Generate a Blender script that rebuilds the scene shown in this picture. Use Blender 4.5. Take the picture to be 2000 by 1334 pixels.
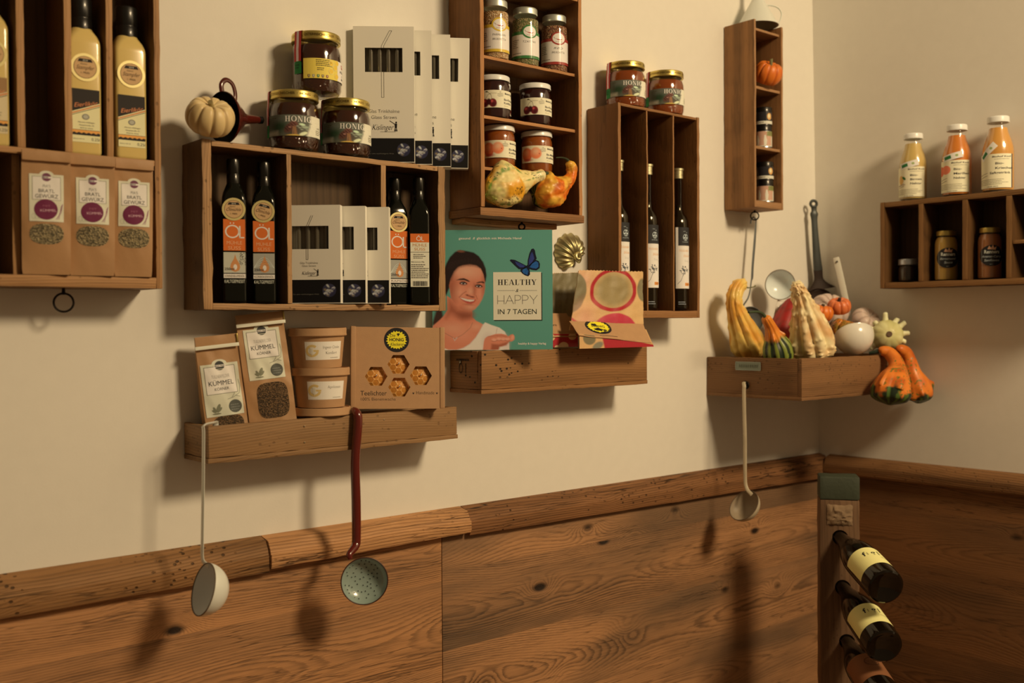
import bpy, bmesh, math, random
import numpy as np
from mathutils import Vector, Matrix, noise

random.seed(7)
rad = math.radians
for o in list(bpy.data.objects):
    bpy.data.objects.remove(o)
SC = bpy.context.scene
COL = SC.collection

# ------------------------------------------------------------------ camera
# world: main wall is the plane y=0 (room at y<0), right wall at x=XR, floor z=0
EYE, DIST, FPX = 1.5, 1.65, 2040.28
YAW, PIT, ROLL = rad(40.459), rad(.928), rad(.360)
_fw = Vector((math.sin(YAW)*math.cos(PIT), math.cos(YAW)*math.cos(PIT), -math.sin(PIT)))
_r = Vector((math.cos(YAW), -math.sin(YAW), 0)); _d = _fw.cross(_r)
CR = _r*math.cos(ROLL)+_d*math.sin(ROLL); CD = _d*math.cos(ROLL)-_r*math.sin(ROLL); CF = _fw
CAM = Vector((0, -DIST, EYE))
cd = bpy.data.cameras.new('camera'); cam = bpy.data.objects.new('camera', cd); COL.objects.link(cam)
cd.sensor_fit = 'HORIZONTAL'; cd.sensor_width = 36; cd.lens = FPX*36/2000
cam.matrix_world = Matrix(((CR.x, -CD.x, -CF.x, CAM.x), (CR.y, -CD.y, -CF.y, CAM.y), (CR.z, -CD.z, -CF.z, CAM.z), (0, 0, 0, 1)))
cd.clip_start = .05; cd.clip_end = 30
cd.dof.use_dof = True; cd.dof.focus_distance = 1.98; cd.dof.aperture_fstop = 3.5
SC.camera = cam

# ------------------------------------------------------------------ light
SC.view_settings.view_transform = 'Standard'; SC.view_settings.look = 'None'
SC.view_settings.exposure = 0.0; SC.view_settings.gamma = 1
SC.view_settings.use_curve_mapping = False
w = bpy.data.worlds.new('room_ambience'); SC.world = w; w.use_nodes = True
bg = w.node_tree.nodes['Background']; bg.inputs[0].default_value = (1, .66, .34, 1); bg.inputs[1].default_value = .115
LAMP = Vector((1.80, -2.5, EYE+1.48))
ld = bpy.data.lights.new('ceiling_lamp_light', 'AREA'); ld.shape = 'DISK'; ld.size = .62; ld.energy = 70; ld.color = (1, .74, .43)
lo = bpy.data.objects.new('ceiling_lamp_light', ld); COL.objects.link(lo); lo.location = LAMP
lo.rotation_euler = Vector((0, .52, -.85)).to_track_quat('-Z', 'Y').to_euler()      # shaded ceiling lamp, throwing most of its light downwards

# ------------------------------------------------------------------ pixel <-> space (2000 x 1334 frame)
def ray(px, py): return CR*((px-1000)/FPX)+CD*((py-667)/FPX)+CF
def WY(px, py, y=0.):
    v = ray(px, py); return CAM+v*((DIST+y)/v.y)
def WX(px, py, x):
    v = ray(px, py); return CAM+v*(x/v.x)
def WT(px, py, t): return CAM+ray(px, py)*t
def mpp(p): return (Vector(p)-CAM).dot(CF)/FPX
def facing(p, rel=0.): return rad(rel)-math.atan2(p[0]-CAM.x, p[1]-CAM.y)

# ------------------------------------------------------------------ colours and materials
def lin(c):
    if isinstance(c, str):
        c = c.lstrip('#'); c = [int(c[i:i+2], 16) for i in (0, 2, 4)]
    return tuple((v/255/12.92 if v/255 <= .04045 else ((v/255+.055)/1.055)**2.4) for v in c)
def S(r, g, b, k=1.):          # colour as read off the photograph -> the surface's own colour (lamp tint removed)
    l = lin((r, g, b)); return tuple(min(.9, a/b_*k) for a, b_ in zip(l, (.78, .57, .33)))
_M = {}
def nt(m): return m.node_tree.nodes, m.node_tree.links
def mat(name, col, rough=.5, metal=0., spec=.5, coat=0., sss=0., bump=0., bscale=200., var=0.):
    if name in _M: return _M[name]
    m = bpy.data.materials.new(name); m.use_nodes = True; N, L = nt(m); b = N['Principled BSDF']
    col = lin(col) if isinstance(col, str) else col
    b.inputs['Base Color'].default_value = (*col, 1); b.inputs['Roughness'].default_value = rough
    b.inputs['Metallic'].default_value = metal; b.inputs['Specular IOR Level'].default_value = spec
    b.inputs['Coat Weight'].default_value = coat; b.inputs['Coat Roughness'].default_value = .08
    if sss: b.inputs['Subsurface Weight'].default_value = sss; b.inputs['Subsurface Radius'].default_value = (.01, .005, .002); b.inputs['Subsurface Scale'].default_value = 1
    if bump or var:
        tc = N.new('ShaderNodeTexCoord'); n = N.new('ShaderNodeTexNoise'); n.inputs['Scale'].default_value = bscale; n.inputs['Detail'].default_value = 4
        L.new(tc.outputs['Object'], n.inputs['Vector'])
        if bump:
            bp = N.new('ShaderNodeBump'); bp.inputs['Strength'].default_value = bump; bp.inputs['Distance'].default_value = .001
            L.new(n.outputs['Fac'], bp.inputs['Height']); L.new(bp.outputs['Normal'], b.inputs['Normal'])
        if var:
            n2 = N.new('ShaderNodeTexNoise'); n2.inputs['Scale'].default_value = bscale*.15; n2.inputs['Detail'].default_value = 5
            L.new(tc.outputs['Object'], n2.inputs['Vector'])
            mx = N.new('ShaderNodeMix'); mx.data_type = 'RGBA'
            mx.inputs[6].default_value = (*[c*(1-var) for c in col], 1); mx.inputs[7].default_value = (*[min(1, c*(1+var)) for c in col], 1)
            L.new(n2.outputs['Fac'], mx.inputs[0]); L.new(mx.outputs[2], b.inputs['Base Color'])
    _M[name] = m; return m
def vmat(name, rough=.5, metal=0., spec=.5, coat=0., sss=0., bump=0., bscale=400.):
    if name in _M: return _M[name]
    m = mat(name, (.5, .5, .5), rough, metal, spec, coat, sss, bump, bscale); N, L = nt(m)
    a = N.new('ShaderNodeAttribute'); a.attribute_name = 'Col'
    L.new(a.outputs['Color'], N['Principled BSDF'].inputs['Base Color']); return m
def glass(name, tint=(1, 1, 1), rough=.03, relief=0.):
    """thin clear glass wall: lets light through, mirrors the lamp at the surface"""
    if name in _M: return _M[name]
    m = bpy.data.materials.new(name); m.use_nodes = True; N, L = nt(m); N.remove(N['Principled BSDF']); out = N['Material Output']
    t = N.new('ShaderNodeBsdfTransparent'); t.inputs[0].default_value = (*tint, 1)
    g = N.new('ShaderNodeBsdfGlossy'); g.inputs['Roughness'].default_value = rough
    lw = N.new('ShaderNodeLayerWeight'); lw.inputs[0].default_value = .5
    p = N.new('ShaderNodeMath'); p.operation = 'POWER'; p.inputs[1].default_value = 4
    q = N.new('ShaderNodeMath'); q.operation = 'MULTIPLY_ADD'; q.inputs[1].default_value = .7; q.inputs[2].default_value = .05
    ge = N.new('ShaderNodeNewGeometry'); s = N.new('ShaderNodeMath'); s.operation = 'SUBTRACT'; s.inputs[0].default_value = 1
    mu = N.new('ShaderNodeMath'); mu.operation = 'MULTIPLY'; mx = N.new('ShaderNodeMixShader')
    L.new(lw.outputs['Facing'], p.inputs[0]); L.new(p.outputs[0], q.inputs[0]); L.new(ge.outputs['Backfacing'], s.inputs[1])
    L.new(q.outputs[0], mu.inputs[0]); L.new(s.outputs[0], mu.inputs[1]); L.new(mu.outputs[0], mx.inputs[0])
    L.new(t.outputs[0], mx.inputs[1]); L.new(g.outputs[0], mx.inputs[2]); L.new(mx.outputs[0], out.inputs[0])
    if relief:
        tc = N.new('ShaderNodeTexCoord'); v = N.new('ShaderNodeTexVoronoi'); v.inputs['Scale'].default_value = 170
        bp = N.new('ShaderNodeBump'); bp.inputs['Strength'].default_value = relief; bp.inputs['Distance'].default_value = .003
        L.new(tc.outputs['Object'], v.inputs['Vector']); L.new(v.outputs['Distance'], bp.inputs['Height']); L.new(bp.outputs['Normal'], g.inputs['Normal'])
    _M[name] = m; return m

def wood(name, light, dark, grain='x', freq=55., plank=0., contrast=.8, knots=.5, rough=.62, bump=.35, dirt=.3, worm=0., seed=0., grey=0., wob=1., crack=0.):
    """sawn softwood: growth rings cut lengthwise, knots, fibres, dirt and beetle holes"""
    if name in _M: return _M[name]
    m = bpy.data.materials.new(name); m.use_nodes = True; N, L = nt(m); b = N['Principled BSDF']
    def link(v, i):
        if isinstance(v, (int, float)): i.default_value = v
        else: L.new(v, i)
    def ma(op, a, b_=0., c=0.):
        n = N.new('ShaderNodeMath'); n.operation = op
        for i, v in enumerate((a, b_, c)):
            link(v, n.inputs[i])
        return n.outputs[0]
    def comb(x, y, z):
        n = N.new('ShaderNodeCombineXYZ')
        for i, v in enumerate((x, y, z)): link(v, n.inputs[i])
        return n.outputs[0]
    def noi(v, s=1., d=2., r=.5):
        n = N.new('ShaderNodeTexNoise'); n.inputs['Scale'].default_value = s; n.inputs['Detail'].default_value = d; n.inputs['Roughness'].default_value = r
        L.new(v, n.inputs['Vector']); return n.outputs['Fac']
    def ramp(f, *st):
        n = N.new('ShaderNodeValToRGB'); e = n.color_ramp.elements
        e[0].position, e[1].position = st[0][0], st[-1][0]; e[0].color = (*[st[0][1]]*3, 1); e[1].color = (*[st[-1][1]]*3, 1)
        for p, v in st[1:-1]:
            x = e.new(p); x.color = (v, v, v, 1)
        L.new(f, n.inputs[0]); return n.outputs[0]
    def mixc(f, a, b_):
        n = N.new('ShaderNodeMix'); n.data_type = 'RGBA'; link(f, n.inputs[0])
        for v, i in ((a, n.inputs[6]), (b_, n.inputs[7])):
            if isinstance(v, tuple): i.default_value = (*v, 1)
            else: L.new(v, i)
        return n.outputs[2]
    tc = N.new('ShaderNodeTexCoord'); sp = N.new('ShaderNodeSeparateXYZ'); L.new(tc.outputs['Object'], sp.inputs[0])
    x, y, z = sp.outputs
    g, c, d = {'x': (x, z, y), 'y': (y, z, x), 'z': (z, x, y)}[grain]
    g = ma('ADD', g, seed*3.7); c = ma('ADD', c, seed*1.31)
    if plank:
        q = ma('DIVIDE', c, plank); pid = ma('FLOOR', q); cl = ma('MULTIPLY', ma('SUBTRACT', ma('SUBTRACT', q, pid), .5), plank)
        wn = N.new('ShaderNodeTexWhiteNoise'); wn.noise_dimensions = '1D'; L.new(pid, wn.inputs['W']); off = wn.outputs['Value']
        g = ma('ADD', g, ma('MULTIPLY', off, 17.))
    else:
        cl = c; off = None
    n1 = ma('SUBTRACT', noi(comb(ma('MULTIPLY', g, 1.1), ma('MULTIPLY', c, 2.), d), 1., 2.), .5)
    n2 = ma('SUBTRACT', noi(comb(ma('MULTIPLY', g, .9), ma('MULTIPLY', c, 1.2), ma('ADD', d, 5.)), 1., 2.), .5)
    n3 = ma('SUBTRACT', noi(comb(ma('MULTIPLY', g, 9.), ma('MULTIPLY', c, 60.), ma('MULTIPLY', d, 60.)), 1., 3.), .5)
    # knots
    vo = N.new('ShaderNodeTexVoronoi'); vo.inputs['Scale'].default_value = 1.; vo.inputs['Randomness'].default_value = 1.
    L.new(comb(ma('MULTIPLY', g, 4.2), ma('MULTIPLY', c, 8.5), ma('MULTIPLY', d, 2.)), vo.inputs['Vector']); kd = vo.outputs['Distance']
    kn = ramp(kd, (0., 1.), (.35, 0.))
    core = ramp(ma('ADD', kd, ma('MULTIPLY', n3, .05)), (.045, 1.), (.10, 0.))
    a1 = ma('ADD', cl, ma('MULTIPLY', n1, .10*wob)); a2 = ma('ADD', .035, ma('MULTIPLY', n2, .20*wob))
    r = ma('SQRT', ma('ADD', ma('MULTIPLY', a1, a1), ma('MULTIPLY', a2, a2)))
    fine = ma('SUBTRACT', noi(comb(ma('MULTIPLY', g, 30.), ma('MULTIPLY', c, 500.), ma('MULTIPLY', d, 500.)), 1., 2.), .5)
    r = ma('ADD', r, ma('MULTIPLY', fine, .0022))
    r = ma('ADD', r, ma('MULTIPLY', n3, .0032)); r = ma('ADD', r, ma('MULTIPLY', ma('POWER', kn, 2.), .035*knots))
    t = ma('FRACT', ma('MULTIPLY', r, freq))
    ring = ramp(t, (0., .08), (.45, .25), (.80, 1.), (.93, .8), (1., .08))
    amp_ = ramp(noi(comb(ma('MULTIPLY', g, .8), ma('MULTIPLY', c, 16.), ma('ADD', d, 3.)), 1., 2.), (.35, .35), (.62, 1.))
    ring = ma('MULTIPLY', ring, amp_)
    fib = noi(comb(ma('MULTIPLY', g, 14.), ma('MULTIPLY', c, 420.), ma('MULTIPLY', d, 420.)), 1., 2.)
    big = noi(comb(ma('MULTIPLY', g, 2.), ma('MULTIPLY', c, 7.), d), 1., 4., .6)
    mixf = ma('ADD', ma('MULTIPLY', ring, contrast*.62), ma('MULTIPLY', ma('SUBTRACT', fib, .5), .55))
    streak = noi(comb(ma('MULTIPLY', g, .45), ma('MULTIPLY', c, 42.), ma('ADD', ma('MULTIPLY', d, 42.), 7.)), 1., 3., .6)
    mixf = ma('ADD', mixf, ma('ADD', ma('MULTIPLY', ma('SUBTRACT', big, .5), dirt*1.6), ma('MULTIPLY', ma('SUBTRACT', streak, .5), dirt*1.5)))
    if off is not None: mixf = ma('ADD', mixf, ma('MULTIPLY', ma('SUBTRACT', off, .5), .35))
    nclamp = N.new('ShaderNodeClamp'); L.new(mixf, nclamp.inputs[0])
    colr = mixc(nclamp.outputs[0], light, dark)
    if grey:
        gm = ramp(noi(comb(ma('MULTIPLY', g, 1.5), ma('MULTIPLY', c, 6.), ma('ADD', d, 9.)), 1., 3.), (.42, 0.), (.62, grey))
        colr = mixc(gm, colr, tuple(sum(dark)/3*1.5*k for k in (1.1, .95, .75)))
    colr = mixc(ma('MULTIPLY', core, min(1., knots*1.4)), colr, tuple(v*.35 for v in dark))
    h = ma('SUBTRACT', ma('ADD', ma('MULTIPLY', fib, .5), ma('MULTIPLY', ring, -.7)), core)
    if worm:
        v2 = N.new('ShaderNodeTexVoronoi'); v2.inputs['Scale'].default_value = 1.
        L.new(comb(ma('MULTIPLY', g, 70.), ma('MULTIPLY', c, 95.), ma('MULTIPLY', d, 95.)), v2.inputs['Vector'])
        wm = ma('MULTIPLY', ramp(v2.outputs['Distance'], (.16, 1.), (.24, 0.)), ramp(noi(comb(ma('MULTIPLY', g, 9.), ma('MULTIPLY', c, 14.), ma('MULTIPLY', d, 14.)), 1., 2.), (.5, 0.), (.56, 1.)))
        wm = ma('MULTIPLY', wm, worm)
        colr = mixc(wm, colr, tuple(v*.18 for v in dark)); h = ma('SUBTRACT', h, ma('MULTIPLY', wm, 3.))
    if crack:
        cn = noi(comb(ma('MULTIPLY', g, 3.), ma('MULTIPLY', c, 75.), ma('MULTIPLY', d, 75.)), 1., 3., .55)
        ck = ma('MULTIPLY', ramp(ma('ABSOLUTE', ma('SUBTRACT', cn, .5)), (.004, 1.), (.016, 0.)), ramp(noi(comb(ma('MULTIPLY', g, 3.), ma('MULTIPLY', c, 9.), ma('ADD', d, 2.)), 1., 3.), (.46, 0.), (.58, crack)))
        colr = mixc(ck, colr, tuple(v*.2 for v in dark)); h = ma('SUBTRACT', h, ma('MULTIPLY', ck, 3.))
    L.new(colr, b.inputs['Base Color']); b.inputs['Roughness'].default_value = rough; b.inputs['Specular IOR Level'].default_value = .3
    bp = N.new('ShaderNodeBump'); bp.inputs['Strength'].default_value = bump; bp.inputs['Distance'].default_value = .0012
    L.new(h, bp.inputs['Height']); L.new(bp.outputs['Normal'], b.inputs['Normal'])
    _M[name] = m; return m

# ------------------------------------------------------------------ objects
def tag(o, label=None, cat=None, group=None, kind=None):
    for k, v in (('label', label), ('category', cat), ('group', group), ('kind', kind)):
        if v: o[k] = v
    return o
def thing(name, label, cat, loc=(0, 0, 0), rot=(0, 0, 0), group=None):
    o = bpy.data.objects.new(name, None); COL.objects.link(o); o.empty_display_size = .02
    o.location = loc; o.rotation_euler = rot if isinstance(rot, tuple) else (0, 0, rot)
    return tag(o, label, cat, group)
def mk(name, bm, mats, parent=None, label=None, smooth=38., struct=False):
    me = bpy.data.meshes.new(name); bmesh.ops.recalc_face_normals(bm, faces=bm.faces) if not getattr(bm, 'keep', 0) else None
    bm.to_mesh(me); bm.free()
    for m in (mats if isinstance(mats, (list, tuple)) else [mats]): me.materials.append(m)
    if smooth:
        me.shade_smooth(); me.set_sharp_from_angle(angle=rad(smooth))
    o = bpy.data.objects.new(name, me); COL.objects.link(o); o.parent = parent
    if label: o['label'] = label
    if struct: o['kind'] = 'structure'
    return o
def B(): return bmesh.new()
def box(bm, x0, x1, y0, y1, z0, z1, bev=.0006, mi=0, seg=1, jit=0., sd=0):
    """plank; seg cuts along the longest side, jit = worn uneven edges"""
    t = bmesh.new()
    lens = (x1-x0, y1-y0, z1-z0); ax = max(range(3), key=lambda i: lens[i])
    bmesh.ops.create_cube(t, size=1)
    for v in t.verts: v.co = Vector((x0+(v.co.x+.5)*lens[0], y0+(v.co.y+.5)*lens[1], z0+(v.co.z+.5)*lens[2]))
    if seg > 1:
        n = Vector([1 if i == ax else 0 for i in range(3)])
        for k in range(1, seg):
            co = Vector((x0, y0, z0))+n*lens[ax]*k/seg
            bmesh.ops.bisect_plane(t, geom=t.verts[:]+t.edges[:]+t.faces[:], plane_co=co, plane_no=n)
    if bev: 
        e = [e for e in t.edges if len(e.link_faces) == 2 and e.calc_face_angle(0) > .5]
        bmesh.ops.bevel(t, geom=e, offset=min(bev, min(lens)*.3), segments=2, profile=.6, affect='EDGES')
    if jit:
        for v in t.verts:
            p = v.co*37+Vector((sd*9.1, 0, 3)); v.co += Vector([noise.noise(p+Vector((k*31., 0, 0))) for k in range(3)])*jit
    for f in t.faces: f.material_index = mi
    me = bpy.data.meshes.new('t'); t.to_mesh(me); t.free(); bm.from_mesh(me); bpy.data.meshes.remove(me)
def lathe(bm, prof, seg=48, mi=0, M=None, a0=0., a1=None):
    full = a1 is None; n = seg if full else seg+1
    rings = []
    for r, z in prof:
        if r < 1e-6: rings.append([bm.verts.new((0, 0, z))])
        else:
            rings.append([bm.verts.new((r*math.sin(a), -r*math.cos(a), z)) for a in [a0+(2*math.pi if full else a1-a0)*k/seg for k in range(n)]])
    for A, C in zip(rings, rings[1:]):
        for k in range(seg):
            k2 = (k+1) % n
            vs = ([A[0]] if len(A) == 1 else [A[k], A[k2]])+([C[0]] if len(C) == 1 else [C[k2], C[k]])
            if len(vs) > 2:
                f = bm.faces.new(vs); f.material_index = mi
    if M:
        for R in rings:
            for v in R: v.co = M @ v.co
    return rings
def loft(bm, rings, mi=0, cap=True, close=True):
    R = [[bm.verts.new(p) for p in r] for r in rings]; n = len(R[0])
    for A, C in zip(R, R[1:]):
        for k in range(n if close else n-1):
            f = bm.faces.new((A[k], A[(k+1) % n], C[(k+1) % n], C[k])); f.material_index = mi
    if cap:
        for r in (R[0][::-1], R[-1]):
            f = bm.faces.new(r); f.material_index = mi
    return R
def catmull(P, n):
    P = [Vector(p) for p in P]; out = []
    Q = [P[0]*2-P[1]]+P+[P[-1]*2-P[-2]]
    for k in range(n):
        t = k/(n-1)*(len(P)-1); i = min(int(t), len(P)-2); u = t-i
        a, b_, c, d = Q[i:i+4]
        out.append(.5*((2*b_)+(c-a)*u+(2*a-5*b_+4*c-d)*u*u+(3*b_-a-3*c+d)*u**3))
    return out
def frames(pts, up=None):
    T = [(pts[min(i+1, len(pts)-1)]-pts[max(i-1, 0)]).normalized() for i in range(len(pts))]
    n = Vector(up) if up else (Vector((0, 0, 1)) if abs(T[0].z) < .9 else Vector((0, -1, 0)))
    out = []
    for t in T:
        n = (n-t*n.dot(t)).normalized(); out.append((n.copy(), t.cross(n)))
    return out
def tube(bm, pts, r, seg=12, mi=0, smooth=0, flat=1., up=None):
    """swept round (or flat: width r, thickness r*flat) bar"""
    P = [Vector(p) for p in pts]
    rr = r if isinstance(r, (list, tuple)) else [r]*len(P)
    if smooth:
        rr = [v.x for v in catmull([(q, 0, 0) for q in rr], smooth)]; P = catmull(P, smooth)
    fr = frames(P, up)
    rings = [[p+(a*math.cos(k*2*math.pi/seg)*flat+b_*math.sin(k*2*math.pi/seg))*q for k in range(seg)] for p, q, (a, b_) in zip(P, rr, fr)]
    return loft(bm, rings, mi)
def ring_torus(bm, R, r, M, seg=40, s2=10, mi=0):
    vs = [[bm.verts.new(M @ Vector(((R+r*math.cos(b_))*math.cos(a), (R+r*math.cos(b_))*math.sin(a), r*math.sin(b_)))) for b_ in [k*2*math.pi/s2 for k in range(s2)]] for a in [k*2*math.pi/seg for k in range(seg)]]
    for i in range(seg):
        for j in range(s2):
            f = bm.faces.new((vs[i][j], vs[(i+1) % seg][j], vs[(i+1) % seg][(j+1) % s2], vs[i][(j+1) % s2])); f.material_index = mi

# ------------------------------------------------------------------ print: coloured flat art laid on a surface
_TX = {}
def text_geo(s, bold=0., shear=0., sp=1.):
    k = (s, bold, shear, sp)
    if k not in _TX:
        c = bpy.data.curves.new('t', 'FONT'); c.body = s; c.resolution_u = 3; c.offset = bold; c.shear = shear; c.space_character = sp
        o = bpy.data.objects.new('t', c); me = bpy.data.meshes.new_from_object(o)
        v = [(p.co.x, p.co.y) for p in me.vertices]; f = [tuple(p.vertices) for p in me.polygons]
        bpy.data.objects.remove(o); bpy.data.curves.remove(c); bpy.data.meshes.remove(me); _TX[k] = (v, f)
    return _TX[k]
CAP = .73
def _ser(ch):
    t, h, s = .17, .045, .11
    R = lambda a, b_, c, d: [(a, b_), (c, b_), (c, d), (a, d)]
    st = lambda x, w=t: [R(x, 0, x+w, 1), R(x-s, 0, x+w+s, h), R(x-s, 1-h, x+w+s, 1)]
    def ring(cx, rx, inner, a0, a1, n=28):
        out = []
        for k in range(n):
            A, C = [rad(a0+(a1-a0)*j/n) for j in (k, k+1)]
            out.append([(cx+rx*math.cos(A), .5+.52*math.sin(A)), (cx+rx*math.cos(C), .5+.52*math.sin(C)), (cx+inner*math.cos(C), .5+.47*math.sin(C)), (cx+inner*math.cos(A), .5+.47*math.sin(A))])
        return out
    if ch == 'H': return .86, st(.11)+st(.58)+[R(.2, .48, .6, .53)]
    if ch == 'E': return .70, st(.11)+[R(.2, 0, .66, h), R(.2, 1-h, .64, 1), R(.2, .48, .5, .53), R(.62, 0, .66, .26), R(.6, .76, .64, 1), R(.46, .38, .5, .63)]
    if ch == 'A': return .84, [[(.36, 1), (.48, 1), (.8, 0), (.6, 0)], [(.36, 1), (.42, 1), (.13, 0), (.08, 0)], R(.2, .3, .6, .34), R(0, 0, .22, h), R(.5, 0, .9, h)]
    if ch == 'L': return .68, st(.11)+[R(.2, 0, .64, h), R(.6, 0, .64, .3)]
    if ch == 'T': return .74, [R(.29, 0, .46, 1), R(.18, 0, .57, h), R(.02, 1-h, .72, 1), R(.02, .72, .06, 1), R(.68, .72, .72, 1)]
    if ch == 'Y': return .8, [[(.04, 1), (.24, 1), (.48, .42), (.32, .42)], [(.66, 1), (.72, 1), (.48, .42), (.42, .42)], R(.32, 0, .49, .45), R(.2, 0, .6, h), R(-.04, 1-h, .32, 1), R(.56, 1-h, .84, 1)]
    if ch == 'I': return .4, st(.115)
    if ch == 'N': return .88, [R(.12, 0, .17, 1), R(.7, 0, .75, 1), [(.1, 1), (.28, 1), (.75, 0), (.6, 0)], R(.02, 0, .27, h), R(0, 1-h, .2, 1), R(.6, 1-h, .85, 1)]
    if ch == 'O': return .9, ring(.45, .42, .26, 0, 360, 40)
    if ch == 'G': return .88, ring(.45, .42, .26, 48, 312)+[R(.6, .02, .76, .42), R(.5, .4, .86, .45), R(.7, .62, .74, .95)]
    return .4, []
class Art:
    def __init__(s): s.v = []; s.f = []; s.c = []; s.top = 0
    def add(s, pts, faces, col, lay):
        b_ = len(s.v); col = lin(col) if isinstance(col, str) else col
        s.v += [(p[0], p[1], lay) for p in pts]; s.c += [col]*len(pts); s.f += [tuple(i+b_ for i in f) for f in faces]; s.top = max(s.top, lay)
    def rect(s, u0, v0, u1, v1, col, lay=1, nu=0):
        nu = nu or max(1, int(abs(u1-u0)/.004)); P = []
        for k in range(nu+1): P += [(u0+(u1-u0)*k/nu, v0), (u0+(u1-u0)*k/nu, v1)]
        s.add(P, [(2*k, 2*k+2, 2*k+3, 2*k+1) for k in range(nu)], col, lay)
    def ell(s, u, v, rx, ry, col, lay=1, n=32, inner=0., rot=0.):
        c, d = math.cos(rot), math.sin(rot); P = []; F = []
        rs = [1., .66, .33] if not inner else [1., inner]
        for q in rs: P += [(u+q*(rx*math.cos(a)*c-ry*math.sin(a)*d), v+q*(rx*math.cos(a)*d+ry*math.sin(a)*c)) for a in [k*2*math.pi/n for k in range(n)]]
        for j in range(len(rs)-1): F += [(j*n+k, j*n+(k+1) % n, (j+1)*n+(k+1) % n, (j+1)*n+k) for k in range(n)]
        if not inner:
            P.append((u, v)); F += [(2*n+k, 2*n+(k+1) % n, 3*n) for k in range(n)]
        s.add(P, F, col, lay)
    def poly(s, pts, col, lay=1): s.add(pts, [tuple(range(len(pts)))], col, lay)
    def line(s, pts, w, col, lay=1, close=False):
        pts = [Vector((p[0], p[1])) for p in pts]
        if close: pts.append(pts[0])
        for a, b_ in zip(pts, pts[1:]):
            d = (b_-a)
            if d.length < 1e-7: continue
            d.normalize(); n = Vector((-d.y, d.x))*w/2; e = d*w*.3
            s.add([a-e-n, b_+e-n, b_+e+n, a-e+n], [(0, 1, 2, 3)], col, lay)
    def frame(s, u0, v0, u1, v1, w, col, lay=1): s.line([(u0, v0), (u1, v0), (u1, v1), (u0, v1)], w, col, lay, True)
    def text(s, t, u, v, h, col, lay=2, al='c', w=0., bold=0., shear=0., sp=1., rot=0.):
        V, F = text_geo(t, bold, shear, sp)
        if not V: return
        x0, x1 = min(p[0] for p in V), max(p[0] for p in V); k = h/CAP; kx = w/(x1-x0) if w else k
        o = {'c': (x0+x1)/2, 'l': x0, 'r': x1}[al]; c, d = math.cos(rot), math.sin(rot)
        P = [((p[0]-o)*kx, p[1]*k) for p in V]
        s.add([(u+p[0]*c-p[1]*d, v+p[0]*d+p[1]*c) for p in P], F, col, lay)
    def serif(s, t, u, v, h, w, col, lay=2):
        G = [_ser(ch) for ch in t]; tot = sum(g[0] for g in G)+.1*(len(G)-1); x = 0.
        for wd, ps in G:
            for p in ps: s.poly([(u-w/2+(x+q[0])*w/tot, v+q[1]*h) for q in p], col, lay)
            x += wd+.1
    def greek(s, u0, u1, v, n, dv, h, col, lay=2, seed=1):     # lines of print too small to read
        rn = random.Random(seed)
        for k in range(n):
            x = u0; e = u1-(u1-u0)*rn.uniform(0, .3)
            while x < e-.0008:
                l = rn.uniform(.0012, .004); s.rect(x, v-k*dv, min(e, x+l), v-k*dv+h, col, lay, 1); x += l+.0007
    def pic(s, P, u0, v0, u1, v1, lay=1):
        H, W = P.h, P.w; b_ = len(s.v)
        for j in range(H):
            for i in range(W):
                s.v.append((u0+(u1-u0)*i/(W-1), v1-(v1-v0)*j/(H-1), lay)); s.c.append(tuple(P.a[j, i]))
        s.f += [(b_+j*W+i, b_+(j+1)*W+i, b_+(j+1)*W+i+1, b_+j*W+i+1) for j in range(H-1) for i in range(W-1)]
        s.top = max(s.top, lay)
    def build(s, name, parent, fn, m, label=None, d=.00013, cut=0):
        cut = cut or getattr(fn, 'cut', 0); V, F, C_ = list(s.v), list(s.f), list(s.c)
        if cut:                      # slice what is large into a grid so that the print follows a curved or creased surface
            big = [f for f in F if any(max(V[i][k] for i in f)-min(V[i][k] for i in f) > cut*.55 for k in (0, 1))]; bs = set(big); F = [f for f in F if f not in bs]
            if big:
                t = bpy.data.meshes.new('t'); t.from_pydata(V, [], big); ca = t.color_attributes.new('Col', 'FLOAT_COLOR', 'POINT')
                ca.data.foreach_set('color', np.array([(*c, 1) for c in C_], dtype=np.float32).ravel()); bm = bmesh.new(); bm.from_mesh(t); bpy.data.meshes.remove(t)
                bmesh.ops.delete(bm, geom=[v for v in bm.verts if not v.link_faces], context='VERTS')
                for ax in (0, 1):
                    q = [v.co[ax] for v in bm.verts]; lo_, hi_ = min(q), max(q); n = Vector((1, 0, 0) if ax == 0 else (0, 1, 0))
                    if ax == 1 and getattr(fn, 'cut', 0): continue
                    for k in range(1, int((hi_-lo_)/cut)+1):
                        bmesh.ops.bisect_plane(bm, geom=bm.verts[:]+bm.edges[:]+bm.faces[:], plane_co=n*(lo_+k*cut), plane_no=n, dist=1e-7)
                L_ = bm.verts.layers.float_color['Col']; b0 = len(V); bm.verts.index_update()
                V += [tuple(v.co) for v in bm.verts]; C_ += [tuple(v[L_][:3]) for v in bm.verts]; F += [tuple(b0+v.index for v in f.verts) for f in bm.faces]; bm.free()
        me = bpy.data.meshes.new(name); me.from_pydata(V, [], F)
        ca = me.color_attributes.new('Col', 'FLOAT_COLOR', 'POINT')
        ca.data.foreach_set('color', np.array([(*c, 1) for c in C_], dtype=np.float32).ravel())
        for v in me.vertices: v.co = fn(v.co.x, v.co.y, v.co.z*d)
        me.materials.append(m); o = bpy.data.objects.new(name, me); COL.objects.link(o); o.parent = parent
        if label: o['label'] = label
        return o
def flat(x=0., y=0., z=0.): return lambda u, v, n: (x+u, y-n, z+v)
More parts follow.
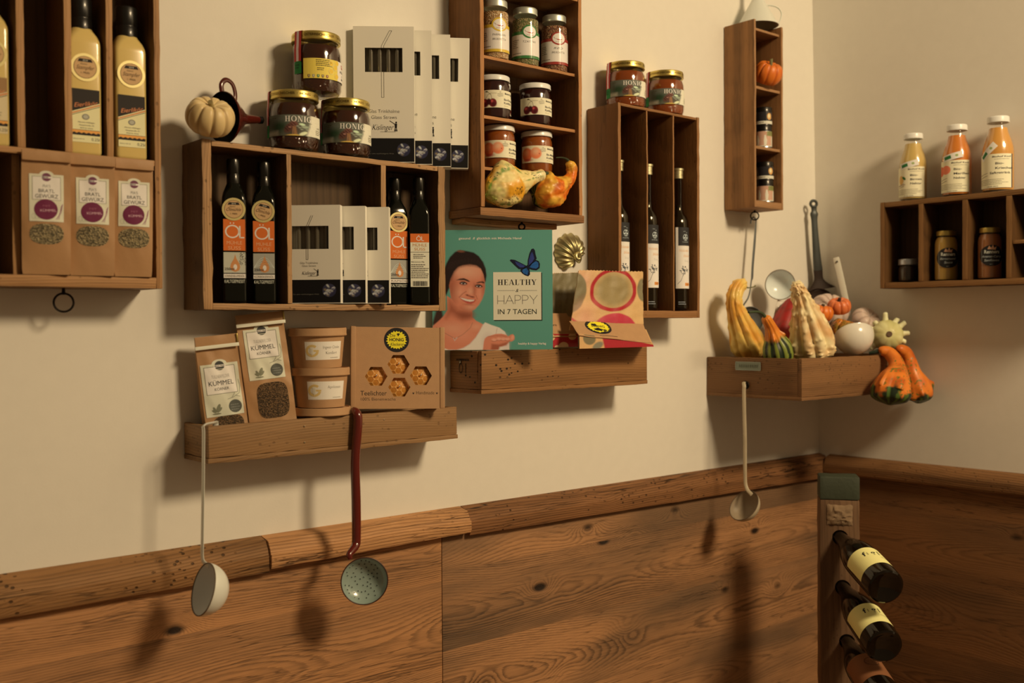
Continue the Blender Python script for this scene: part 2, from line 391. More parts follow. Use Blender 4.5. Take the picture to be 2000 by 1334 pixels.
def cyl(R, z=0., a0=0., R2=None, H=1.):
    def f(u, v, n):
        r = (R if R2 is None else R+(R2-R)*v/H); a = a0+u/R
        return ((r+n)*math.sin(a), -(r+n)*math.cos(a), z+v)
    f.cut = .0035
    return f
class Pic:
    """small painted picture (a printed photograph) as a colour grid"""
    def __init__(s, w, h, col, ext):      # ext: (u0,v0,u1,v1), v downwards
        s.w, s.h = w, h; s.a = np.zeros((h, w, 3)); s.a[:] = lin(col) if isinstance(col, str) else col
        s.U, s.V = np.meshgrid(np.linspace(ext[0], ext[2], w), np.linspace(ext[1], ext[3], h))
        s.px = abs(ext[2]-ext[0])/w
    def put(s, m, col, al=1.):
        col = np.array(lin(col) if isinstance(col, str) else col); m = np.clip(m*al, 0, 1)[..., None]; s.a = s.a*(1-m)+col*m
    def mul(s, m, k): s.a = s.a*(1+(k-1)*np.clip(m, 0, 1)[..., None])
    def mell(s, cx, cy, rx, ry, soft=.1, rot=0.):
        c, d = math.cos(rot), math.sin(rot); X = (s.U-cx); Y = (s.V-cy); x = (X*c+Y*d)/rx; y = (-X*d+Y*c)/ry
        q = np.sqrt(x*x+y*y); return np.clip((1+soft-q)/(2*soft+1e-9), 0, 1)
    def ell(s, cx, cy, rx, ry, col, soft=.1, rot=0., al=1.): s.put(s.mell(cx, cy, rx, ry, soft, rot), col, al)
    def mpoly(s, pts, soft=None):
        soft = soft or s.px; ins = np.zeros(s.U.shape, bool); D = np.full(s.U.shape, 1e9); n = len(pts)
        for i in range(n):
            (x0, y0), (x1, y1) = pts[i], pts[(i+1) % n]
            c = ((y0 > s.V) != (y1 > s.V)) & (s.U < (x1-x0)*(s.V-y0)/((y1-y0) or 1e-9)+x0); ins ^= c
            L2 = (x1-x0)**2+(y1-y0)**2 or 1e-9; t = np.clip(((s.U-x0)*(x1-x0)+(s.V-y0)*(y1-y0))/L2, 0, 1)
            D = np.minimum(D, np.hypot(s.U-x0-t*(x1-x0), s.V-y0-t*(y1-y0)))
        return np.clip(np.where(ins, D, -D)/soft*.5+.5, 0, 1)
    def poly(s, pts, col, soft=None, al=1.): s.put(s.mpoly(pts, soft), col, al)
    def mline(s, pts, w):
        D = np.full(s.U.shape, 1e9)
        for (x0, y0), (x1, y1) in zip(pts, pts[1:]):
            L2 = (x1-x0)**2+(y1-y0)**2 or 1e-9; t = np.clip(((s.U-x0)*(x1-x0)+(s.V-y0)*(y1-y0))/L2, 0, 1)
            D = np.minimum(D, np.hypot(s.U-x0-t*(x1-x0), s.V-y0-t*(y1-y0)))
        return np.clip((w/2-D)/s.px+.5, 0, 1)
    def line(s, pts, w, col, al=1.): s.put(s.mline(pts, w), col, al)
    def grain(s, amt, seed=0):
        s.a *= 1+np.random.RandomState(seed).uniform(-amt, amt, s.U.shape)[..., None]
PAPER = vmat('printed_paper', .6, 0, .22); GLOSSY = vmat('glossy_print', .16, 0, .5, .35); FOIL = vmat('gold_foil', .25, 1.)

# ================================================================== the room
XR = 2.525; ZW = EYE-.2188*DIST
M_wall = mat('cream_plaster', (.83, .82, .765), .9, bump=.12, bscale=260., var=.03, spec=.2)
PANEL = wood('reclaimed_spruce', S(170, 108, 55), S(62, 36, 17), 'x', freq=300., plank=.165, contrast=1., knots=1., dirt=.5, grey=.3, bump=.5, seed=1., crack=.5)
RAILS = [wood('hewn_beam_%d' % k, S(*a), S(*b_), 'x', freq=190., contrast=.75, knots=.9, dirt=.8, worm=wm*.8, bump=.8, seed=s, crack=1.) for k, (a, b_, wm, s) in enumerate((((138, 88, 42), (56, 32, 13), .9, 3.), ((180, 118, 62), (84, 48, 21), .25, 8.), ((126, 76, 36), (44, 24, 9), .95, 5.), ((122, 76, 36), (42, 23, 9), .3, 12.)))]
bm = B(); box(bm, -1.3, XR+.1, 0, .12, 0, 2.9, 0); mk('wall_back', bm, M_wall, struct=True)
bm = B(); LEAN = .0235
vs = [bm.verts.new(p) for p in ((XR+.0, .1, 0), (XR+.0, -2.4, 0), (XR+.12, -2.4, 0), (XR+.12, .1, 0))]
vt = [bm.verts.new((v.co.x-LEAN*(2.9-ZW), v.co.y, 2.9)) for v in vs]
vm = [bm.verts.new((v.co.x, v.co.y, ZW)) for v in vs]
for A, C in ((vs, vm), (vm, vt)):
    for k in range(4): bm.faces.new((A[k], A[(k+1) % 4], C[(k+1) % 4], C[k]))
bm.faces.new(vt); mk('wall_right', bm, M_wall, struct=True, smooth=0)
bm = B(); box(bm, -1.3, XR+.1, -2.4, .1, -.1, 0, 0)
mk('floor', bm, wood('floor_boards', S(130, 85, 45), S(70, 42, 20), 'y', freq=90., plank=.16), struct=True)
xs = WY(863, 1090, -.016).x
bm = B(); box(bm, -1.25, xs-.0007, -.016, -.0005, .02, ZW-.02, .001); mk('trim_1', bm, PANEL, struct=True)
bm = B(); box(bm, xs+.0007, XR-.0165, -.016, -.0005, .02, ZW-.02, .001)
mk('trim_2', bm, wood('reclaimed_spruce_grey', S(164, 106, 56), S(60, 36, 18), 'x', freq=270., plank=.155, contrast=1., knots=1., dirt=.5, grey=.65, bump=.5, seed=2.3, crack=.5), struct=True)
def rail(n, x0, x1, zb0, zb1, th, m, sd, rot=None):
    bm = B(); N = 40; rings = []
    for k in range(N+1):
        t = k/N; x = x0+(x1-x0)*t; zb = zb0+(zb1-zb0)*t
        e = lambda q: noise.noise(Vector((x*14, q*3.1, sd)))*.0016+noise.noise(Vector((x*70, q*3.1, sd)))*.0005
        rings.append([(x, -.0006, zb), (x, -th+.003, zb+e(1)), (x, -th+e(2), zb+.006+e(3)), (x, -th+e(4)*1.5, (zb+ZW)/2), (x, -th+.0006+e(5), ZW-.034+e(6)*2), (x, -th+.005+e(8), ZW-.020+e(9)*2), (x, -th+.013, ZW-.006+e(7)), (x, -.0006, ZW)])
    loft(bm, rings); o = mk('trim_%d' % n, bm, m, struct=True, smooth=50)
    if rot: o.matrix_world = rot
xa, xb = WY(527, 1085, -.034).x, WY(921, 1010, -.038).x
zb = lambda px, py, t=.034: WY(px, py, -t).z
rail(3, -1.25, xa-.0008, zb(0, 1212)-.002, zb(527, 1118), .034, RAILS[0], 1.)
rail(4, xa+.0008, xb-.0015, zb(527, 1113, .04), zb(921, 1040, .04), .040, RAILS[1], 2.)
rail(5, xb+.0015, XR-.002, zb(921, 1046), zb(1590, 938), .033, RAILS[2], 3.)
RW = Matrix.Translation((XR, 0, 0)) @ Matrix.Rotation(rad(-90), 4, 'Z')        # right wall frame: local x runs towards the room, -y out of the wall
zr = WX(2000, 970, XR-.033).z
rail(6, .034, 2.3, zr, zr, .033, RAILS[3], 4., RW)
bm = B(); box(bm, .017, 2.3, -.016, -.0005, .02, ZW-.02, .001)
o = mk('trim_7', bm, wood('reclaimed_spruce_dark', S(122, 74, 34), S(46, 26, 11), 'x', freq=270., plank=.17, contrast=.85, knots=1., dirt=.5, grey=.4, bump=.5, seed=6.1, crack=.5), struct=True); o.matrix_world = RW

# ================================================================== crates
def cw(n, light, dark, seed, worm=.35, dirt=.6, pat=.42):
    """the same old board wood cut along x, y or z, with back and face copies darkened to paint in shade"""
    return {a: wood('%s_%s' % (n, a), light, dark, a, freq=200., contrast=.6, knots=.4, dirt=dirt, worm=worm, seed=seed, bump=.4, rough=.6) for a in 'xyz'} | {'k': wood(n+'_back_shade', tuple(v*.24 for v in light), tuple(v*.16 for v in dark), 'z', freq=70., contrast=.5, knots=.3, dirt=dirt, seed=seed+.5, bump=.3)} | {  # back panel tone cut far down: the crate's inner shade put into the colour
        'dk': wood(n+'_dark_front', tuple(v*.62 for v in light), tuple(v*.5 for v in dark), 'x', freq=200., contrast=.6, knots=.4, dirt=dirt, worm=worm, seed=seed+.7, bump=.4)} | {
        'p'+a: wood('%s_patina_%s' % (n, a), tuple(v*pat*q for v, q in zip(light, (1, .90, .75))), tuple(v*pat*.6 for v in dark), a, freq=200., contrast=.55, knots=.4, crack=.4, dirt=dirt*1.2, worm=worm*.6, seed=seed+.2, bump=.4, rough=.6) for a in 'xyz'}  # aged faces, darkened further to paint in the shade inside and on the sides
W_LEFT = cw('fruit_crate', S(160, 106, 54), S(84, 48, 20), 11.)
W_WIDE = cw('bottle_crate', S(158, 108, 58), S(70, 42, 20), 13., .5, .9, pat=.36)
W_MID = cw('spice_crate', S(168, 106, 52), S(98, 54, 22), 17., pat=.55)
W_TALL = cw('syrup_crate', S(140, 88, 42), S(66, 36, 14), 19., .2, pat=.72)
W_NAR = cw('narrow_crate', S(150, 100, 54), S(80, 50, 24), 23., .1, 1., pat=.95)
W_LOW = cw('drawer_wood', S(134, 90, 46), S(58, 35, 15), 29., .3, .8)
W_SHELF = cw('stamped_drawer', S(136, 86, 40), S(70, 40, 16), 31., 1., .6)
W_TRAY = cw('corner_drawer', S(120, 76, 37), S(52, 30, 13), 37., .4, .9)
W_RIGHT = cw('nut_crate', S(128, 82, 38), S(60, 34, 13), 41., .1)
def nails(parent, pts, m=None, r=.0018):
    m = m or mat('old_nail', '#2c2622', .5, .8)
    for p, n in pts:
        bm = B(); Mx = Vector(n).to_track_quat('Z', 'Y').to_matrix().to_4x4(); Mx.translation = Vector(p)
        lathe(bm, [(r, 0), (r*.9, .0006), (0, .0009)], 10, M=Mx); mk('nail', bm, m, parent)
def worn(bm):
    """sawn front edges are lighter than the faces, darkened by age and by painted-in shade: slot 0 faces, slot 1 front edge"""
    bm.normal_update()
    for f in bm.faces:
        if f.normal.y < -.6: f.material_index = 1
def crate(name, label, Wd, H, D, mats, loc, rot=0., ts=.01, tt=.01, tb=.01, tk=.006, parts=(), shelves=(), top=True, group=None, sides=(1, 1), j=.0011, over=0.):
    """open box hung with its back on the wall: local x across, z up, front at y=-D"""
    root = thing(name, label, 'crate', loc, rot, group); X, Y_, Z = mats['x'], mats['y'], mats['z']; sd = loc[0]
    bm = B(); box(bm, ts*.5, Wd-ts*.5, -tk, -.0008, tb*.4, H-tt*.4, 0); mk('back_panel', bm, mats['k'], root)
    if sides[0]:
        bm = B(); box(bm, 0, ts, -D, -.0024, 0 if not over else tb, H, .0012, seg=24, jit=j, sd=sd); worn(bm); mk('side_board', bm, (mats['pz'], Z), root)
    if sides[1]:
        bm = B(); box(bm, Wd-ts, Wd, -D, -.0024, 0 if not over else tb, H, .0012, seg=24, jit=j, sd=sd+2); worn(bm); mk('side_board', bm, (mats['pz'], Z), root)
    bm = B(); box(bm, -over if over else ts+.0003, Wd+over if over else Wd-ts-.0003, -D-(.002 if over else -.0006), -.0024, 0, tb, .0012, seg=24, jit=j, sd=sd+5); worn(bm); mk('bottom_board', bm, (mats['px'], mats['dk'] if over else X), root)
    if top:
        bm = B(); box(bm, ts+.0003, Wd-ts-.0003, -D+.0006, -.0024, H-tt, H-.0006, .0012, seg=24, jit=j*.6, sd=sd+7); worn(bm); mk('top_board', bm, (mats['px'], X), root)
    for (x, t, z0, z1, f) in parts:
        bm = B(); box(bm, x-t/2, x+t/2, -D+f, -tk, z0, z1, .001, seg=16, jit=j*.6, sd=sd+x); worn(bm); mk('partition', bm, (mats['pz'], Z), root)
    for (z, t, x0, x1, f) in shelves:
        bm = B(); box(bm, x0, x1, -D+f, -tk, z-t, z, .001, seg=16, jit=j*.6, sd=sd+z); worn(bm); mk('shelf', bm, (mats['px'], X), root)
    return root
IRON = mat('old_iron', '#1f1a17', .5, .7, bump=.4, bscale=300)
def hook_ring(parent, p, R=.011, r=.0013, st=.012, tilt=0.):
    x, y, z = p
    bm = B(); tube(bm, [(x, y, z+.002), (x, y, z-st)], [.002, .003], 8); 
    ring_torus(bm, R, r, Matrix.Translation((x, y, z-st-R+.002)) @ Matrix.Rotation(rad(tilt), 4, 'Z') @ Matrix.Rotation(rad(90), 4, 'X'))
    mk('ring_pull', bm, IRON, parent, 'dark iron ring pull')

# --- left crate (front y=-.085)
dL = .085; xL1 = WY(314, 250, -dL).x; xL0 = -.02; zL0 = WY(316, 564, -dL).z; zL1 = WY(309, -95, -dL).z
ZL_sh = WY(150, 298.5, -dL).z; ZL_b = WY(160, 539, -dL).z
lx = lambda px, py: WY(px, py, -dL).x-xL0
HL = zL1-zL0
zs = ZL_sh-zL0
crate_left = crate('wooden_crate', 'large brown wall crate cut by the left edge with three gold-medal bottles', xL1-xL0, HL, dL, W_LEFT, (xL0, 0, zL0), ts=.0095, tt=.011, tb=ZL_b-zL0,
    parts=[(lx(40.5, 150), .0105, zs, HL-.011, 0), (lx(133, 150), .0105, zs, HL-.011, 0), (lx(217, 150), .010, zs, HL-.011, .006), (lx(37, 420), .011, ZL_b-zL0, zs-.009, .012)],
    shelves=[(zs, .009, .010, xL1-xL0-.010, 0)], group='wall crates')
pr = WY(124, 566, -.045); hook_ring(crate_left, (pr.x-xL0, -.045, 0), R=.0135, r=.0016, st=.010, tilt=-15)
# --- wide crate
dW = .080; xW0 = WY(357.5, 606, 0).x; xW1 = WY(869.8, 480, -dW).x; zW0 = WY(640, 606, -dW).z; zW1 = WY(640, 299.3, -dW).z
wx = lambda px, py: WY(px, py, -dW).x-xW0
tsW = (wx(419, 440)-wx(397, 440)); HW = zW1-zW0
crate_wide = crate('wooden_crate', 'wide old crate with oil bottles inside and honey jars on top', xW1-xW0, HW, dW, W_WIDE, (xW0, 0, zW0), ts=.0155, tt=.0095, tb=.0105,
    parts=[(wx(565.5, 400), .0088, .0107, HW-.0097, .001), (wx(750, 400), .0108, .0107, HW-.0097, .001)], group='wall crates', j=.0016)
# --- centre crate
dC = .100; xC0 = WY(877, 300, 0).x; xC1 = WY(1137, 250, -dC).x; zC0 = WY(1040, 428, -dC).z; zC1 = WY(1131, 5, -dC).z+.013
cx_ = lambda px, py, y=dC: WY(px, py, -y).x-xC0
HC = zC1-zC0; cz = lambda px, py, y=.090: WY(px, py, -y).z-zC0
crate_mid = crate('wooden_crate', 'crate with three inner shelves holding spice and jam jars above two gourds', xC1-xC0, HC, dC, W_MID, (xC0, 0, zC0), ts=.0095, tt=.012, tb=.0155,
    shelves=[(cz(1033, 125.5), .006, .0097, xC1-xC0-.0097, .010), (cz(1033, 238.5), .0065, .0097, xC1-xC0-.0097, .010), (cz(1033, 336, .062), .0065, .0097, xC1-xC0-.0097, .038)], group='wall crates', over=.003)
bm = B(); box(bm, .004, xC1-xC0-.02, -.045, -.001, -.010, -.0005, .001, seg=16, jit=.0015); mk('batten', bm, W_MID['x'], crate_mid)
hook_ring(crate_mid, (cx_(1019, 436, .06), -.06, -.004), R=.006, r=.0018, st=.004, tilt=-40)
# --- tall crate
dT = .096; xT0 = WY(1146, 350, 0).x; xT1 = WY(1366.5, 420, -dT).x; zT0 = WY(1312, 621, -dT).z; zT1 = WY(1285, 214.5, -dT).z
tx = lambda px, py: WY(px, py, -dT).x-xT0
HT = zT1-zT0
crate_tall = crate('wooden_crate', 'tall dark crate in three narrow bays holding three syrup bottles', xT1-xT0, HT, dT, W_TALL, (xT0, 0, zT0), ts=.0085, tt=.0065, tb=.016,
    parts=[(tx(1264.5, 420), .0042, .016, HT-.0068, 0), (tx(1316, 420), .0042, .016, HT-.0068, 0)], group='wall crates')
# --- narrow crate
dN = .093; xN0 = WY(1413.5, 230, 0).x; xN1 = WY(1529.5, 230, -dN).x; zN0 = WY(1500, 407, -dN).z; zN1 = WY(1471, 36, -dN).z
HN = zN1-zN0; nz = lambda px, py: WY(px, py, -dN).z-zN0
crate_nar = crate('wooden_crate', 'tall slim three-compartment crate with a small orange pumpkin inside', xN1-xN0, HN, dN, W_NAR, (xN0, 0, zN0), ts=.007, tt=.006, tb=.017, top=False,
    shelves=[(nz(1500, 171.5), .007, .0072, xN1-xN0-.0072, .004), (nz(1500, 287.5), .007, .0072, xN1-xN0-.0072, .004), (HN-.018, .006, .0072, xN1-xN0-.0072, .006)], group='wall crates')
hook_ring(crate_nar, (WY(1474, 412, -.045).x-xN0, -.045, 0), R=.010, r=.0016, st=.006, tilt=-50)
# --- crate on the right wall (local x runs towards the viewer)
dR = .085; xf = XR-dR-.0168
ry = lambda px, py: -WX(px, py, xf).y
yR0 = ry(1719, 480); yR1 = ry(2000, 460)+.17; zR0 = WX(1860, 559, xf).z; zR1 = WX(1860, 381.6, xf).z
HR = zR1-zR0; rx = lambda px, py: ry(px, py)-yR0; XRC = XR-.0168
crate_right = crate('wooden_crate', 'brown crate on the right-hand wall with juice bottles on its top', yR1-yR0, HR, dR, W_RIGHT, (XRC, -yR0, zR0), rad(-90), ts=.012, tt=.013, tb=.014,
    parts=[(rx(1798.5, 480), .0125, .0142, HR-.0132, 0), (rx(1884.5, 480), .0125, .0142, HR-.0132, 0), (rx(1970.5, 480), .0125, .0142, HR-.0132, 0)],
    shelves=[(WX(1985, 468, xf).z-zR0, .009, rx(1970.5, 480)+.0065, rx(1970.5, 480)+.125, .004)], group='wall crates')

# --- drawers used as shelves
def drawer(name, label, Wd, H, D, mats, loc, t=.010, tb=.008, cat='drawer', floor=.0, back=True, j=.0014):
    root = thing(name, label, cat, loc, 0, None); sd = loc[0]
    bm = B(); box(bm, .0005, Wd-.0005, -D, -D+t, tb, H, .0015, seg=24, jit=j, sd=sd); mk('front_board', bm, mats['x'], root)
    for x in (0, Wd-t):
        bm = B(); box(bm, x, x+t, -D+t+.0002, -.001, tb, H-.0006, .0012, seg=10, jit=j, sd=sd+x+1); mk('side_board', bm, mats['y'], root)
    bm = B(); box(bm, -.001, Wd+.001, -D-.001, -.001, 0, tb-.0002, .0012, seg=24, jit=j, sd=sd+4); mk('bottom_board', bm, mats['x'], root)
    if back:
        bm = B(); box(bm, t+.0002, Wd-t-.0002, -t*.6, -.001, tb, H-.004, .001, seg=12, jit=j*.5, sd=sd+6); mk('back_board', bm, mats['x'], root)
    return root
dS = .0935; xS0 = WY(359.5, 855, 0).x; xS1 = WY(893, 830, -dS).x; zS0 = WY(640, 884, -dS).z; zS1 = WY(640, 816, -dS).z
low_drawer = drawer('drawer_shelf', 'low drawer shelf holding caraway bags and paper cups, with two ladles hooked on its front', xS1-xS0, zS1-zS0, dS, W_LOW, (xS0, 0, zS0))
low_drawer.rotation_euler = (0, rad(-.35), 0)
dM = .099; xM0 = WY(940, 728, -dM).x; xM1 = WY(1264, 712, -dM).x; zM0 = WY(1100, 760, -dM).z; zM1 = WY(1100, 681, -dM).z
mid_drawer = drawer('drawer_shelf', 'speckled drawer shelf with a teal book and patterned wraps standing on it', xM1-xM0, zM1-zM0, dM, W_SHELF, (xM0, 0, zM0), t=.011)
A = Art(); u = .0
A.text('01', -.045, -.045, .022, S(40, 24, 10), 1, 'c', bold=-.02); A.greek(-.064, -.02, -.020, 1, .005, .0035, S(50, 30, 14), 1, 4)
A.build('stamped_marks', mid_drawer, lambda u, v, n: (-.0008-n, -.05-u-.036, (zM1-zM0)+v), PAPER)
bm = B(); lathe(bm, [(.0035, 0), (.003, .002), (0, .003)], 12, M=Matrix.Translation((-.0003, -.035, zM1-zM0-.022)) @ Matrix.Rotation(rad(-90), 4, 'Y')); mk('screw', bm, mat('steel_screw', '#8a8478', .35, 1.), mid_drawer)
nails(low_drawer, [((WY(595, 836, -dS).x-xS0, -dS-.0004, .047), (0, -1, 0)), ((WY(750, 822, -dS).x-xS0, -dS-.0004, .047), (0, -1, 0)), ((WY(595, 868, -dS).x-xS0, -dS-.0004, .02), (0, -1, 0))], mat('worn_nail', '#b5a78f', .35, 1.), .0015)
# corner drawer
xK0 = WY(1380, 735, 0).x; pK = WX(1566, 742, xK0); dK = -pK.y; zK1 = WX(1480, 698.5, xK0).z; zK0 = WX(1480, 778, xK0).z
corner_drawer = drawer('corner_shelf', 'wooden corner drawer heaped with gourds and enamelware', XR-.0095-xK0, zK1-zK0, dK, W_TRAY, (xK0, 0, zK0), t=.011, cat='drawer')
kz = zK1-zK0
A = Art(); A.rect(-.036, -.0095, .036, .0095, S(122, 116, 84), 1); A.frame(-.036, -.0095, .036, .0095, .0012, S(150, 142, 108), 2)
for k in range(9): A.rect(-.026+k*.0062, -.0035, -.0226+k*.0062, .0035, S(96, 90, 62), 2)
pl = WX(1462, 715, xK0); A.build('label_plate', corner_drawer, lambda u, v, n: (-.0012-n*6, pl.y-u, pl.z-zK0+v), vmat('dull_zinc', .5, .4), 'grey embossed metal label plate')
pk = WX(1457, 752, xK0); Mk = Matrix.Translation((-.0004, pk.y, pk.z-zK0)) @ Matrix.Rotation(rad(-90), 4, 'Y')
bm = B(); lathe(bm, [(.010, 0), (.0085, .0018), (.005, .0022), (.0035, .009), (0, .010)], 18, M=Mk); mk('peg', bm, IRON, corner_drawer, 'dark iron peg the ladle hangs from')

# ================================================================== bottles and jars
WHITE, CREAM, INK = S(226, 204, 166), S(222, 196, 140), S(30, 24, 20)
def sq_ring(w, z, r, n=6):
    out = []; h = w/2-r
    for q, (cx, cy) in enumerate(((h, h), (-h, h), (-h, -h), (h, -h))):
        for k in range(n):
            a = math.pi/2*(q+k/(n-1)); out.append((cx+r*math.cos(a), cy+r*math.sin(a), z))
    return out
BLACKCAP = mat('black_cap', '#100f0e', .35, 0, .5, .3)
def sq_bottle(name, label, loc, rot, w, H, m_body, group, capw=.0145, sh=.7, cap_h=.24, neckm=None, capm=None):
    """square oil bottle: body, sloped shoulders, round neck, screw cap"""
    root = thing(name, label, 'bottle', loc, rot, group); r = .006; hb = H*sh
    R = [sq_ring(w*.90, 0, r), sq_ring(w*.97, .0015, r), sq_ring(w, .005, r), sq_ring(w, hb*.5, r), sq_ring(w, hb, r), sq_ring(w*.985, hb+.006, r*1.2), sq_ring(w*.90, hb+.014, w*.22), sq_ring(w*.72, hb+.023, w*.3), sq_ring(w*.55, hb+.031, w*.26)]
    nr = w*.24; zn = hb+.040
    R += [sq_ring(nr*2.04, zn, nr), sq_ring(nr*2, zn+.01, nr*.995), sq_ring(nr*2, H*(1-cap_h*.55), nr*.995)]
    bm = B(); loft(bm, R); mk('glass_body', bm, m_body, root, smooth=45)
    zc = H*(1-cap_h); bm = B()
    lathe(bm, [(0, zc), (capw*.94, zc), (capw, zc+.0015), (capw, zc+(H-zc)*.42), (capw*.955, zc+(H-zc)*.44), (capw*.955, zc+(H-zc)*.47), (capw, zc+(H-zc)*.49), (capw, H-.003), (capw*.93, H-.0006), (0, H)], 40)
    mk('cap', bm, capm or BLACKCAP, root); return root
def medal(root, w, z, R, tilt=0., name=1, u=0.):
    A = Art(); A.ell(u, 0, R, R, S(214, 176, 96), 3, 40); A.build('medal_sticker', root, flat(0, -w/2-.0004, z), vmat('gold_glint_paper', .35, .35), 'round gold prize sticker')  # bright gold tone stands in for the lamp's reflection on the foil
    A = Art(); A.ell(u, 0, R*.80, R*.80, S(120, 84, 44), 4, 40); A.ell(u, 0, R*.76, R*.76, S(196, 144, 84), 5, 40)
    c, d = math.cos(tilt), math.sin(tilt); P = lambda x, y: (u+(x*c-y*d)*R, (x*d+y*c)*R)
    A.poly([P(-.52, .38), P(.52, .38), P(.40, .60), P(-.40, .60)], S(46, 36, 26), 6)
    A.text('2019', *P(0, .42), R*.13, CREAM, 7, rot=tilt); A.text('Stainz', *P(-.1, .17), R*.15, S(120, 84, 50), 7, shear=.4, rot=tilt)
    A.text('Stampfer' if name == 1 else 'Ölmühle', *P(0, -.16), R*.30, S(96, 62, 34), 7, w=R*1.25, shear=.45, rot=tilt); A.text('1. PREIS', *P(0, -.46), R*.14, S(80, 54, 30), 7, rot=tilt)
    A.build('medal_print', root, flat(0, -w/2-.0004, z), GLOSSY)
EGG = mat('egg_liqueur', S(206, 160, 78), .22, 0, .5, .9, .1)
def egg_bottle(loc, rot, H, label, first=False):
    w = .0465; root = sq_bottle('liqueur_bottle', label, loc, rot, w, H, EGG, 'egg liqueur bottles', capw=.0163, sh=.695, cap_h=.235)
    A = Art(); W2, V = .0198, .078
    c1, c2 = (S(226, 190, 120), S(44, 34, 24)) if not first else (S(206, 170, 110), S(150, 104, 56))
    A.rect(-W2, 0, W2, V, c1, 1); A.poly([(-W2, V), (-W2, .044), (W2, .059), (W2, V)], c2, 2)
    A.line([(-W2, .0415), (W2, .0565)], .0016, S(196, 96, 36), 2); A.line([(-W2, .039), (W2, .054)], .0008, S(40, 30, 22), 2)
    A.text('Eierlikör', .001, .0535, .0065, S(206, 116, 60), 3, w=.034, shear=.35, rot=.18)
    A.ell(.0, .0375, .0052, .0042, S(120, 104, 78), 3); A.ell(0, .0375, .0038, .003, S(170, 150, 110), 4)
    for k, t in enumerate(('Martina Höllinger', 'Hauptstraße 22', '8444 St. Ulrich')): A.text(t, .001, .0285-k*.0042, .0019, S(60, 48, 34), 3, w=.024-.003*k, shear=.2)
    A.rect(-W2, .0125, W2, .0178, S(222, 140, 58), 2); A.line([(-W2, .018), (W2, .018)], .0005, INK, 3)
    A.poly([(-W2, .0125)]+[(-W2+k*.0034, .0125+(.0022 if k % 2 else .0005)) for k in range(13)]+[(W2, .0125), (W2, .0095), (-W2, .0095)], S(36, 28, 22), 3)
    A.rect(-W2, .0, W2, .0102, c1, 4); A.text('Alkohol 16% vol.', -.010, .004, .0016, INK, 5, w=.016); A.text('0,25l', .0135, .003, .0044, INK, 5, w=.0115)
    A.build('front_label', root, flat(0, -w/2, .018), PAPER); medal(root, w, .128, .0205); return root
zb = ZL_sh+.0006
for px, lab, first in ((-21, 'egg liqueur bottle cut off by the left edge of the photo, pale brown label', True), (160, 'egg liqueur bottle in the middle bay of the left crate', False), (249, 'egg liqueur bottle in the right-hand bay of the left crate', False)):
    p = WY(px, 250, -.049); egg_bottle((p.x, p.y, zb), rad(-5), .2335, lab, first)
OIL = mat('dark_oil_glass', (.004, .005, .003), .12, 0, .4, .25)
OILCAP = mat('black_screw_cap', '#15130f', .3, .3, .5, .4)
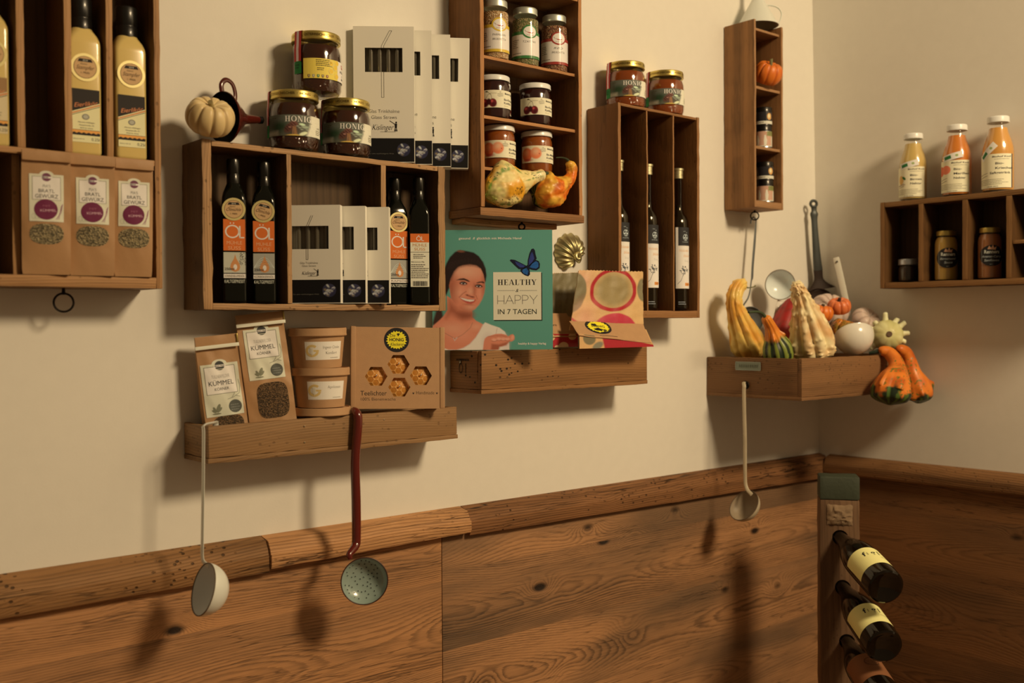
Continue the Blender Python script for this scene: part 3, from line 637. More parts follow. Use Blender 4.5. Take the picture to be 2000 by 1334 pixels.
def oil_bottle(loc, rot, label, kind, tilt=0., dim=False):
    w, H = .0378, .236; root = sq_bottle('oil_bottle', label, loc, rot, w, H, OIL, 'oil bottles in the wide crate', capw=.0108, sh=.700, cap_h=.195, capm=OILCAP)
    A = Art(); W2 = .0172; OR = S(206, 96, 34)
    if kind == 'back':
        V = .098; z = .033; A.rect(-W2, 0, W2, V, S(214, 190, 140), 1); A.rect(-W2, V-.016, W2, V, OR, 2)
        A.ell(-.002, V-.009, .0045, .0042, WHITE, 3, inner=.72); A.rect(.003, V-.0135, .0042, V-.005, WHITE, 3); A.rect(.003, V-.0135, .0075, V-.0124, WHITE, 3); A.rect(-.0035, V-.0038, -.0005, V-.003, WHITE, 3)
        A.text('MÜHLE', 0, V-.0235, .0055, S(196, 130, 70), 3, w=.026); A.text('SÜSS', 0, V-.031, .0055, S(196, 130, 70), 3, w=.02)
        A.line([(-W2, V-.034), (W2, V-.034)], .0006, INK, 3); A.greek(-.012, .014, V-.039, 3, .0032, .0012, S(70, 56, 40), 3, 2)
        A.text('Nährwerte je 100g', -.016, V-.053, .0022, INK, 3, 'l', w=.024); A.greek(-.016, .016, V-.058, 8, .0034, .0014, S(70, 56, 40), 3, 5)
        x = -.013
        rn = random.Random(3)
        while x < .014:
            q = rn.uniform(.0004, .0012); A.rect(x, .0015, x+q, .0105, INK, 3, 1); x += q+rn.uniform(.0004, .0009)
    else:
        V = .104; z = .032; A.rect(-W2, V-.051, W2, V, OR, 1)
        o = V-.020; A.ell(-.003, o, .0115, .0108, WHITE, 2, 40, inner=.80); A.rect(.0075, o-.0108, .0098, o+.009, WHITE, 2); A.rect(.0075, o-.0108, .0155, o-.0088, WHITE, 2)
        for q in (-.006, -.001): A.ell(q, o+.0135, .0011, .0011, WHITE, 2, 10)
        A.text('MÜHLE', 0, V-.041, .006, S(226, 150, 92), 2, w=.024); A.text('SÜSS', 0, V-.0495, .006, S(226, 150, 92), 2, w=.02)
        A.rect(-W2, .017, W2, V-.0535, S(186, 166, 124) if kind == 'sun' else S(160, 142, 108), 1)
        D = lambda s: [(s*(.0007+.0075*math.sin(min(1, q)*math.pi)**1.5 if q < 1 else 0), 0) for q in (0,)]
        dr = [(.0, .048), (.002, .041), (.0065, .033), (.0078, .0275), (.006, .022), (0, .0195), (-.006, .022), (-.0078, .0275), (-.0065, .033), (-.002, .041)]
        A.poly([(x+.001, y-.001) for x, y in dr], S(196, 122, 62), 2); A.ell(.001, .0265, .003, .0045, S(226, 204, 160), 3)
        if kind == 'sun':
            rn = random.Random(8)
            for k in range(60): A.ell(rn.uniform(.008, .018), rn.uniform(.030, .0495), .0006, .0006, S(60, 46, 32), 2, 6)
        else:
            for k in range(4): A.line([(-.017+.034*q, .026+(.006+.004*k)*math.sin(q*math.pi)) for q in [i/10 for i in range(11)]], .0005, S(206, 190, 150), 2)
        A.text('250ml', -.008, .0215, .0042, INK, 4, w=.015); A.rect(-W2, .0085, W2, .0155, S(222, 200, 156), 1)
        A.text('SONNENBLUMENÖL' if kind == 'sun' else 'KÜRBISKERNÖL' if kind == 'pump' else 'RAPSÖL', 0, .0102, .0036, S(110, 86, 52), 2, w=.031)
        A.text('KALTGEPRESST', 0, .0008, .0055, S(206, 186, 140), 2, w=.032); medal(root, w, z+.120, .0185, tilt, 2, -.0005)
    A.build('front_label', root, flat(0, -w/2, z), GLOSSY); return root
zb = zW0+.0112
p1 = WY(457, 480, -.050); p2 = WY(516.5, 480, -.050); p3 = WY(818.5, 480, -.0555); p4 = WY(779, 480, -.0310)
oil_bottle((p1.x, p1.y, zb), facing(p1, 2), 'sunflower oil bottle, left one of the front pair with orange labels', 'sun')
oil_bottle((p2.x, p2.y, zb), facing(p2, -3), 'pumpkin seed oil bottle beside the sunflower oil, its gold sticker tilted', 'pump', -.25)
oil_bottle((p3.x, p3.y, zb), facing(p3, 4), 'dark oil bottle showing its cream back label with barcode', 'back')
oil_bottle((p4.x-.0078, p4.y, zb), rad(-14), 'oil bottle in deep shade, left of the bottle showing a barcode', 'rape')

# --- honey
HONEY = mat('dark_honey', (.040, .0095, .0022), .12, 0, .5, .5); HONEY2 = mat('amber_honey', (.22, .048, .006), .12, 0, .5, .5, .05)
GL = glass('jar_glass'); GLR = glass('jar_glass_relief', relief=.8); GOLDLID = mat('gold_lid', S(190, 150, 66), .3, .85, var=.15, bscale=60)
def jar_lid(root, R, z0, z1, m, part='lid'):
    bm = B(); h = z1-z0
    lathe(bm, [(R*.9, z0+.001), (R*.985, z0), (R, z0+.0012), (R*.985, z0+h*.28), (R*.985, z0+h*.75), (R*.965, z1-.0012), (R*.92, z1-.0002), (R*.86, z1-.0012), (0, z1-.0012)], 64)
    return mk(part, bm, m, root)
def jar_glass(root, prof, m, mi_relief=None, part='glass_jar'):
    bm = B(); lathe(bm, prof, 64); bmesh.ops.recalc_face_normals(bm, faces=bm.faces)
    ms = [m]
    if mi_relief:
        ms.append(mi_relief[0])
        for f in bm.faces:
            if f.calc_center_median().z < mi_relief[1]: f.material_index = 1
    return mk(part, bm, ms, root)
def bee_label():
    P = Pic(150, 44, S(96, 84, 52), (0, 0, 120, 35)); P.ell(0, 17, 46, 20, S(74, 66, 36), .5); P.ell(58, 14, 40, 22, S(92, 86, 62), .5); P.ell(40, 20, 14, 8, S(44, 58, 30), .6)
    P.poly([(0, 27), (38, 27), (38, 35), (0, 35)], S(160, 140, 100), 3)
    P.poly([(92, -1), (121, -1), (121, 36), (84, 36), (90, 20)], S(214, 188, 138), 2.5)
    P.ell(66, 25, 15, 9, S(70, 46, 28), .4, -.5, .7)
    P.ell(57, 22, 10, 6, S(92, 52, 34), .25, -.75); P.ell(64, 15.5, 6, 5, S(110, 62, 42), .3)
    for k in range(5): P.line([(50+k*3.1, 22-k*2.2), (55+k*3.0, 27-k*2.4)], 1.1, S(52, 30, 22))
    P.ell(58, 21, 2.2, 1.2, S(156, 100, 72), .5); P.line([(63, 20), (62, 32)], 1.3, S(150, 96, 60)); P.line([(66, 20), (68, 32)], 1.1, S(110, 66, 44)); P.poly([(63, 20), (67, 20), (69, 34), (64, 34)], S(160, 104, 52), 1.5, .7)
    P.ell(64, 35.5, 12, 2.6, S(206, 156, 60), .3); P.ell(79, 31, 7, 2.6, S(206, 204, 128), .2, -.35); P.ell(77, 16, 5, 2, S(190, 190, 130), .25, .1); P.ell(82, 20, 6, 2, S(150, 146, 100), .4)
    for k in range(7): P.ell(70+k*3.1, 19+(k % 3)*2.6, 2.4, .9, S(140, 134, 96), .5)
    P.grain(.07, 2); return P
BEE = bee_label()
def seal(root, R, Rl, zt, z_end, phi, col=None, w=.0155):
    pts = [(Rl*.45, zt+.0002), (Rl*.9, zt+.0004), (Rl+.0006, zt-.001), (Rl+.0012, zt-.010), (R*.985+.0012, zt-.022), (R+.0015, zt-.031), (R+.0015, z_end)]
    A = Art(); n = len(pts)-1; RD, WH = S(172, 46, 34), S(214, 176, 146)
    for a, b_, c in ((-.5, -.17, RD), (-.17, .17, WH), (.17, .5, RD)):
        A.add([(q*w, i) for i in range(n+1) for q in (a, b_)], [(2*i, 2*i+1, 2*i+3, 2*i+2) for i in range(n)], c, 1)
    def fn(u, v, l):
        r, z = pts[int(v)]; a = phi+u/R
        return ((r+l)*math.sin(a), -(r+l)*math.cos(a), z)
    A.build('paper_seal', root, fn, PAPER, 'red and white striped paper seal')
    A = Art(); g = S(34, 104, 40); A.poly([(-w*.52, -.022), (w*.52, -.022), (w*.52, -.004), (w*.36, 0), (0, .002), (-w*.36, 0), (-w*.52, -.004)], g, 1)
    A.greek(-w*.36, w*.36, -.0085, 2, .0045, .0022, S(20, 60, 26), 2, 3)
    A.build('seal_tag', root, cyl(R+.0008, z_end+.001, phi), PAPER, 'green tag ending the seal')
def honey_jar(loc, rot, label, m, kind, seal_phi, R=.0435, H=.100, group='honey jars', grp=None):
    root = thing('honey_jar', label, 'jar', loc, (0, 0, rot), grp or group)
    k = H/.100
    pr = [(0, .0008), (R*.80, 0), (R*.93, .003), (R*.99, .010), (R, .018), (R, .060*k), (R*.985, .070*k), (R*.93, .078*k), (R*.89, .082*k), (R*.89, .0885*k)]
    jar_glass(root, pr, GL, (GLR, .030*k))
    bm = B(); lathe(bm, [(0, .003)]+[(r-.0016, max(z, .003)) for r, z in pr[1:8]]+[(0, .0785*k)], 48); mk('honey', bm, m, root)
    bm = B(); lathe(bm, [(R*.90, .0805*k), (R*.915, .0815*k), (R*.90, .0825*k)], 48); mk('neck_ring', bm, GL, root)
    l = jar_lid(root, R*.975, .0855*k, H, GOLDLID)
    A = Art(); A.text('ECHTER  ·  ÖSTERREICHISCHER  ·  HONIG  ·  ECHTER', 0, .0055*k, .0042, S(120, 86, 34), 1, w=R*3.4, bold=.01); A.build('lid_lettering', l, cyl(R*.977, .0855*k, -.4), FOIL)
    A = Art()
    if kind == 'bee':
        A.pic(BEE, -.075, 0, .054, .035, 1); A.serif('HONIG', .002, .0235, .0092, .046, S(222, 206, 160), 2); A.text('Österreich', .018, .0205, .002, S(60, 50, 34), 2, w=.016, shear=.2)
        A.greek(-.058, -.036, .029, 6, .003, .0011, S(70, 58, 34), 2, 4); A.text('JOSEF', .044, .0145, .003, S(80, 64, 38), 2, w=.011); A.greek(.036, .051, .011, 3, .003, .0014, S(110, 92, 60), 2, 7)
        A.build('front_label', root, cyl(R+.0003, .0215*k), PAPER)
    else:
        Y = S(226, 176, 62); A.rect(-.062, 0, .052, .034, Y, 1); A.rect(.002, 0, .040, .034, S(228, 206, 150), 2)
        for q, r_ in ((-.001, .007), (-.004, .021), (.0, .030), (.041, .012), (.042, .026), (-.013, .014), (-.013, .027)):
            hx = [(q+.0052*math.cos(rad(60*i)), r_+.0052*math.sin(rad(60*i))) for i in range(6)]; hx = [(x, min(.034, max(0, y))) for x, y in hx]
            A.poly(hx, S(222, 166, 50), 3); A.line(hx, .0005, S(236, 200, 110), 4, True)
        A.ell(.020, .027, .0055, .0055, S(196, 176, 130), 3, inner=.9); A.poly([(.015, .030), (.022, .0295), (.0255, .0245), (.0175, .0235)], S(186, 50, 34), 4); A.line([(.0155, .0278), (.0245, .0262)], .0016, S(230, 206, 170), 5)
        A.text('HONIG', .020, .0155, .0046, INK, 4, w=.020); A.ell(.020, .0055, .005, .0014, S(90, 80, 60), 4)
        A.frame(.0175, .0062, .0225, .0115, .0005, S(110, 100, 76), 4)
        A.greek(-.040, -.010, .0305, 4, .003, .0012, S(70, 56, 30), 3, 9); A.greek(-.038, -.024, .017, 2, .003, .0012, S(70, 56, 30), 3, 10)
        for i, c in enumerate((S(120, 84, 40), S(150, 130, 90), S(40, 104, 50), S(110, 80, 50), S(120, 40, 40))):
            u = -.052+i*.0078; A.poly([(u-.002, .0065), (u+.002, .0065), (u+.002, .003), (u, .0008), (u-.002, .003)], c, 3); A.poly([(u-.0008, .0055), (u+.0008, .0055), (u, .002)], S(220, 190, 120), 4)
        A.build('front_label', root, cyl(R+.0003, .0215*k), PAPER)
    if kind != 'bee': seal(root, R, R*.977, H, .050*k, seal_phi)
    else: seal(root, R, R*.977, H, .042*k, seal_phi)
    return root
zt = zW1+.0006
q1 = WY(574, 240, -.047); q2 = WY(676, 240, -.047); q3 = WY(617.5, 130, -.047)
honey_jar((q1.x, q1.y, zt), facing(q1, 8), 'honey jar with bee label at lower left of the stack of three', HONEY, 'bee', rad(-86))
honey_jar((q2.x, q2.y, zt), facing(q2, 13), 'honey jar with bee label in front of the straw boxes', HONEY, 'bee', rad(-92))
honey_jar((q3.x, q3.y, zt+.1008), facing(q3, 52), 'honey jar with yellow honeycomb label topping the stack', HONEY, 'comb', rad(-96), H=.105)
zt = zT1+.0004
q4 = WY(1222, 160, -.050); q5 = WY(1299, 180, -.050)
honey_jar((q4.x, q4.y, zt), facing(q4, 20), 'left amber honey jar on the tall syrup crate', HONEY2, 'bee', rad(-80), grp='amber honey jars on the tall crate')
honey_jar((q5.x, q5.y, zt), facing(q5, 24), 'right amber honey jar on the tall syrup crate', HONEY2, 'bee', rad(-90), grp='amber honey jars on the tall crate')

# --- spice jars and jams in the centre crate
ALUM = mat('matt_gold_lid', S(206, 186, 140), .35, .7); WLID = mat('white_lid', S(214, 202, 176), .35, 0, .5, .3)
def flecks(name, cols, sc=420.):
    if name in _M: return _M[name]
    m = bpy.data.materials.new(name); m.use_nodes = True; N, L = nt(m); b = N['Principled BSDF']; b.inputs['Roughness'].default_value = .75
    tc = N.new('ShaderNodeTexCoord'); v = N.new('ShaderNodeTexVoronoi'); v.inputs['Scale'].default_value = sc; L.new(tc.outputs['Object'], v.inputs['Vector'])
    mp = N.new('ShaderNodeMapping'); mp.inputs['Scale'].default_value = (1, 1, 1.5); L.new(tc.outputs['Object'], mp.inputs[0]); L.new(mp.outputs[0], v.inputs['Vector'])
    sp = N.new('ShaderNodeSeparateColor'); L.new(v.outputs['Color'], sp.inputs[0]); r = N.new('ShaderNodeValToRGB'); r.color_ramp.interpolation = 'CONSTANT'; e = r.color_ramp.elements
    e[0].color = (*cols[0], 1); e[1].position = 1/len(cols); e[1].color = (*cols[1], 1)
    for k, c in enumerate(cols[2:]):
        x = e.new((k+2)/len(cols)); x.color = (*c, 1)
    L.new(sp.outputs[0], r.inputs[0]); L.new(r.outputs[0], b.inputs['Base Color'])
    bp = N.new('ShaderNodeBump'); bp.inputs['Strength'].default_value = .8; bp.inputs['Distance'].default_value = .002; L.new(v.outputs['Distance'], bp.inputs['Height']); L.new(bp.outputs['Normal'], b.inputs['Normal'])
    _M[name] = m; return m
def spice_jar(loc, rot, label, col, fill, txt):
    R, H = .0278, .118; root = thing('spice_jar', label, 'jar', loc, (0, 0, rot), 'spice jars on the upper shelf')
    pr = [(0, .001), (R*.85, 0), (R*.97, .002), (R, .006), (R, .088), (R*.97, .094), (R*.86, .099), (R*.84, .107)]
    jar_glass(root, pr, GL); bm = B(); lathe(bm, [(0, .003)]+[(r-.0014, max(.003, z)) for r, z in pr[1:6]]+[(0, .093)], 40); mk('spice_mix', bm, fill, root)
    jar_lid(root, R*.90, .104, H, ALUM)
    A = Art(); U = R*2.6; A.rect(-U*.6, .014, U*.5, .064, S(218, 194, 154), 1); A.rect(-U*.6, .014, U*.5, .0195, col, 2); A.rect(-U*.6, .061, U*.5, .067, col, 2)
    A.ell(.004, .067, .0165, .0135, col, 3); A.ell(.004, .067, .0135, .0105, S(224, 204, 170), 4)
    A.poly([(-.004, .0665), (.002, .0635), (.009, .0635), (.012, .066), (.008, .0655), (.002, .0655)], S(160, 34, 24), 5); A.line([(-.004, .0665), (-.007, .0695)], .0006, S(90, 50, 30), 5)
    A.text('LA CUCINA', .004, .059, .0022, S(120, 84, 60), 5, w=.015)
    for k, t in enumerate(txt): A.text(t, .003, .045-k*.0085, .0042, S(60, 50, 40), 2, w=.028 if len(t) > 7 else .02, shear=.25, bold=-.005)
    A.greek(-.036, -.019, .050, 5, .0036, .0012, S(96, 80, 60), 2, len(txt)); A.greek(-.036, -.008, .0235, 1, .003, .0012, S(96, 80, 60), 2, 6)
    A.build('front_label', root, cyl(R+.0003), GLOSSY); return root
Cz = lambda k: zC0+crate_mid.get('z%d' % k, 0)
zsh1 = WY(1033, 125.5, -.090).z+.0005; zsh2 = WY(1033, 238.5, -.090).z+.0005; zsh3 = WY(1033, 336, -.062).z+.0005
SP = (('yellow', S(206, 156, 40), ((.62, .42, .22), (.5, .3, .12), (.7, .55, .35), (.35, .22, .1)), ('PARMESAN', 'BRUSCHETTA')), ('green', S(58, 104, 44), ((.16, .2, .07), (.3, .26, .12), (.12, .13, .05), (.36, .3, .16)), ('TZATZIKI',)), ('red', S(150, 50, 34), ((.2, .07, .04), (.32, .13, .06), (.12, .05, .03), (.4, .26, .14)), ('RED', 'BRUSCHETTA')))
for px, (c, col, fl, t) in zip((967, 1026, 1082.5), SP):
    p = WY(px, 80, -.058); spice_jar((p.x, p.y, zsh1), facing(p, 12), 'spice jar with %s-banded label on the upper shelf' % c, col, flecks('spice_'+c, fl), t)
def fruit_pic(kind):
    P = Pic(120, 36, S(222, 200, 134), (0, 0, 110, 33))
    if kind == 'cherry':
        for cx in (20, 38):
            P.ell(cx, 24, 8.5, 8, S(104, 22, 20), .1); P.ell(cx-2.5, 21, 3, 2.4, S(190, 70, 56), .6); P.ell(cx+2, 27, 5, 4, S(70, 12, 14), .6)
        P.ell(29, 22, 5, 6, S(60, 14, 14), .2)
        P.line([(36, 17), (34, 9), (27, 4), (24, 3)], .8, S(90, 70, 30)); P.line([(21, 17), (27, 9), (34, 6), (46, 6)], .7, S(110, 92, 40)); P.ell(24, 3, 3, 1.2, S(70, 60, 26), .3)
    else:
        P.ell(16, 17, 14, 13, S(206, 92, 44), .12); P.ell(12, 13, 7, 6, S(224, 130, 74), .7); P.line([(26, 8), (28, 17), (24, 28)], .9, S(180, 66, 36), .6)
        P.ell(38, 15, 13, 11, S(220, 112, 60), .12); P.ell(38, 11, 8, 6, S(232, 150, 96), .7); P.ell(46, 16, 1.2, 1.2, S(150, 60, 30), .4); P.ell(18, 28, 10, 2.5, S(170, 60, 36), .6)
    P.grain(.03); return P
CH, AP = fruit_pic('cherry'), fruit_pic('apricot')
CHJ = mat('cherry_jam', (.028, .004, .004), .2, 0, .5, .5); APJ = mat('apricot_jam', (.30, .082, .014), .2, 0, .5, .5, .2)
def jam_jar(loc, rot, label, kind, group, R=.0335):
    H = .0845; root = thing('jam_jar', label, 'jar', loc, (0, 0, rot), group)
    pr = [(0, .001), (R*.82, 0), (R*.95, .002), (R, .008), (R, .060), (R*.97, .067), (R*.91, .071), (R*.90, .074), (R*.93, .075), (R*.90, .0765), (R*.89, .082)]
    jar_glass(root, pr, GL); bm = B(); lathe(bm, [(0, .003)]+[(r-.0015, max(z, .003)) for r, z in pr[1:8]]+[(0, .074)], 40); mk('jam', bm, CHJ if kind == 'cherry' else APJ, root)
    jar_lid(root, R*.975, .0735, H, WLID)
    A = Art(); k = R/.0335; A.pic(CH if kind == 'cherry' else AP, -.046*k, .019, .052*k, .053, 1)
    if k < 1: A.build('front_label', root, cyl(R+.0003), PAPER); return root
    A.text('Biohof Kogl', .025, .0455, .0034, INK, 2, w=.024, bold=.03); A.text('Bio-Kirschen' if kind == 'cherry' else 'Bio-Marillen', .011, .0335, .0042, INK, 2, 'l', w=.031, bold=.018); A.text('Konfitüre', .011, .0270, .0042, INK, 2, 'l', w=.024, bold=.018)
    A.text('der', .003, .0485, .002, INK, 2, shear=.3); A.text('wunderbare', .003, .0455, .002, INK, 2, w=.012, shear=.3, rot=.15); A.line([(-.003, .0425), (.009, .0445)], .0006, INK, 2); A.line([(-.001, .0405), (.009, .042)], .0006, INK, 2)
    A.text('200 g netto', .011, .0225, .0018, S(150, 130, 60), 2, 'l', w=.012); A.build('front_label', root, cyl(R+.0003), PAPER); return root
for px, py, y, k, lab in ((964, 180, -.056, 'cherry', 'cherry jam jar against the left side of the middle shelf'), (1045, 200, -.056, 'cherry', 'cherry jam jar at the front in the middle of its shelf'), (1011, 190, -.0345, 'cherry', 'narrow jam jar hidden behind the two cherry jam jars'), (974, 285, -.047, 'apricot', 'left apricot jam jar above the yellow gourd'), (1048, 295, -.047, 'apricot', 'right apricot jam jar above the gourds')):
    p = WY(px, py, y)
    jam_jar((p.x if y < -.04 else (WY(964, 180, -.056).x+WY(1045, 200, -.056).x)/2-.002, y if y < -.04 else -.0235, zsh2 if k == 'cherry' else zsh3), facing(p, 18 if y < -.04 else 95), lab, k, '%s jam jars' % k, .0335 if y < -.04 else .0150)

# --- syrup bottles
SYR = mat('dark_syrup', (.020, .012, .005), .15, 0, .5, .5); SYG = glass('syrup_glass', (.62, .58, .46)); GCAP = mat('pale_gold_cap', S(206, 176, 112), .3, .8)
def syrup_bottle(loc, rot, label):
    R, H = .0238, .327; root = thing('syrup_bottle', label, 'bottle', loc, (0, 0, rot), 'syrup bottles in the tall crate')
    pr = [(0, .002), (R*.9, 0), (R*.98, .002), (R, .006), (R, .196), (R*.96, .206), (R*.80, .216), (R*.55, .224), (R*.43, .232), (.0098, .242), (.0095, .262), (.0095, .305)]
    jar_glass(root, pr, SYG, part='glass_body'); bm = B(); lathe(bm, [(0, .006)]+[(r-.0015, max(z, .006)) for r, z in pr[1:10]]+[(0, .243)], 40); mk('syrup', bm, SYR, root)
    bm = B(); lathe(bm, [(.0098, .303), (.0112, .3035), (.0112, .310), (.0105, .3105), (.0105, .3115), (.0112, .312), (.0112, .321), (.0128, .322), (.0128, .3262), (.012, H), (0, H)], 32); mk('cap', bm, GCAP, root)
    A = Art(); A.rect(-.018, .050, .022, .190, S(224, 206, 174), 1); A.rect(-.012, .148, .022, .190, S(46, 40, 32), 2)
    for q in (-1, 1):
        A.ell(.006+q*.0034, .169, .003, .0055, S(190, 180, 164), 3, 24, inner=.7, rot=q*.4); A.ell(.006+q*.0025, .1635, .0025, .004, S(190, 180, 164), 3, 20, inner=.7, rot=-q*.3)
    A.text('unser', .003, .180, .002, S(190, 180, 164), 3); A.text('hof', .009, .177, .002, S(190, 180, 164), 3); A.text('AUS DER NATUR', .006, .1555, .0018, S(190, 180, 164), 3, w=.017)
    A.text('Holunder-', .004, .134, .0066, S(206, 132, 60), 2, w=.028, shear=.4, bold=-.01); A.text('blüten', .010, .122, .0066, S(206, 132, 60), 2, w=.02, shear=.4, bold=-.01); A.text('Sirup', .009, .111, .005, S(150, 136, 112), 2, w=.012, bold=-.02)
    rn = random.Random(5)
    for k in range(42):
        a, r = rn.uniform(0, 6.28), rn.uniform(0, 1); A.ell(.001+.012*r*math.cos(a), .092+.009*r*math.sin(a), .0014, .0011, S(84, 78, 66), 2, 8, rot=a)
    A.line([(.002, .090), (-.002, .078), (-.006, .068), (-.014, .060)], .0009, S(100, 92, 76), 2); A.line([(-.002, .078), (.006, .088)], .0006, S(100, 92, 76), 2)
    A.rect(.004, .056, .019, .063, S(206, 122, 50), 2); A.text('0,5l', .0115, .0578, .0032, S(120, 60, 24), 3); A.build('front_label', root, cyl(R+.0003), PAPER)
    A = Art(); A.greek(-.012, .012, .018, 2, .0045, .0016, S(150, 140, 120), 1, 2); A.build('bottle_print', root, cyl(R+.0004), PAPER); return root
zb = zT0+.0176
for px, lab in ((1208, 'elderflower syrup bottle in the left bay of the tall crate'), (1265, 'elderflower syrup bottle in the middle bay of the tall crate'), (1325, 'elderflower syrup bottle in the right bay of the tall crate')):
    p = WY(px, 470, -.061); syrup_bottle((p.x, p.y, zb), facing(p, 28), lab)

# --- right-hand crate: juices and sauces
def rp(px, py, d): return WX(px, py, XRC-d)
JG = glass('juice_glass')
def juice(loc, rot, label, col, kind, H):
    R = H*.2; root = thing('juice_bottle', label, 'bottle', loc, (0, 0, rot), 'juice bottles on the right-hand crate'); k = H/.172
    pr = [(0, .002), (R*.9, 0), (R*.98, .002), (R, .006), (R, .090*k), (R*.97, .102*k), (R*.85, .118*k), (R*.68, .134*k), (R*.60, .146*k), (R*.585, .150*k), (R*.62, .152*k), (R*.62, .156*k), (R*.58, .158*k), (R*.58, .164*k)]
    jar_glass(root, pr, JG, part='glass_body'); bm = B(); lathe(bm, [(0, .004)]+[(r-.0015, max(z, .004)) for r, z in pr[1:9]]+[(0, .146*k)], 40); mk('juice', bm, mat('juice_'+kind, col,   .25, 0, .5, .5, .12), root)
    jar_lid(root, R*.70, .158*k, H, WLID, 'cap')
    A = Art(); a0 = rad(-12); U = R*1.15; A.rect(-U*1.5, .008, U*.78, .084*k, S(222, 198, 132), 1)
    if kind == 'plum': A.rect(U*.78, .008, U*.86, .084*k, S(30, 40, 44), 2)
    A.text('Biohof Kogl', U*.2, .076*k, .0038, INK, 2, w=U*1.05, bold=.02, shear=.1); A.greek(-U*.2, U*.7, .0715*k, 1, .003, .001, S(120, 104, 70), 2, 3)
    L3 = {'pear': ('Bio-', 'Birnen', 'Nektar'), 'apricot': ('Bio-', 'Marillen', 'Nektar'), 'plum': ('Bio-', 'Kriecherl', 'Saftgetränk')}[kind]
    for i, t in enumerate(L3): A.text(t, -U*.18 if kind != 'plum' else (-U*.15, -U*.15, -U*.45)[i], (.060-i*.0105)*k, .0052, INK, 2, 'l', w=min(U*1.15, .0046*len(t)), bold=.018)
    if kind == 'apricot':
        A.ell(-U*1.15, .060*k, .013, .012, S(206, 96, 56), 2); A.ell(-U*.68, .062*k, .0125, .0105, S(222, 110, 66), 3)
    if kind == 'pear':
        A.ell(-U*.85, .052*k, .008, .011, S(206, 150, 70), 2); A.ell(-U*.6, .056*k, .006, .003, S(50, 90, 34), 3, rot=-.7); A.line([(-U*1.1, .036*k), (-U*.5, .04*k)], .0009, S(120, 60, 40), 3)
    for q in (0, 1): A.line([(-U*1.2, (.037-q*.006)*k), (-U*.6, (.042-q*.006)*k)], .0009, S(90, 70, 44), 3)
    A.greek(-U*1.45, U*.7, .026*k, 4, .0036, .0012, S(130, 112, 74), 2, 5); A.text('10.05.2020', -U*.3, .0095*k, .0026, INK, 2, w=U*.6, shear=.2)
    A.build('front_label', root, cyl(R+.0004, 0, a0), PAPER)
    A = Art(); c, d = (math.cos(.22), math.sin(.22)) if kind != 'plum' else (math.cos(.75), math.sin(.75)); P = lambda x, y: (x*c-y*d, x*d+y*c); w_, h_ = U*.62, .0075
    A.poly([P(-w_, -h_), P(w_, -h_), P(w_, h_), P(-w_, h_)], S(216, 196, 150), 2); A.poly([P(-w_*.82, -h_*.5), P(-w_*.1, -h_*.5), P(-w_*.1, h_*.55), P(-w_*.82, h_*.55)], S(44, 100, 44), 3); A.ell(*P(w_*.45, 0), .0035, .003, S(150, 150, 80), 3)
    A.build('organic_sticker', root, cyl(R+.0009, (.093 if kind == 'apricot' else .090)*k, rad(-30) if kind != 'plum' else rad(-50)), PAPER, 'small white sticker with a green square'); return root
zt = zR1+.0006
for px, H, kind, col, lab in ((1783.5, .167, 'pear', S(186, 142, 66), 'pale yellow pear nectar bottle nearest the room corner'), (1869, .172, 'apricot', S(188, 100, 28), 'orange apricot nectar bottle between two paler bottles'), (1949.5, .1765, 'plum', S(190, 122, 44), 'golden plum juice bottle, rightmost on the right-hand crate')):
    p = rp(px, 330, .045); juice((p.x, p.y, zt), facing(p, 12), lab, col, kind, H)
def sauce(loc, rot, label, col, name):
    R, H = .0275, .122; root = thing('sauce_jar', label, 'jar', loc, (0, 0, rot), 'sauce jars in the right-hand crate')
    pr = [(0, .001), (R*.85, 0), (R*.97, .002), (R, .007), (R, .088), (R*.95, .098), (R*.80, .106), (R*.79, .113)]
    jar_glass(root, pr, GL); bm = B(); lathe(bm, [(0, .003)]+[(r-.0014, max(z, .003)) for r, z in pr[1:7]]+[(0, .107)], 40); mk('sauce', bm, mat('sauce_'+name[0], col, .3, 0, .5, .4), root)
    jar_lid(root, R*.84, .110, H, GOLDLID)
    A = Art(); A.ell(.002, .055, R*1.05, .0245, S(30, 28, 24), 1, 40); A.poly([(-.008, .070), (-.004, .078), (0, .073), (.004, .080), (.007, .073), (.012, .076), (.010, .068)], S(200, 140, 90), 2)
    A.text('Renners', .002, .060, .0085, S(206, 196, 170), 3, w=.034, bold=.02)
    for i, t in enumerate(name): A.text(t, .002, .0505-i*.009, .0055, S(190, 180, 150), 3, w=.0038*len(t), shear=.25)
    A.greek(-.003, .007, .034, 1, .003, .001, S(150, 140, 110), 3, 2)
    A.build('front_label', root, cyl(R+.0003, 0, 0), GLOSSY); return root
zb = zR0+.0148
p = rp(1848, 545, .040); sauce((p.x, p.y, zb), facing(p, 6), 'mustard-coloured sauce jar with an oval black label', S(170, 122, 44), ('Birnensenf', 'Sauce'))
p = rp(1933, 545, .040); sauce((p.x, p.y, zb), facing(p, 6), 'reddish brown sauce jar with an oval black label', S(140, 78, 32), ('Ananas-Curry', 'Senfsauce'))
p = rp(1774, 550, .040); root = thing('small_jar', 'small dark jar with silver lid in the first bay of the right-hand crate', 'jar', (p.x, p.y, zb), 0)
pr = [(0, .001), (.021, 0), (.0235, .003), (.0245, .008), (.0245, .034), (.0225, .040), (.0215, .046)]
jar_glass(root, pr, GL); bm = B(); lathe(bm, [(0, .003)]+[(r-.0014, max(z, .003)) for r, z in pr[1:6]]+[(0, .040)], 40); mk('preserve', bm, mat('dark_preserve', (.02, .008, .004), .3, 0, .5, .4), root)
jar_lid(root, .0245, .044, .0585, mat('silver_lid', S(190, 176, 150), .35, .8))

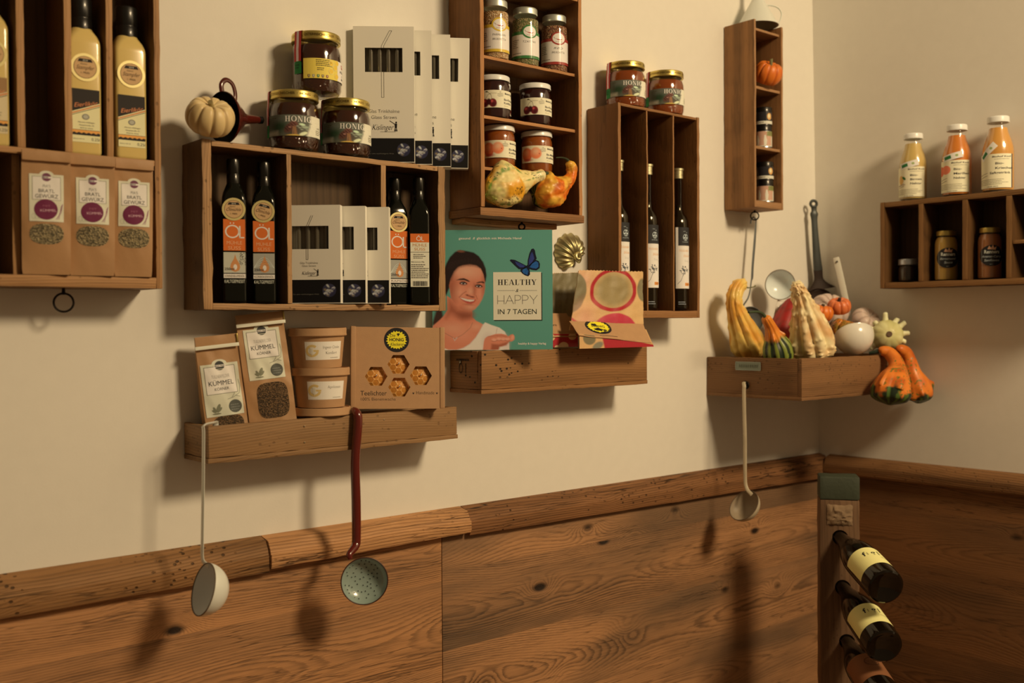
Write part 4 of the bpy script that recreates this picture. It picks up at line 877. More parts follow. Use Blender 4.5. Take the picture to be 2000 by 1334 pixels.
# ================================================================== cartons, bags, cups
CARD = mat('white_carton', S(214, 186, 140), .6); KRAFT = mat('kraft_paper', S(166, 114, 64), .7, bump=.15, bscale=500., var=.08); KRAFTB = mat('kraft_bag_paper', S(160, 108, 58), .5, bump=.9, bscale=38., var=.10)
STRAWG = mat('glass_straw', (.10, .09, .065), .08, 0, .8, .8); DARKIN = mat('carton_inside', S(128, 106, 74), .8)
def globe():
    P = Pic(40, 40, S(18, 14, 10), (-1, -1, 1, 1)); P.ell(0, 0, .86, .86, S(52, 46, 52), .04)
    rn = random.Random(4)
    for k in range(26):
        a, r = rn.uniform(0, 6.3), rn.uniform(0, .7); c = random.Random(k).choice((S(150, 120, 70), S(176, 160, 130), S(120, 96, 60), S(170, 150, 130), S(64, 54, 70)))
        P.put(P.mell(r*math.cos(a), r*math.sin(a), rn.uniform(.08, .28), rn.uniform(.05, .14), .5, rn.uniform(-1, 1))*P.mell(0, 0, .86, .86, .04), c)
    P.ell(.5, .55, .7, .6, S(30, 26, 40), .6, al=.5); P.put(1-P.mell(0, 0, .86, .86, .05), S(18, 14, 10)); return P
GLOBE = globe()
def straw_box(loc, rot, W, H, label, big, group):
    """white carton with a cut-out window on four glass straws; origin: bottom middle of the front"""
    T = .019 if big else .0172; root = thing('straw_box', label, 'box', loc, rot, group)
    a = H/.217; b0, b1 = (.164, .208) if big else (.094, .134); x0, x1 = (-.034, .034) if big else (-.0405, .0235); t = .0008
    bm = B()
    for q in ((-W/2, x0, 0, H), (x1, W/2, 0, H), (x0, x1, 0, b0), (x0, x1, b1, H)): box(bm, q[0], q[1], 0, t, q[2], q[3], 0)
    box(bm, -W/2, -W/2+t, t, T, 0, H, 0); box(bm, W/2-t, W/2, t, T, 0, H, 0); box(bm, -W/2+t, W/2-t, T-t, T, 0, H, 0); box(bm, -W/2+t, W/2-t, t, T-t, 0, t, 0); box(bm, -W/2+t, W/2-t, t, T-t, H-t, H, 0)
    mk('carton', bm, CARD, root, smooth=0)
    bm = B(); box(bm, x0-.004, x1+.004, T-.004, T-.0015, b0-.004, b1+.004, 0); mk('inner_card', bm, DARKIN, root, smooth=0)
    for k in range(4):
        bm = B(); x = x0+.010+k*.016; lathe(bm, [(0, .0025), (.0042, .0025), (.0042, H-.004), (0, H-.004)], 16, M=Matrix.Translation((x, .0085, 0))); mk('glass_straw', bm, STRAWG, root)
    A = Art(); bh = .044 if big else .041; A.rect(-W/2+.0003, .0012, W/2-.0006, bh, S(18, 14, 10), 1, 1); A.pic(GLOBE, W/2-.034, .009 if big else .009, W/2-.006, .037 if big else .036, 2)
    A.text('für eine nachhaltigere Welt', W/2-.038, .015, .0022, S(120, 104, 76), 2, 'r', w=.045, bold=-.01)
    g = S(70, 58, 42)
    if big:
        for d in (-.0022, .0022): A.line([(-.002+d, .118), (-.002+d, b0)], .0006, g, 2); A.line([(-.002+d, b1), (-.0015+d, .212), (.013+d, .239)], .0006, g, 2)
        A.line([(-.0042, .118), (.0002, .118)], .0006, g, 2); A.line([(.0108, .2392), (.0152, .2388)], .0006, g, 2)
        A.text('Glas Trinkhalme', .0, .0900, .0066, g, 2, w=.056, bold=-.012); A.text('Glass Straws', .0, .0790, .0066, g, 2, w=.046, bold=-.012); y = .0590; k = 1.15
    else:
        for d in (-.0116, -.0084): A.line([(-.004+d, .076), (-.004+d, b0)], .0006, g, 2); A.line([(-.004+d, b1), (-.0035+d, .133), (.005+d, .152)], .0006, g, 2); A.line([(-.004+d, b0), (-.004+d, b1)], .0006, g, 2)
        A.line([(-.0156, .076), (-.0124, .076)], .0006, g, 2); A.text('Glas Trinkhalme', -.011, .0685, .0036, g, 2, w=.031, bold=-.012); A.text('Glass Straws', -.011, .0635, .0036, g, 2, w=.024, bold=-.012); y = .0495; k = .72
    qx = 0 if big else -.009
    A.text('Kislinger', qx-.002, y, .0095*k, S(30, 24, 18), 2, w=.034*k, shear=.35, bold=-.01); A.line([(qx-.006*k, y-.003*k), (qx+.018*k, y-.003*k)], .0005, S(60, 50, 36), 2)
    m = lambda px, py: (qx+.018*k+px*k, y+py*k)
    A.poly([m(-.002, -.002), m(-.0005, .005), m(.0005, -.002)], S(26, 22, 16), 3); A.poly([m(.001, -.002), m(.001, .006), m(.003, -.002)], S(26, 22, 16), 3); A.poly([m(-.001, .003), m(-.0015, .010), m(.0025, .010), m(.002, .003)], S(26, 22, 16), 3); A.ell(*m(.001, .0118), .0013*k, .0015*k, S(26, 22, 16), 3, 12); A.line([m(-.001, .009), m(-.009, .0145)], .0008*k, S(26, 22, 16), 3)
    A.build('front_print', root, flat(0, 0, 0), PAPER); return root
def corner_box(px, py, y, zb, yaw, W, H, lean, label, big, group):
    """stand a carton so that its lower right front corner sits at this point"""
    p = WY(px, py, y); R = Matrix.Rotation(yaw, 3, 'Z'); c = p-R @ Vector((W/2, 0, 0))
    straw_box((c.x, c.y, zb), (rad(lean), 0, yaw), W, H, label, big, group)
zt = zW1+.0008; g = 'large glass straw boxes on the wide crate'
corner_box(810, 300, -.0838, zt, rad(-37.2), .110, .247, -.3, 'large glass straw box at the front of the upper row, behind the honey jars', True, g)
corner_box(844.5, 300, -.0836, zt, rad(-37), .110, .247, -.3, 'large glass straw box second from the front in the upper row', True, g)
corner_box(881, 310, -.0834, zt, rad(-36.6), .110, .247, -.3, 'large glass straw box third from the front in the upper row', True, g)
p = WY(914.5, 320, -.0835); c = p-Matrix.Rotation(rad(-36), 3, 'Z') @ Vector((.055, 0, 0))
straw_box((c.x, c.y, zt+.0012), (rad(-.3), rad(1.0), rad(-36)), .110, .247, 'large glass straw box at the back of the upper row, tilted against the spice crate', True, g)
zb = zW0+.0122; g = 'small glass straw boxes in the wide crate'
corner_box(665.5, 560, -.0835, zb, rad(-43), .088, .170, 0, 'small glass straw box at the left front of the middle bay', False, g)
corner_box(714.5, 560, -.0945, zb, rad(-42.5), .088, .170, 0, 'small glass straw box in the middle of the trio in the wide crate', False, g)
corner_box(760.5, 560, -.1060, zb, rad(-42), .088, .170, 0, 'small glass straw box at the right, overlapping the right-hand divider', False, g)

def grains(name, a, b_): return flecks(name, (a, b_, tuple(v*.5 for v in a), tuple(min(1, v*1.3) for v in b_)), 500.)
HERB = grains('roast_spice', S(110, 88, 52), S(140, 112, 66)); CARA = grains('caraway', S(70, 46, 22), S(96, 64, 32))
FILMW = glass('cellophane', rough=.12)
def bag(name, label, loc, rot, W, H, D, group, front=lambda f: 0., top_t=.003, seed=0, amp=.0016, tie=False, win=None, fill=None, fold=.02):
    """paper bag, origin at bottom middle of the front; front(f) = how far the front leans out at height f"""
    root = thing(name, label, 'bag', loc, rot, group)
    def fy(u, v):
        f = v/H; e = min(1, max(0, f))
        w_ = amp*noise.noise(Vector((u*22, v*16, seed)))+amp*.7*noise.noise(Vector((u*60+v*25, v*30, seed+5)))
        bul = D*.10*math.sin(math.pi*min(1, e*1.25))*(1-(2*u/W)**2)
        return front(e)-bul-w_*(.4+math.sin(math.pi*min(1., e)))
    def by(f): return front(min(1, f))+max(top_t, D*min(1., (1.06-f)*1.45))
    N, K = 44, 20; rings = []
    for j in range(N+1):
        v = H*j/N; f = j/N; wv = W*(1+.02*math.sin(math.pi*f))*(1-.03*max(0, .04-f)*25)
        fr = [(wv*(k/K-.5), fy(W*(k/K-.5), v)*1., v) for k in range(K+1)]
        b0 = by(f); sidein = .004*math.sin(math.pi*min(1, f*1.1))
        rings.append(fr+[(wv/2-sidein, (fr[-1][1]+b0)/2, v), (wv/2, b0, v), (0, b0+.0006, v), (-wv/2, b0, v), (-wv/2+sidein, (fr[0][1]+b0)/2, v)])
    bm = B(); loft(bm, rings); mk('paper_bag', bm, KRAFTB, root, smooth=50)
    mp = lambda u, v, n: (u, fy(u, v)-.0007-n, v)
    # folded-over top
    bm = B(); rr = []
    for k in range(K+1):
        u = W*1.0*(k/K-.5); y = fy(u, H*.995); o = .0007*noise.noise(Vector((u*40, 3, seed)))
        rr.append([(u, y-.0042+o, H-fold+o), (u, y-.0048+o, H-fold*.5), (u, y-.0035, H+.0008), (u, y+top_t+.0012, H+.001), (u, y+top_t+.0014, H-fold), (u, y-.001, H-fold)])
    loft(bm, rr); mk('folded_top', bm, KRAFTB, root, smooth=50)
    if tie:
        bm = B(); y0 = min(fy(q*W/2, H-fold) for q in (-1, -.5, 0, .5, 1)); box(bm, -W/2-.002, W/2+.002, y0-.0062, y0-.0045, H-fold-.0035, H-fold+.0022, .0005, seg=12); mk('tin_tie', bm, mat('cream_tie', S(214, 190, 140), .5), root, 'cream band clamping the fold')
        bm = B(); box(bm, W/2-.0005, W/2+.0016, y0-.005, y0+.004, H-fold+.003, H+.0005, .0004); mk('clip_end', bm, GOLDLID, root, 'shiny end of the metal clip')
    if win:
        u, v, rx_, rz_, ex = win; bm = B(); n = 40; P = []
        for k in range(n):
            a = 2*math.pi*k/n; P.append((u+rx_*math.copysign(abs(math.cos(a))**ex, math.cos(a)), v+rz_*math.copysign(abs(math.sin(a))**ex, math.sin(a))))
        R = []
        for q in (1., .75, .5, .25): R.append([bm.verts.new(mp(u+(a-u)*q, max(.002, v+(b_-v)*q), -.0004)) for a, b_ in P])
        for A_, C in zip(R, R[1:]):
            for k in range(n): bm.faces.new((A_[k], A_[(k+1) % n], C[(k+1) % n], C[k]))
        bm.faces.new(R[-1])
        mk('window', bm, [fill], root, 'clear window showing the spice inside')
    return root, mp
def bratl(px, zb, yaw, W, H, seed):
    p = WY(px, 530, -.086)
    lab = {1: 'roast spice bag at the left of three, beside the empty bay', 2: 'roast spice bag in the middle of the three under the liqueur bottles', 3: 'roast spice bag at the right with a shiny reflection on its round mark'}[seed]
    root, mp = bag('spice_bag', lab, (p.x, p.y, zb), (0, 0, yaw), W, H, .040, 'roast spice bags in the left crate', front=lambda f: -.0125*f, seed=seed, amp=.0009, win=(.0, .057, .0225, .0145, .8), fill=HERB, fold=.0135)
    A = Art(); cr = S(206, 182, 132); A.rect(-.0225, .0745, .0225, .141, cr, 1, 12); A.ell(0, .1405, .0095, .0055, cr, 1); A.frame(-.0185, .105, .0185, .1375, .0005, S(120, 104, 76), 2); A.rect(-.018, .1055, .018, .137, S(222, 202, 158), 2, 8)
    A.ell(0, .137, .0062, .0058, S(110, 56, 60), 3); A.rect(-.0075, .1355, .0075, .138, S(222, 202, 158), 4, 2); A.greek(-.006, .006, .136, 1, .003, .0014, S(60, 40, 40), 5, 2)
    A.text("PIA'S", 0, .1225, .0042, S(120, 108, 84), 3, w=.010); A.text('BRATL', 0, .1152, .0052, INK, 3, w=.021); A.text('GEWÜRZ', 0, .1075, .0056, INK, 3, w=.030)
    A.ell(-.001, .0915, .0155, .0145, S(104, 34, 48), 3); A.text('KÜMMEL', .002, .0885, .0036, S(206, 150, 130), 4, w=.021, rot=.04); A.text('MIT', 0, .095, .003, S(150, 80, 80), 4, w=.010)
    for k in range(3): A.line([(.012+.002*k, .078), (.019, .088+.004*k), (.021, .100)], .0006, S(140, 80, 80), 2)
    for k in range(3): A.ell(-.017+.004*k, .0815, .003, .004, S(180, 160, 116), 2, 12, inner=.8)
    A.build('front_label', root, mp, PAPER, cut=.0022)
zb = ZL_b+.0008
bratl(91, zb, rad(-9), .0635, .1725, 1); bratl(180.5, zb, rad(-9), .0615, .1725, 2); bratl(260.5, zb, rad(-7), .0545, .1725, 3)

# --- caraway bags in the low drawer
zf = zS0+.0085
def caraway(px, py, y, rel, roll, W, H, vlab, win, label, seed):
    p = WY(px, py, y); yaw = facing(p, rel)
    root, mp = bag('caraway_bag', label, (p.x, p.y, zf+abs(math.sin(rad(roll)))*W/2+.0042), (rad(-2.5), rad(roll), yaw), W, H, .034, 'caraway bags in the low drawer', front=lambda f: .010*f, seed=seed, amp=.0022, tie=True, win=win, fill=CARA, fold=.0165)
    A = Art(); o = vlab; cr = S(200, 178, 130); A.rect(-.0305, o, .0295, o+.085, cr, 1, 16); A.ell(.0, o+.084, .0125, .008, cr, 1); A.frame(-.0255, o+.036, .0235, o+.0805, .0006, S(70, 58, 40), 2); A.rect(-.025, o+.0365, .023, o+.080, S(222, 202, 160), 2, 10)
    A.ell(0, o+.0815, .0078, .0075, S(60, 54, 42), 3); A.rect(-.0095, o+.0795, .0095, o+.083, S(222, 202, 160), 4, 2); A.text('Mein Hof', 0, o+.0802, .0024, INK, 5, w=.016, bold=.02); A.rect(-.006, o+.0757, .006, o+.0765, cr, 4, 1)
    A.text('TULLNERFELDER', -.001, o+.0615, .0058, S(96, 84, 62), 3, w=.029, bold=-.02); A.text('KÜMMEL', -.001, o+.0500, .0078, S(24, 20, 16), 3, w=.040); A.text('KÖRNER', -.001, o+.0415, .0048, S(40, 34, 26), 3, w=.023)
    A.ell(.0165, o+.0135, .0105, .0105, S(84, 76, 56), 3); A.greek(.009, .024, o+.0155, 3, .004, .0014, S(120, 110, 84), 4, 3)
    lf = S(120, 108, 72)
    for a, l in ((2.5, .008), (2.0, .010), (1.15, .014), (.75, .011)): A.ell(-.014+l*.6*math.cos(a), o+.006+l*.6*math.sin(a), l*.5, l*.2, lf, 3, 14, rot=a)
    A.ell(-.014, o+.0045, .007, .0012, lf, 3, 16)
    for P in (((.006, o+.026), (.015, o+.028), (.026, o+.034)), ((.013, o+.028), (.017, o+.033), (.018, o+.036)), ((.020, o+.030), (.026, o+.028)), ((.026, o+.034), (.0285, o+.046), (.027, o+.056))): A.line(P, .0006, S(110, 96, 66), 3)
    A.build('front_label', root, mp, PAPER, cut=.0022)
caraway(450, 830, -.0665, 11, -6.0, .0660, .186, .056, (.003, .036, .0245, .020, .55), 'caraway bag with tin tie at the left end of the low drawer', 11)
caraway(540, 830, -.0665, 12, -6.0, .0780, .222, .112, (.004, .076, .0265, .030, .55), 'taller caraway bag beside the stacked paper cups', 15)

# --- paper cups
def cup_lid(parent, R, z, name='lid', h=.0135):
    bm = B(); lathe(bm, [(0, z+.0005), (R*.955, z+.0003), (R*.985, z), (R, z+.0015), (R*.985, z+.003), (R*.99, z+h-.002), (R*.975, z+h), (R*.95, z+h), (R*.945, z+h-.0017), (0, z+h-.0017)], 64); return mk(name, bm, KRAFT, parent)
def gold_g(A, u, v, r):
    gd = S(206, 160, 84); n = 26; P = []
    for k in range(n+1):
        a = rad(48+(360-60)*k/n); P += [(u+r*math.cos(a), v+r*math.sin(a)), (u+r*.62*math.cos(a), v+r*.62*math.sin(a))]
    A.add(P, [(2*k, 2*k+2, 2*k+3, 2*k+1) for k in range(n)], gd, 2); A.poly([(u+r*.15, v-.14*r), (u+r, v-.14*r), (u+r, v+.14*r), (u+r*.15, v+.14*r)], gd, 2)
    for k in range(4):
        for s in (-1, 1): A.ell(u+s*r*.16-.05*r, v+r*(.42-k*.27), r*.17, r*.08, S(224, 198, 140), 4, 12, rot=s*.9)
    A.line([(u-.05*r, v-r*.8), (u-.05*r, v+r*.5)], r*.07, S(224, 198, 140), 4)
def paper_cup(loc, rot, label, lines, tilt):
    root = thing('paper_cup', label, 'cup', loc, tilt+(rot,), 'kraft paper cups'); h = .0585
    bm = B(); lathe(bm, [(0, .0012), (.0385, .0012), (.0392, 0), (.0405, .0003), (.0465, h), (0, h)], 64); mk('cup_body', bm, KRAFT, root); cup_lid(root, .0505, h-.004)
    A = Art(); A.rect(-.030, .0145, .0335, .0455, S(222, 198, 146), 1); gold_g(A, -.0185, .030, .0105)
    for k, t in enumerate(lines): A.text(t, .0135, .0335-.0095*k, .0052, S(70, 58, 40), 2, w=.0023*len(t)+.002, bold=-.015)
    A.text('www.zmoizi.at', .019, .0172, .0018, INK, 2, w=.016); A.build('front_label', root, cyl(.0405, 0, 0, .0465, h), PAPER)
pc = WY(628, 760, -.0525); zc = zS1+.0028
lid = thing('cup_lid', 'loose kraft paper lid lying on the drawer rim under the two cups', 'lid', (pc.x, pc.y, zc), 0, 'kraft lids'); cup_lid(lid, .0505, 0, 'disc')
paper_cup((pc.x-.0012, pc.y, zc+.0139), facing(pc, 12), 'kraft paper cup labelled apricots, standing under another cup', ('Aprikosen',), (0, 0))
paper_cup((pc.x-.0065, pc.y, zc+.0139+.0685), facing(pc, 14), 'kraft paper cup labelled candied ginger, topmost of its stack', ('Ingwer Choko', 'Kandiert'), (rad(1.), rad(-.8)))
# --- candle box
def curve_plate(name, outer, holes, t, m, parent):
    """flat plate with cut-outs in local x-z, front at y=0, thickness t"""
    c = bpy.data.curves.new('t', 'CURVE'); c.dimensions = '2D'; c.fill_mode = 'BOTH'; c.extrude = t/2
    for P in [outer]+holes:
        s = c.splines.new('POLY'); s.points.add(len(P)-1); s.use_cyclic_u = True
        for q, p in zip(s.points, P): q.co = (p[0], p[1], 0, 1)
    o = bpy.data.objects.new('t', c); me = bpy.data.meshes.new_from_object(o); bpy.data.objects.remove(o); bpy.data.curves.remove(c)
    for v in me.vertices: v.co = (v.co.x, t/2-v.co.z, v.co.y)
    me.name = name; me.materials.clear(); me.materials.append(m); o = bpy.data.objects.new(name, me); COL.objects.link(o); o.parent = parent; return o
WB, HB, DB = .153, .147, .046; pb = WY(778, 800, -.0905); yawb = rad(-26)
ck = thing('candle_box', 'kraft box with four hexagon windows on beeswax tealights', 'box', (pb.x, pb.y, zS1+.0068), (rad(-5), rad(1.2), yawb))
cb = lambda px, py: ((px-778)*.000925, (797-py)*.000925)
HX = [cb(778.5, 710.6), cb(735, 734), cb(822.5, 732.6), cb(780, 755)]; rH = .0200
curve_plate('front_panel', [(-WB/2, 0), (WB/2, 0), (WB/2, HB), (-WB/2, HB)], [[(u+rH*math.cos(rad(60*k)), v+rH*.97*math.sin(rad(60*k))) for k in range(6)] for u, v in HX], .0016, KRAFT, ck)
bm = B(); t = .0015
box(bm, -WB/2, -WB/2+t, t*1.1, DB, 0, HB, 0); box(bm, WB/2-t, WB/2, t*1.1, DB, 0, HB, 0); box(bm, -WB/2+t, WB/2-t, DB-t, DB, 0, HB, 0); box(bm, -WB/2+t, WB/2-t, t*1.1, DB-t, 0, t, 0); box(bm, -WB/2+t, WB/2-t, t*1.1, DB-t, HB-t, HB, 0)
mk('carton', bm, KRAFT, ck, smooth=0)
for s in (-1, 1):
    bm = B(); box(bm, s*(WB/2+.0042)-.0042, s*(WB/2+.0042)+.0042, -.0012, .012, .001, HB+.001, .0006); mk('side_flap', bm, KRAFT, ck)
A = Art(); u, v = cb(774.5, 663); A.ell(u, v, .0228, .0222, S(30, 26, 22), 1, 48); rn = random.Random(2)
pts = [(u+(.0165+(.0035 if k % 2 else -.001)*rn.uniform(.3, 1))*math.cos(a), v+(.0150+(.003 if k % 2 else -.001)*rn.uniform(.3, 1))*math.sin(a)) for k, a in enumerate([i*2*math.pi/44 for i in range(44)])]
A.add(pts+[(u, v)], [(k, (k+1) % 44, 44) for k in range(44)], S(232, 184, 30), 2)
A.text('Die', u-.007, v+.0055, .0055, INK, 3, w=.010, shear=.2, rot=.1); A.text('HONIG', u, v-.0022, .0058, INK, 3, w=.026, bold=.025); A.text('Kleckerei', u+.001, v-.0105, .006, INK, 3, w=.024, shear=.3)
A.ell(u+.003, v+.0090, .0014, .002, INK, 3); A.ell(u+.0018, v+.0108, .0018, .001, INK, 3, rot=.5); A.ell(u+.0045, v+.0108, .0018, .001, INK, 3, rot=-.5)
hw = S(40, 30, 20); A.text('Teelichter', *cb(730, 771), .0088, hw, 1, w=.047, rot=.0); A.text('100% Bienenwachs', *cb(739, 781), .0058, hw, 1, w=.062, bold=-.01, rot=0); A.text('Handmade', *cb(831, 769), .0062, hw, 1, w=.033, bold=-.01)
for px in (807.5, 854):
    x, y = cb(px, 767); A.poly([(x, y-.0022), (x+.0018, y+.0006), (x+.0012, y+.0016), (x, y+.0008), (x-.0012, y+.0016), (x-.0018, y+.0006)], hw, 1)
A.build('front_print', ck, flat(0, 0, 0), PAPER)
WAX = mat('beeswax', S(206, 132, 52), .45, 0, .4, .15, .35); WICK = mat('wick', S(224, 206, 160), .8)
Mb = ck.matrix_basis.copy() if False else (Matrix.Translation(ck.location) @ ck.rotation_euler.to_matrix().to_4x4())
def mixc(a, b_, t): t = min(1, max(0, t)); return tuple(x*(1-t)+y*t for x, y in zip(a, b_))
def hexd(x, y, s):
    best = 9
    for i in (-1, 0, 1):
        q = round((x*2/3)/s)+i
        for j in (-1, 0, 1):
            r = round((-x/3+y*math.sqrt(3)/3)/s)+j; cx, cy = s*1.5*q, s*math.sqrt(3)*(r+q/2); best = min(best, math.hypot(x-cx, y-cy))
    return best/s
for (u, v), lab in zip(HX, ('top', 'left', 'right', 'bottom')):
    p = Mb @ Vector((u, .0105, v)); root = thing('tealight', 'beeswax tealight behind the %s hexagon window of the kraft box' % lab, 'candle', p, tuple(ck.rotation_euler), 'beeswax tealights')
    bm = B(); rr, n, nr = .0198, 96, 30; rings = []; cl = []
    for j in range(nr):
        q = 1-j/nr; ring = []
        for a in [2*math.pi*k/n for k in range(n)]:
            x, z = rr*q*math.cos(a), rr*q*math.sin(a); e = hexd(x, z, .0064); ed = min(1, max(0, (e-.70)/.20)) if q < .99 else 0
            ring.append((x, -(.0050*(1-q*q)+.0007*ed), z)); cl.append(mixc(S(188, 112, 36), S(216, 148, 70), ed))
        rings.append(ring)
    R_ = loft(bm, [[(x, .030, z) for x, _, z in rings[0]]]+rings); o = mk('wax', bm, vmat('beeswax_relief', .45, 0, .4, .15, .25), root, smooth=60)
    ca = o.data.color_attributes.new('Col', 'FLOAT_COLOR', 'POINT'); ca.data.foreach_set('color', np.array([(*c, 1) for c in [S(188, 112, 36)]*n+cl], dtype=np.float32).ravel())
    bm = B(); tube(bm, [(0, -.002, 0), (.0005, -.008, .001), (.001, -.010, .003)], .0011, 8, smooth=6); mk('wick', bm, WICK, root)

# ================================================================== book
bwid, bh, bt = .2325, .2315, .013
pr_ = WY(1080, 683, -.163); zbk = zM1+.0012; yaw = rad(-38.6)
cc = Vector((pr_.x, pr_.y, 0))-Matrix.Rotation(yaw, 3, 'Z') @ Vector((bwid/2, 0, 0))
book = thing('cookbook', 'teal book with a smiling woman and a blue butterfly on its cover', 'book', (cc.x, cc.y, zbk), (rad(-.6), 0, yaw))
TEAL = mat('teal_cover', S(88, 131, 97), .4, 0, .5, .2)
bm = B(); box(bm, -bwid/2, bwid/2, 0, .0022, 0, bh, .0005); mk('front_cover', bm, TEAL, book)
bm = B(); box(bm, -bwid/2, bwid/2, bt-.0022, bt, 0, bh, .0005); mk('back_cover', bm, TEAL, book)
bm = B(); box(bm, -bwid/2, -bwid/2+.0022, .0023, bt-.0023, 0, bh, .0003); mk('spine', bm, TEAL, book)
bm = B(); box(bm, -bwid/2+.0024, bwid/2-.003, .0024, bt-.0024, .003, bh-.003, .0002); mk('pages', bm, mat('page_block', S(224, 206, 164), .8), book)
def portrait():
    P = Pic(215, 215, S(86, 130, 97), (-103, -140, 1334, 1285)); sk = S(204, 116, 76); ds = S(142, 68, 40); hl = S(226, 150, 104); hr = S(38, 24, 18)
    P.ell(900, 300, 900, 700, S(98, 142, 108), .6, al=.5)
    # hair behind the shoulder, shoulders, neck
    P.poly([(-103, 960), (-60, 820), (10, 800), (24, 880), (0, 980), (-70, 1100)], S(60, 36, 24), 14)
    P.poly([(-103, 1000), (-20, 930), (30, 880), (76, 810), (70, 640), (320, 800), (372, 820), (372, 895), (420, 940), (505, 985), (520, 1285), (-103, 1285)], sk, 6)
    P.put(P.mpoly([(100, 690), (200, 800), (330, 850), (372, 835), (372, 900), (250, 930), (120, 860), (60, 900)], 40), ds, .75); P.ell(300, 870, 90, 45, S(126, 62, 38), .6, al=.6)
    P.ell(140, 1030, 150, 60, hl, .8, al=.5); P.ell(420, 1010, 60, 40, hl, .8, al=.5); P.ell(250, 1120, 120, 60, S(216, 136, 94), .8, al=.5)
    for q in (0, 1): P.line([(-60, 1010), (40, 1080), (165, 1150)] if not q else [(165, 1150), (260, 1100), (350, 1020), (375, 960)], 4, S(126, 84, 56), .8)
    P.line([(145, 1140), (160, 1175), (190, 1135), (172, 1150)], 6, S(196, 170, 140), .9)
    # shirt
    P.poly([(-103, 1215), (0, 1250), (90, 1282), (180, 1285), (265, 1260), (340, 1215), (410, 1140), (460, 1060), (500, 985), (525, 958), (600, 990), (695, 1022), (760, 1070), (795, 1140), (810, 1210), (812, 1290), (-103, 1290)], S(226, 198, 168), 6)
    P.line([(668, 1030), (655, 1090)], 5, S(176, 140, 112)); P.ell(560, 1190, 60, 80, S(190, 152, 124), .7, al=.6); P.ell(770, 1200, 45, 80, S(196, 150, 124), .7, al=.5)
    P.line([(90, 1282), (180, 1283), (265, 1258), (340, 1213), (410, 1138), (460, 1058), (500, 985)], 7, S(196, 160, 132), .8)
    # head
    P.poly([(70, 250), (110, 180), (170, 120), (230, 98), (285, 105), (335, 114), (395, 128), (455, 170), (505, 240), (536, 320), (546, 400), (535, 470), (500, 520), (300, 420), (180, 420), (130, 470), (95, 560), (60, 640), (20, 560), (20, 380)], hr, 8)
    P.ell(240, 112, 45, 14, S(126, 72, 46), .4, .1, .8)
    face = [(100, 520), (118, 440), (160, 350), (205, 300), (260, 278), (350, 268), (425, 280), (478, 320), (508, 390), (524, 470), (526, 540), (516, 610), (492, 680), (455, 745), (405, 800), (350, 826), (290, 822), (220, 790), (160, 735), (120, 660)]
    P.poly(face, sk, 7); F = P.mpoly(face, 8)
    P.put(F*P.mell(300, 350, 150, 70, .9), hl, .9); P.put(F*P.mell(215, 600, 75, 60, .9), S(222, 140, 96), .8); P.put(F*P.mell(470, 620, 40, 55, .9), S(214, 132, 90), .7)
    P.put(F*P.mell(120, 560, 60, 180, .8), ds, .7); P.put(F*P.mell(520, 560, 30, 180, .8), ds, .55); P.put(F*P.mell(300, 815, 130, 40, .8), ds, .5); P.put(F*P.mell(350, 780, 60, 28, .8), hl, .5)
    for k in range(26):
        x = 110+k*16; P.line([(x, 190+abs(x-320)*.25), (x+(x-320)*.12, 285+abs(x-320)*.22)], 3, S(66, 42, 30), .5)
    P.put(P.mpoly([(160, 300), (260, 255), (430, 262), (500, 330), (470, 305), (400, 282), (300, 280), (220, 300), (160, 360), (120, 450)], 22), hr, .8)
    # brows, eyes, nose, mouth
    P.poly([(183, 455), (225, 437), (275, 432), (320, 450), (346, 470), (335, 476), (280, 456), (225, 455)], S(46, 28, 20), 6); P.poly([(420, 488), (455, 474), (500, 470), (519, 482), (518, 494), (480, 486), (440, 492)], S(46, 28, 20), 6)
    for cx, cy in ((268, 492), (450, 526)):
        P.ell(cx, cy, 44, 24, S(120, 62, 40), .35, .15, .8); P.ell(cx, cy+3, 29, 10, S(206, 176, 150), .2, .12); P.ell(cx, cy+1, 15, 13, S(34, 20, 14), .2); P.ell(cx-4, cy-5, 4, 4, S(240, 226, 206), .3)
        P.line([(cx-40, cy+2), (cx-18, cy-12), (cx+14, cy-12), (cx+40, cy+6)], 11, S(24, 14, 10)); P.line([(cx-30, cy+14), (cx, cy+19), (cx+30, cy+13)], 3, S(90, 48, 32), .7)
    P.put(P.mpoly([(398, 500), (412, 560), (402, 630), (380, 600), (388, 540)], 26), ds, .7); P.ell(352, 590, 30, 40, hl, .8, al=.6)
    P.ell(330, 640, 34, 10, S(150, 72, 46), .6, .3, .9); P.ell(375, 655, 26, 8, S(110, 48, 32), .5, .1, .9); P.ell(312, 632, 10, 6, S(96, 40, 28), .4)
    P.line([(300, 590), (255, 620), (222, 655)], 12, ds, .5); P.line([(420, 640), (432, 680)], 10, ds, .5)
    P.poly([(212, 655), (262, 664), (320, 680), (362, 684), (400, 682), (418, 690), (398, 718), (360, 738), (312, 730), (262, 700)], S(176, 66, 48), 8)
    P.poly([(226, 662), (270, 670), (320, 684), (364, 688), (402, 688), (385, 706), (345, 712), (300, 702), (260, 686)], S(226, 204, 180), 5)
    for k in range(6): P.line([(262+k*22, 668+k*3), (264+k*22, 702+k*1.5)], 1.5, S(180, 150, 128), .6)
    P.ell(330, 745, 60, 9, S(160, 84, 54), .6, .1, .6)
    # hand
    P.poly([(495, 1290), (508, 1190), (520, 1150), (550, 1125), (600, 1112), (650, 1096), (720, 1094), (775, 1108), (800, 1128), (830, 1106), (855, 1100), (876, 1128), (874, 1165), (845, 1186), (812, 1188), (775, 1228), (720, 1246), (690, 1250), (680, 1290)], sk, 5)
    P.poly([(600, 1215), (690, 1222), (770, 1200), (812, 1188), (775, 1230), (700, 1250), (685, 1290), (590, 1290)], ds, 14, .8)
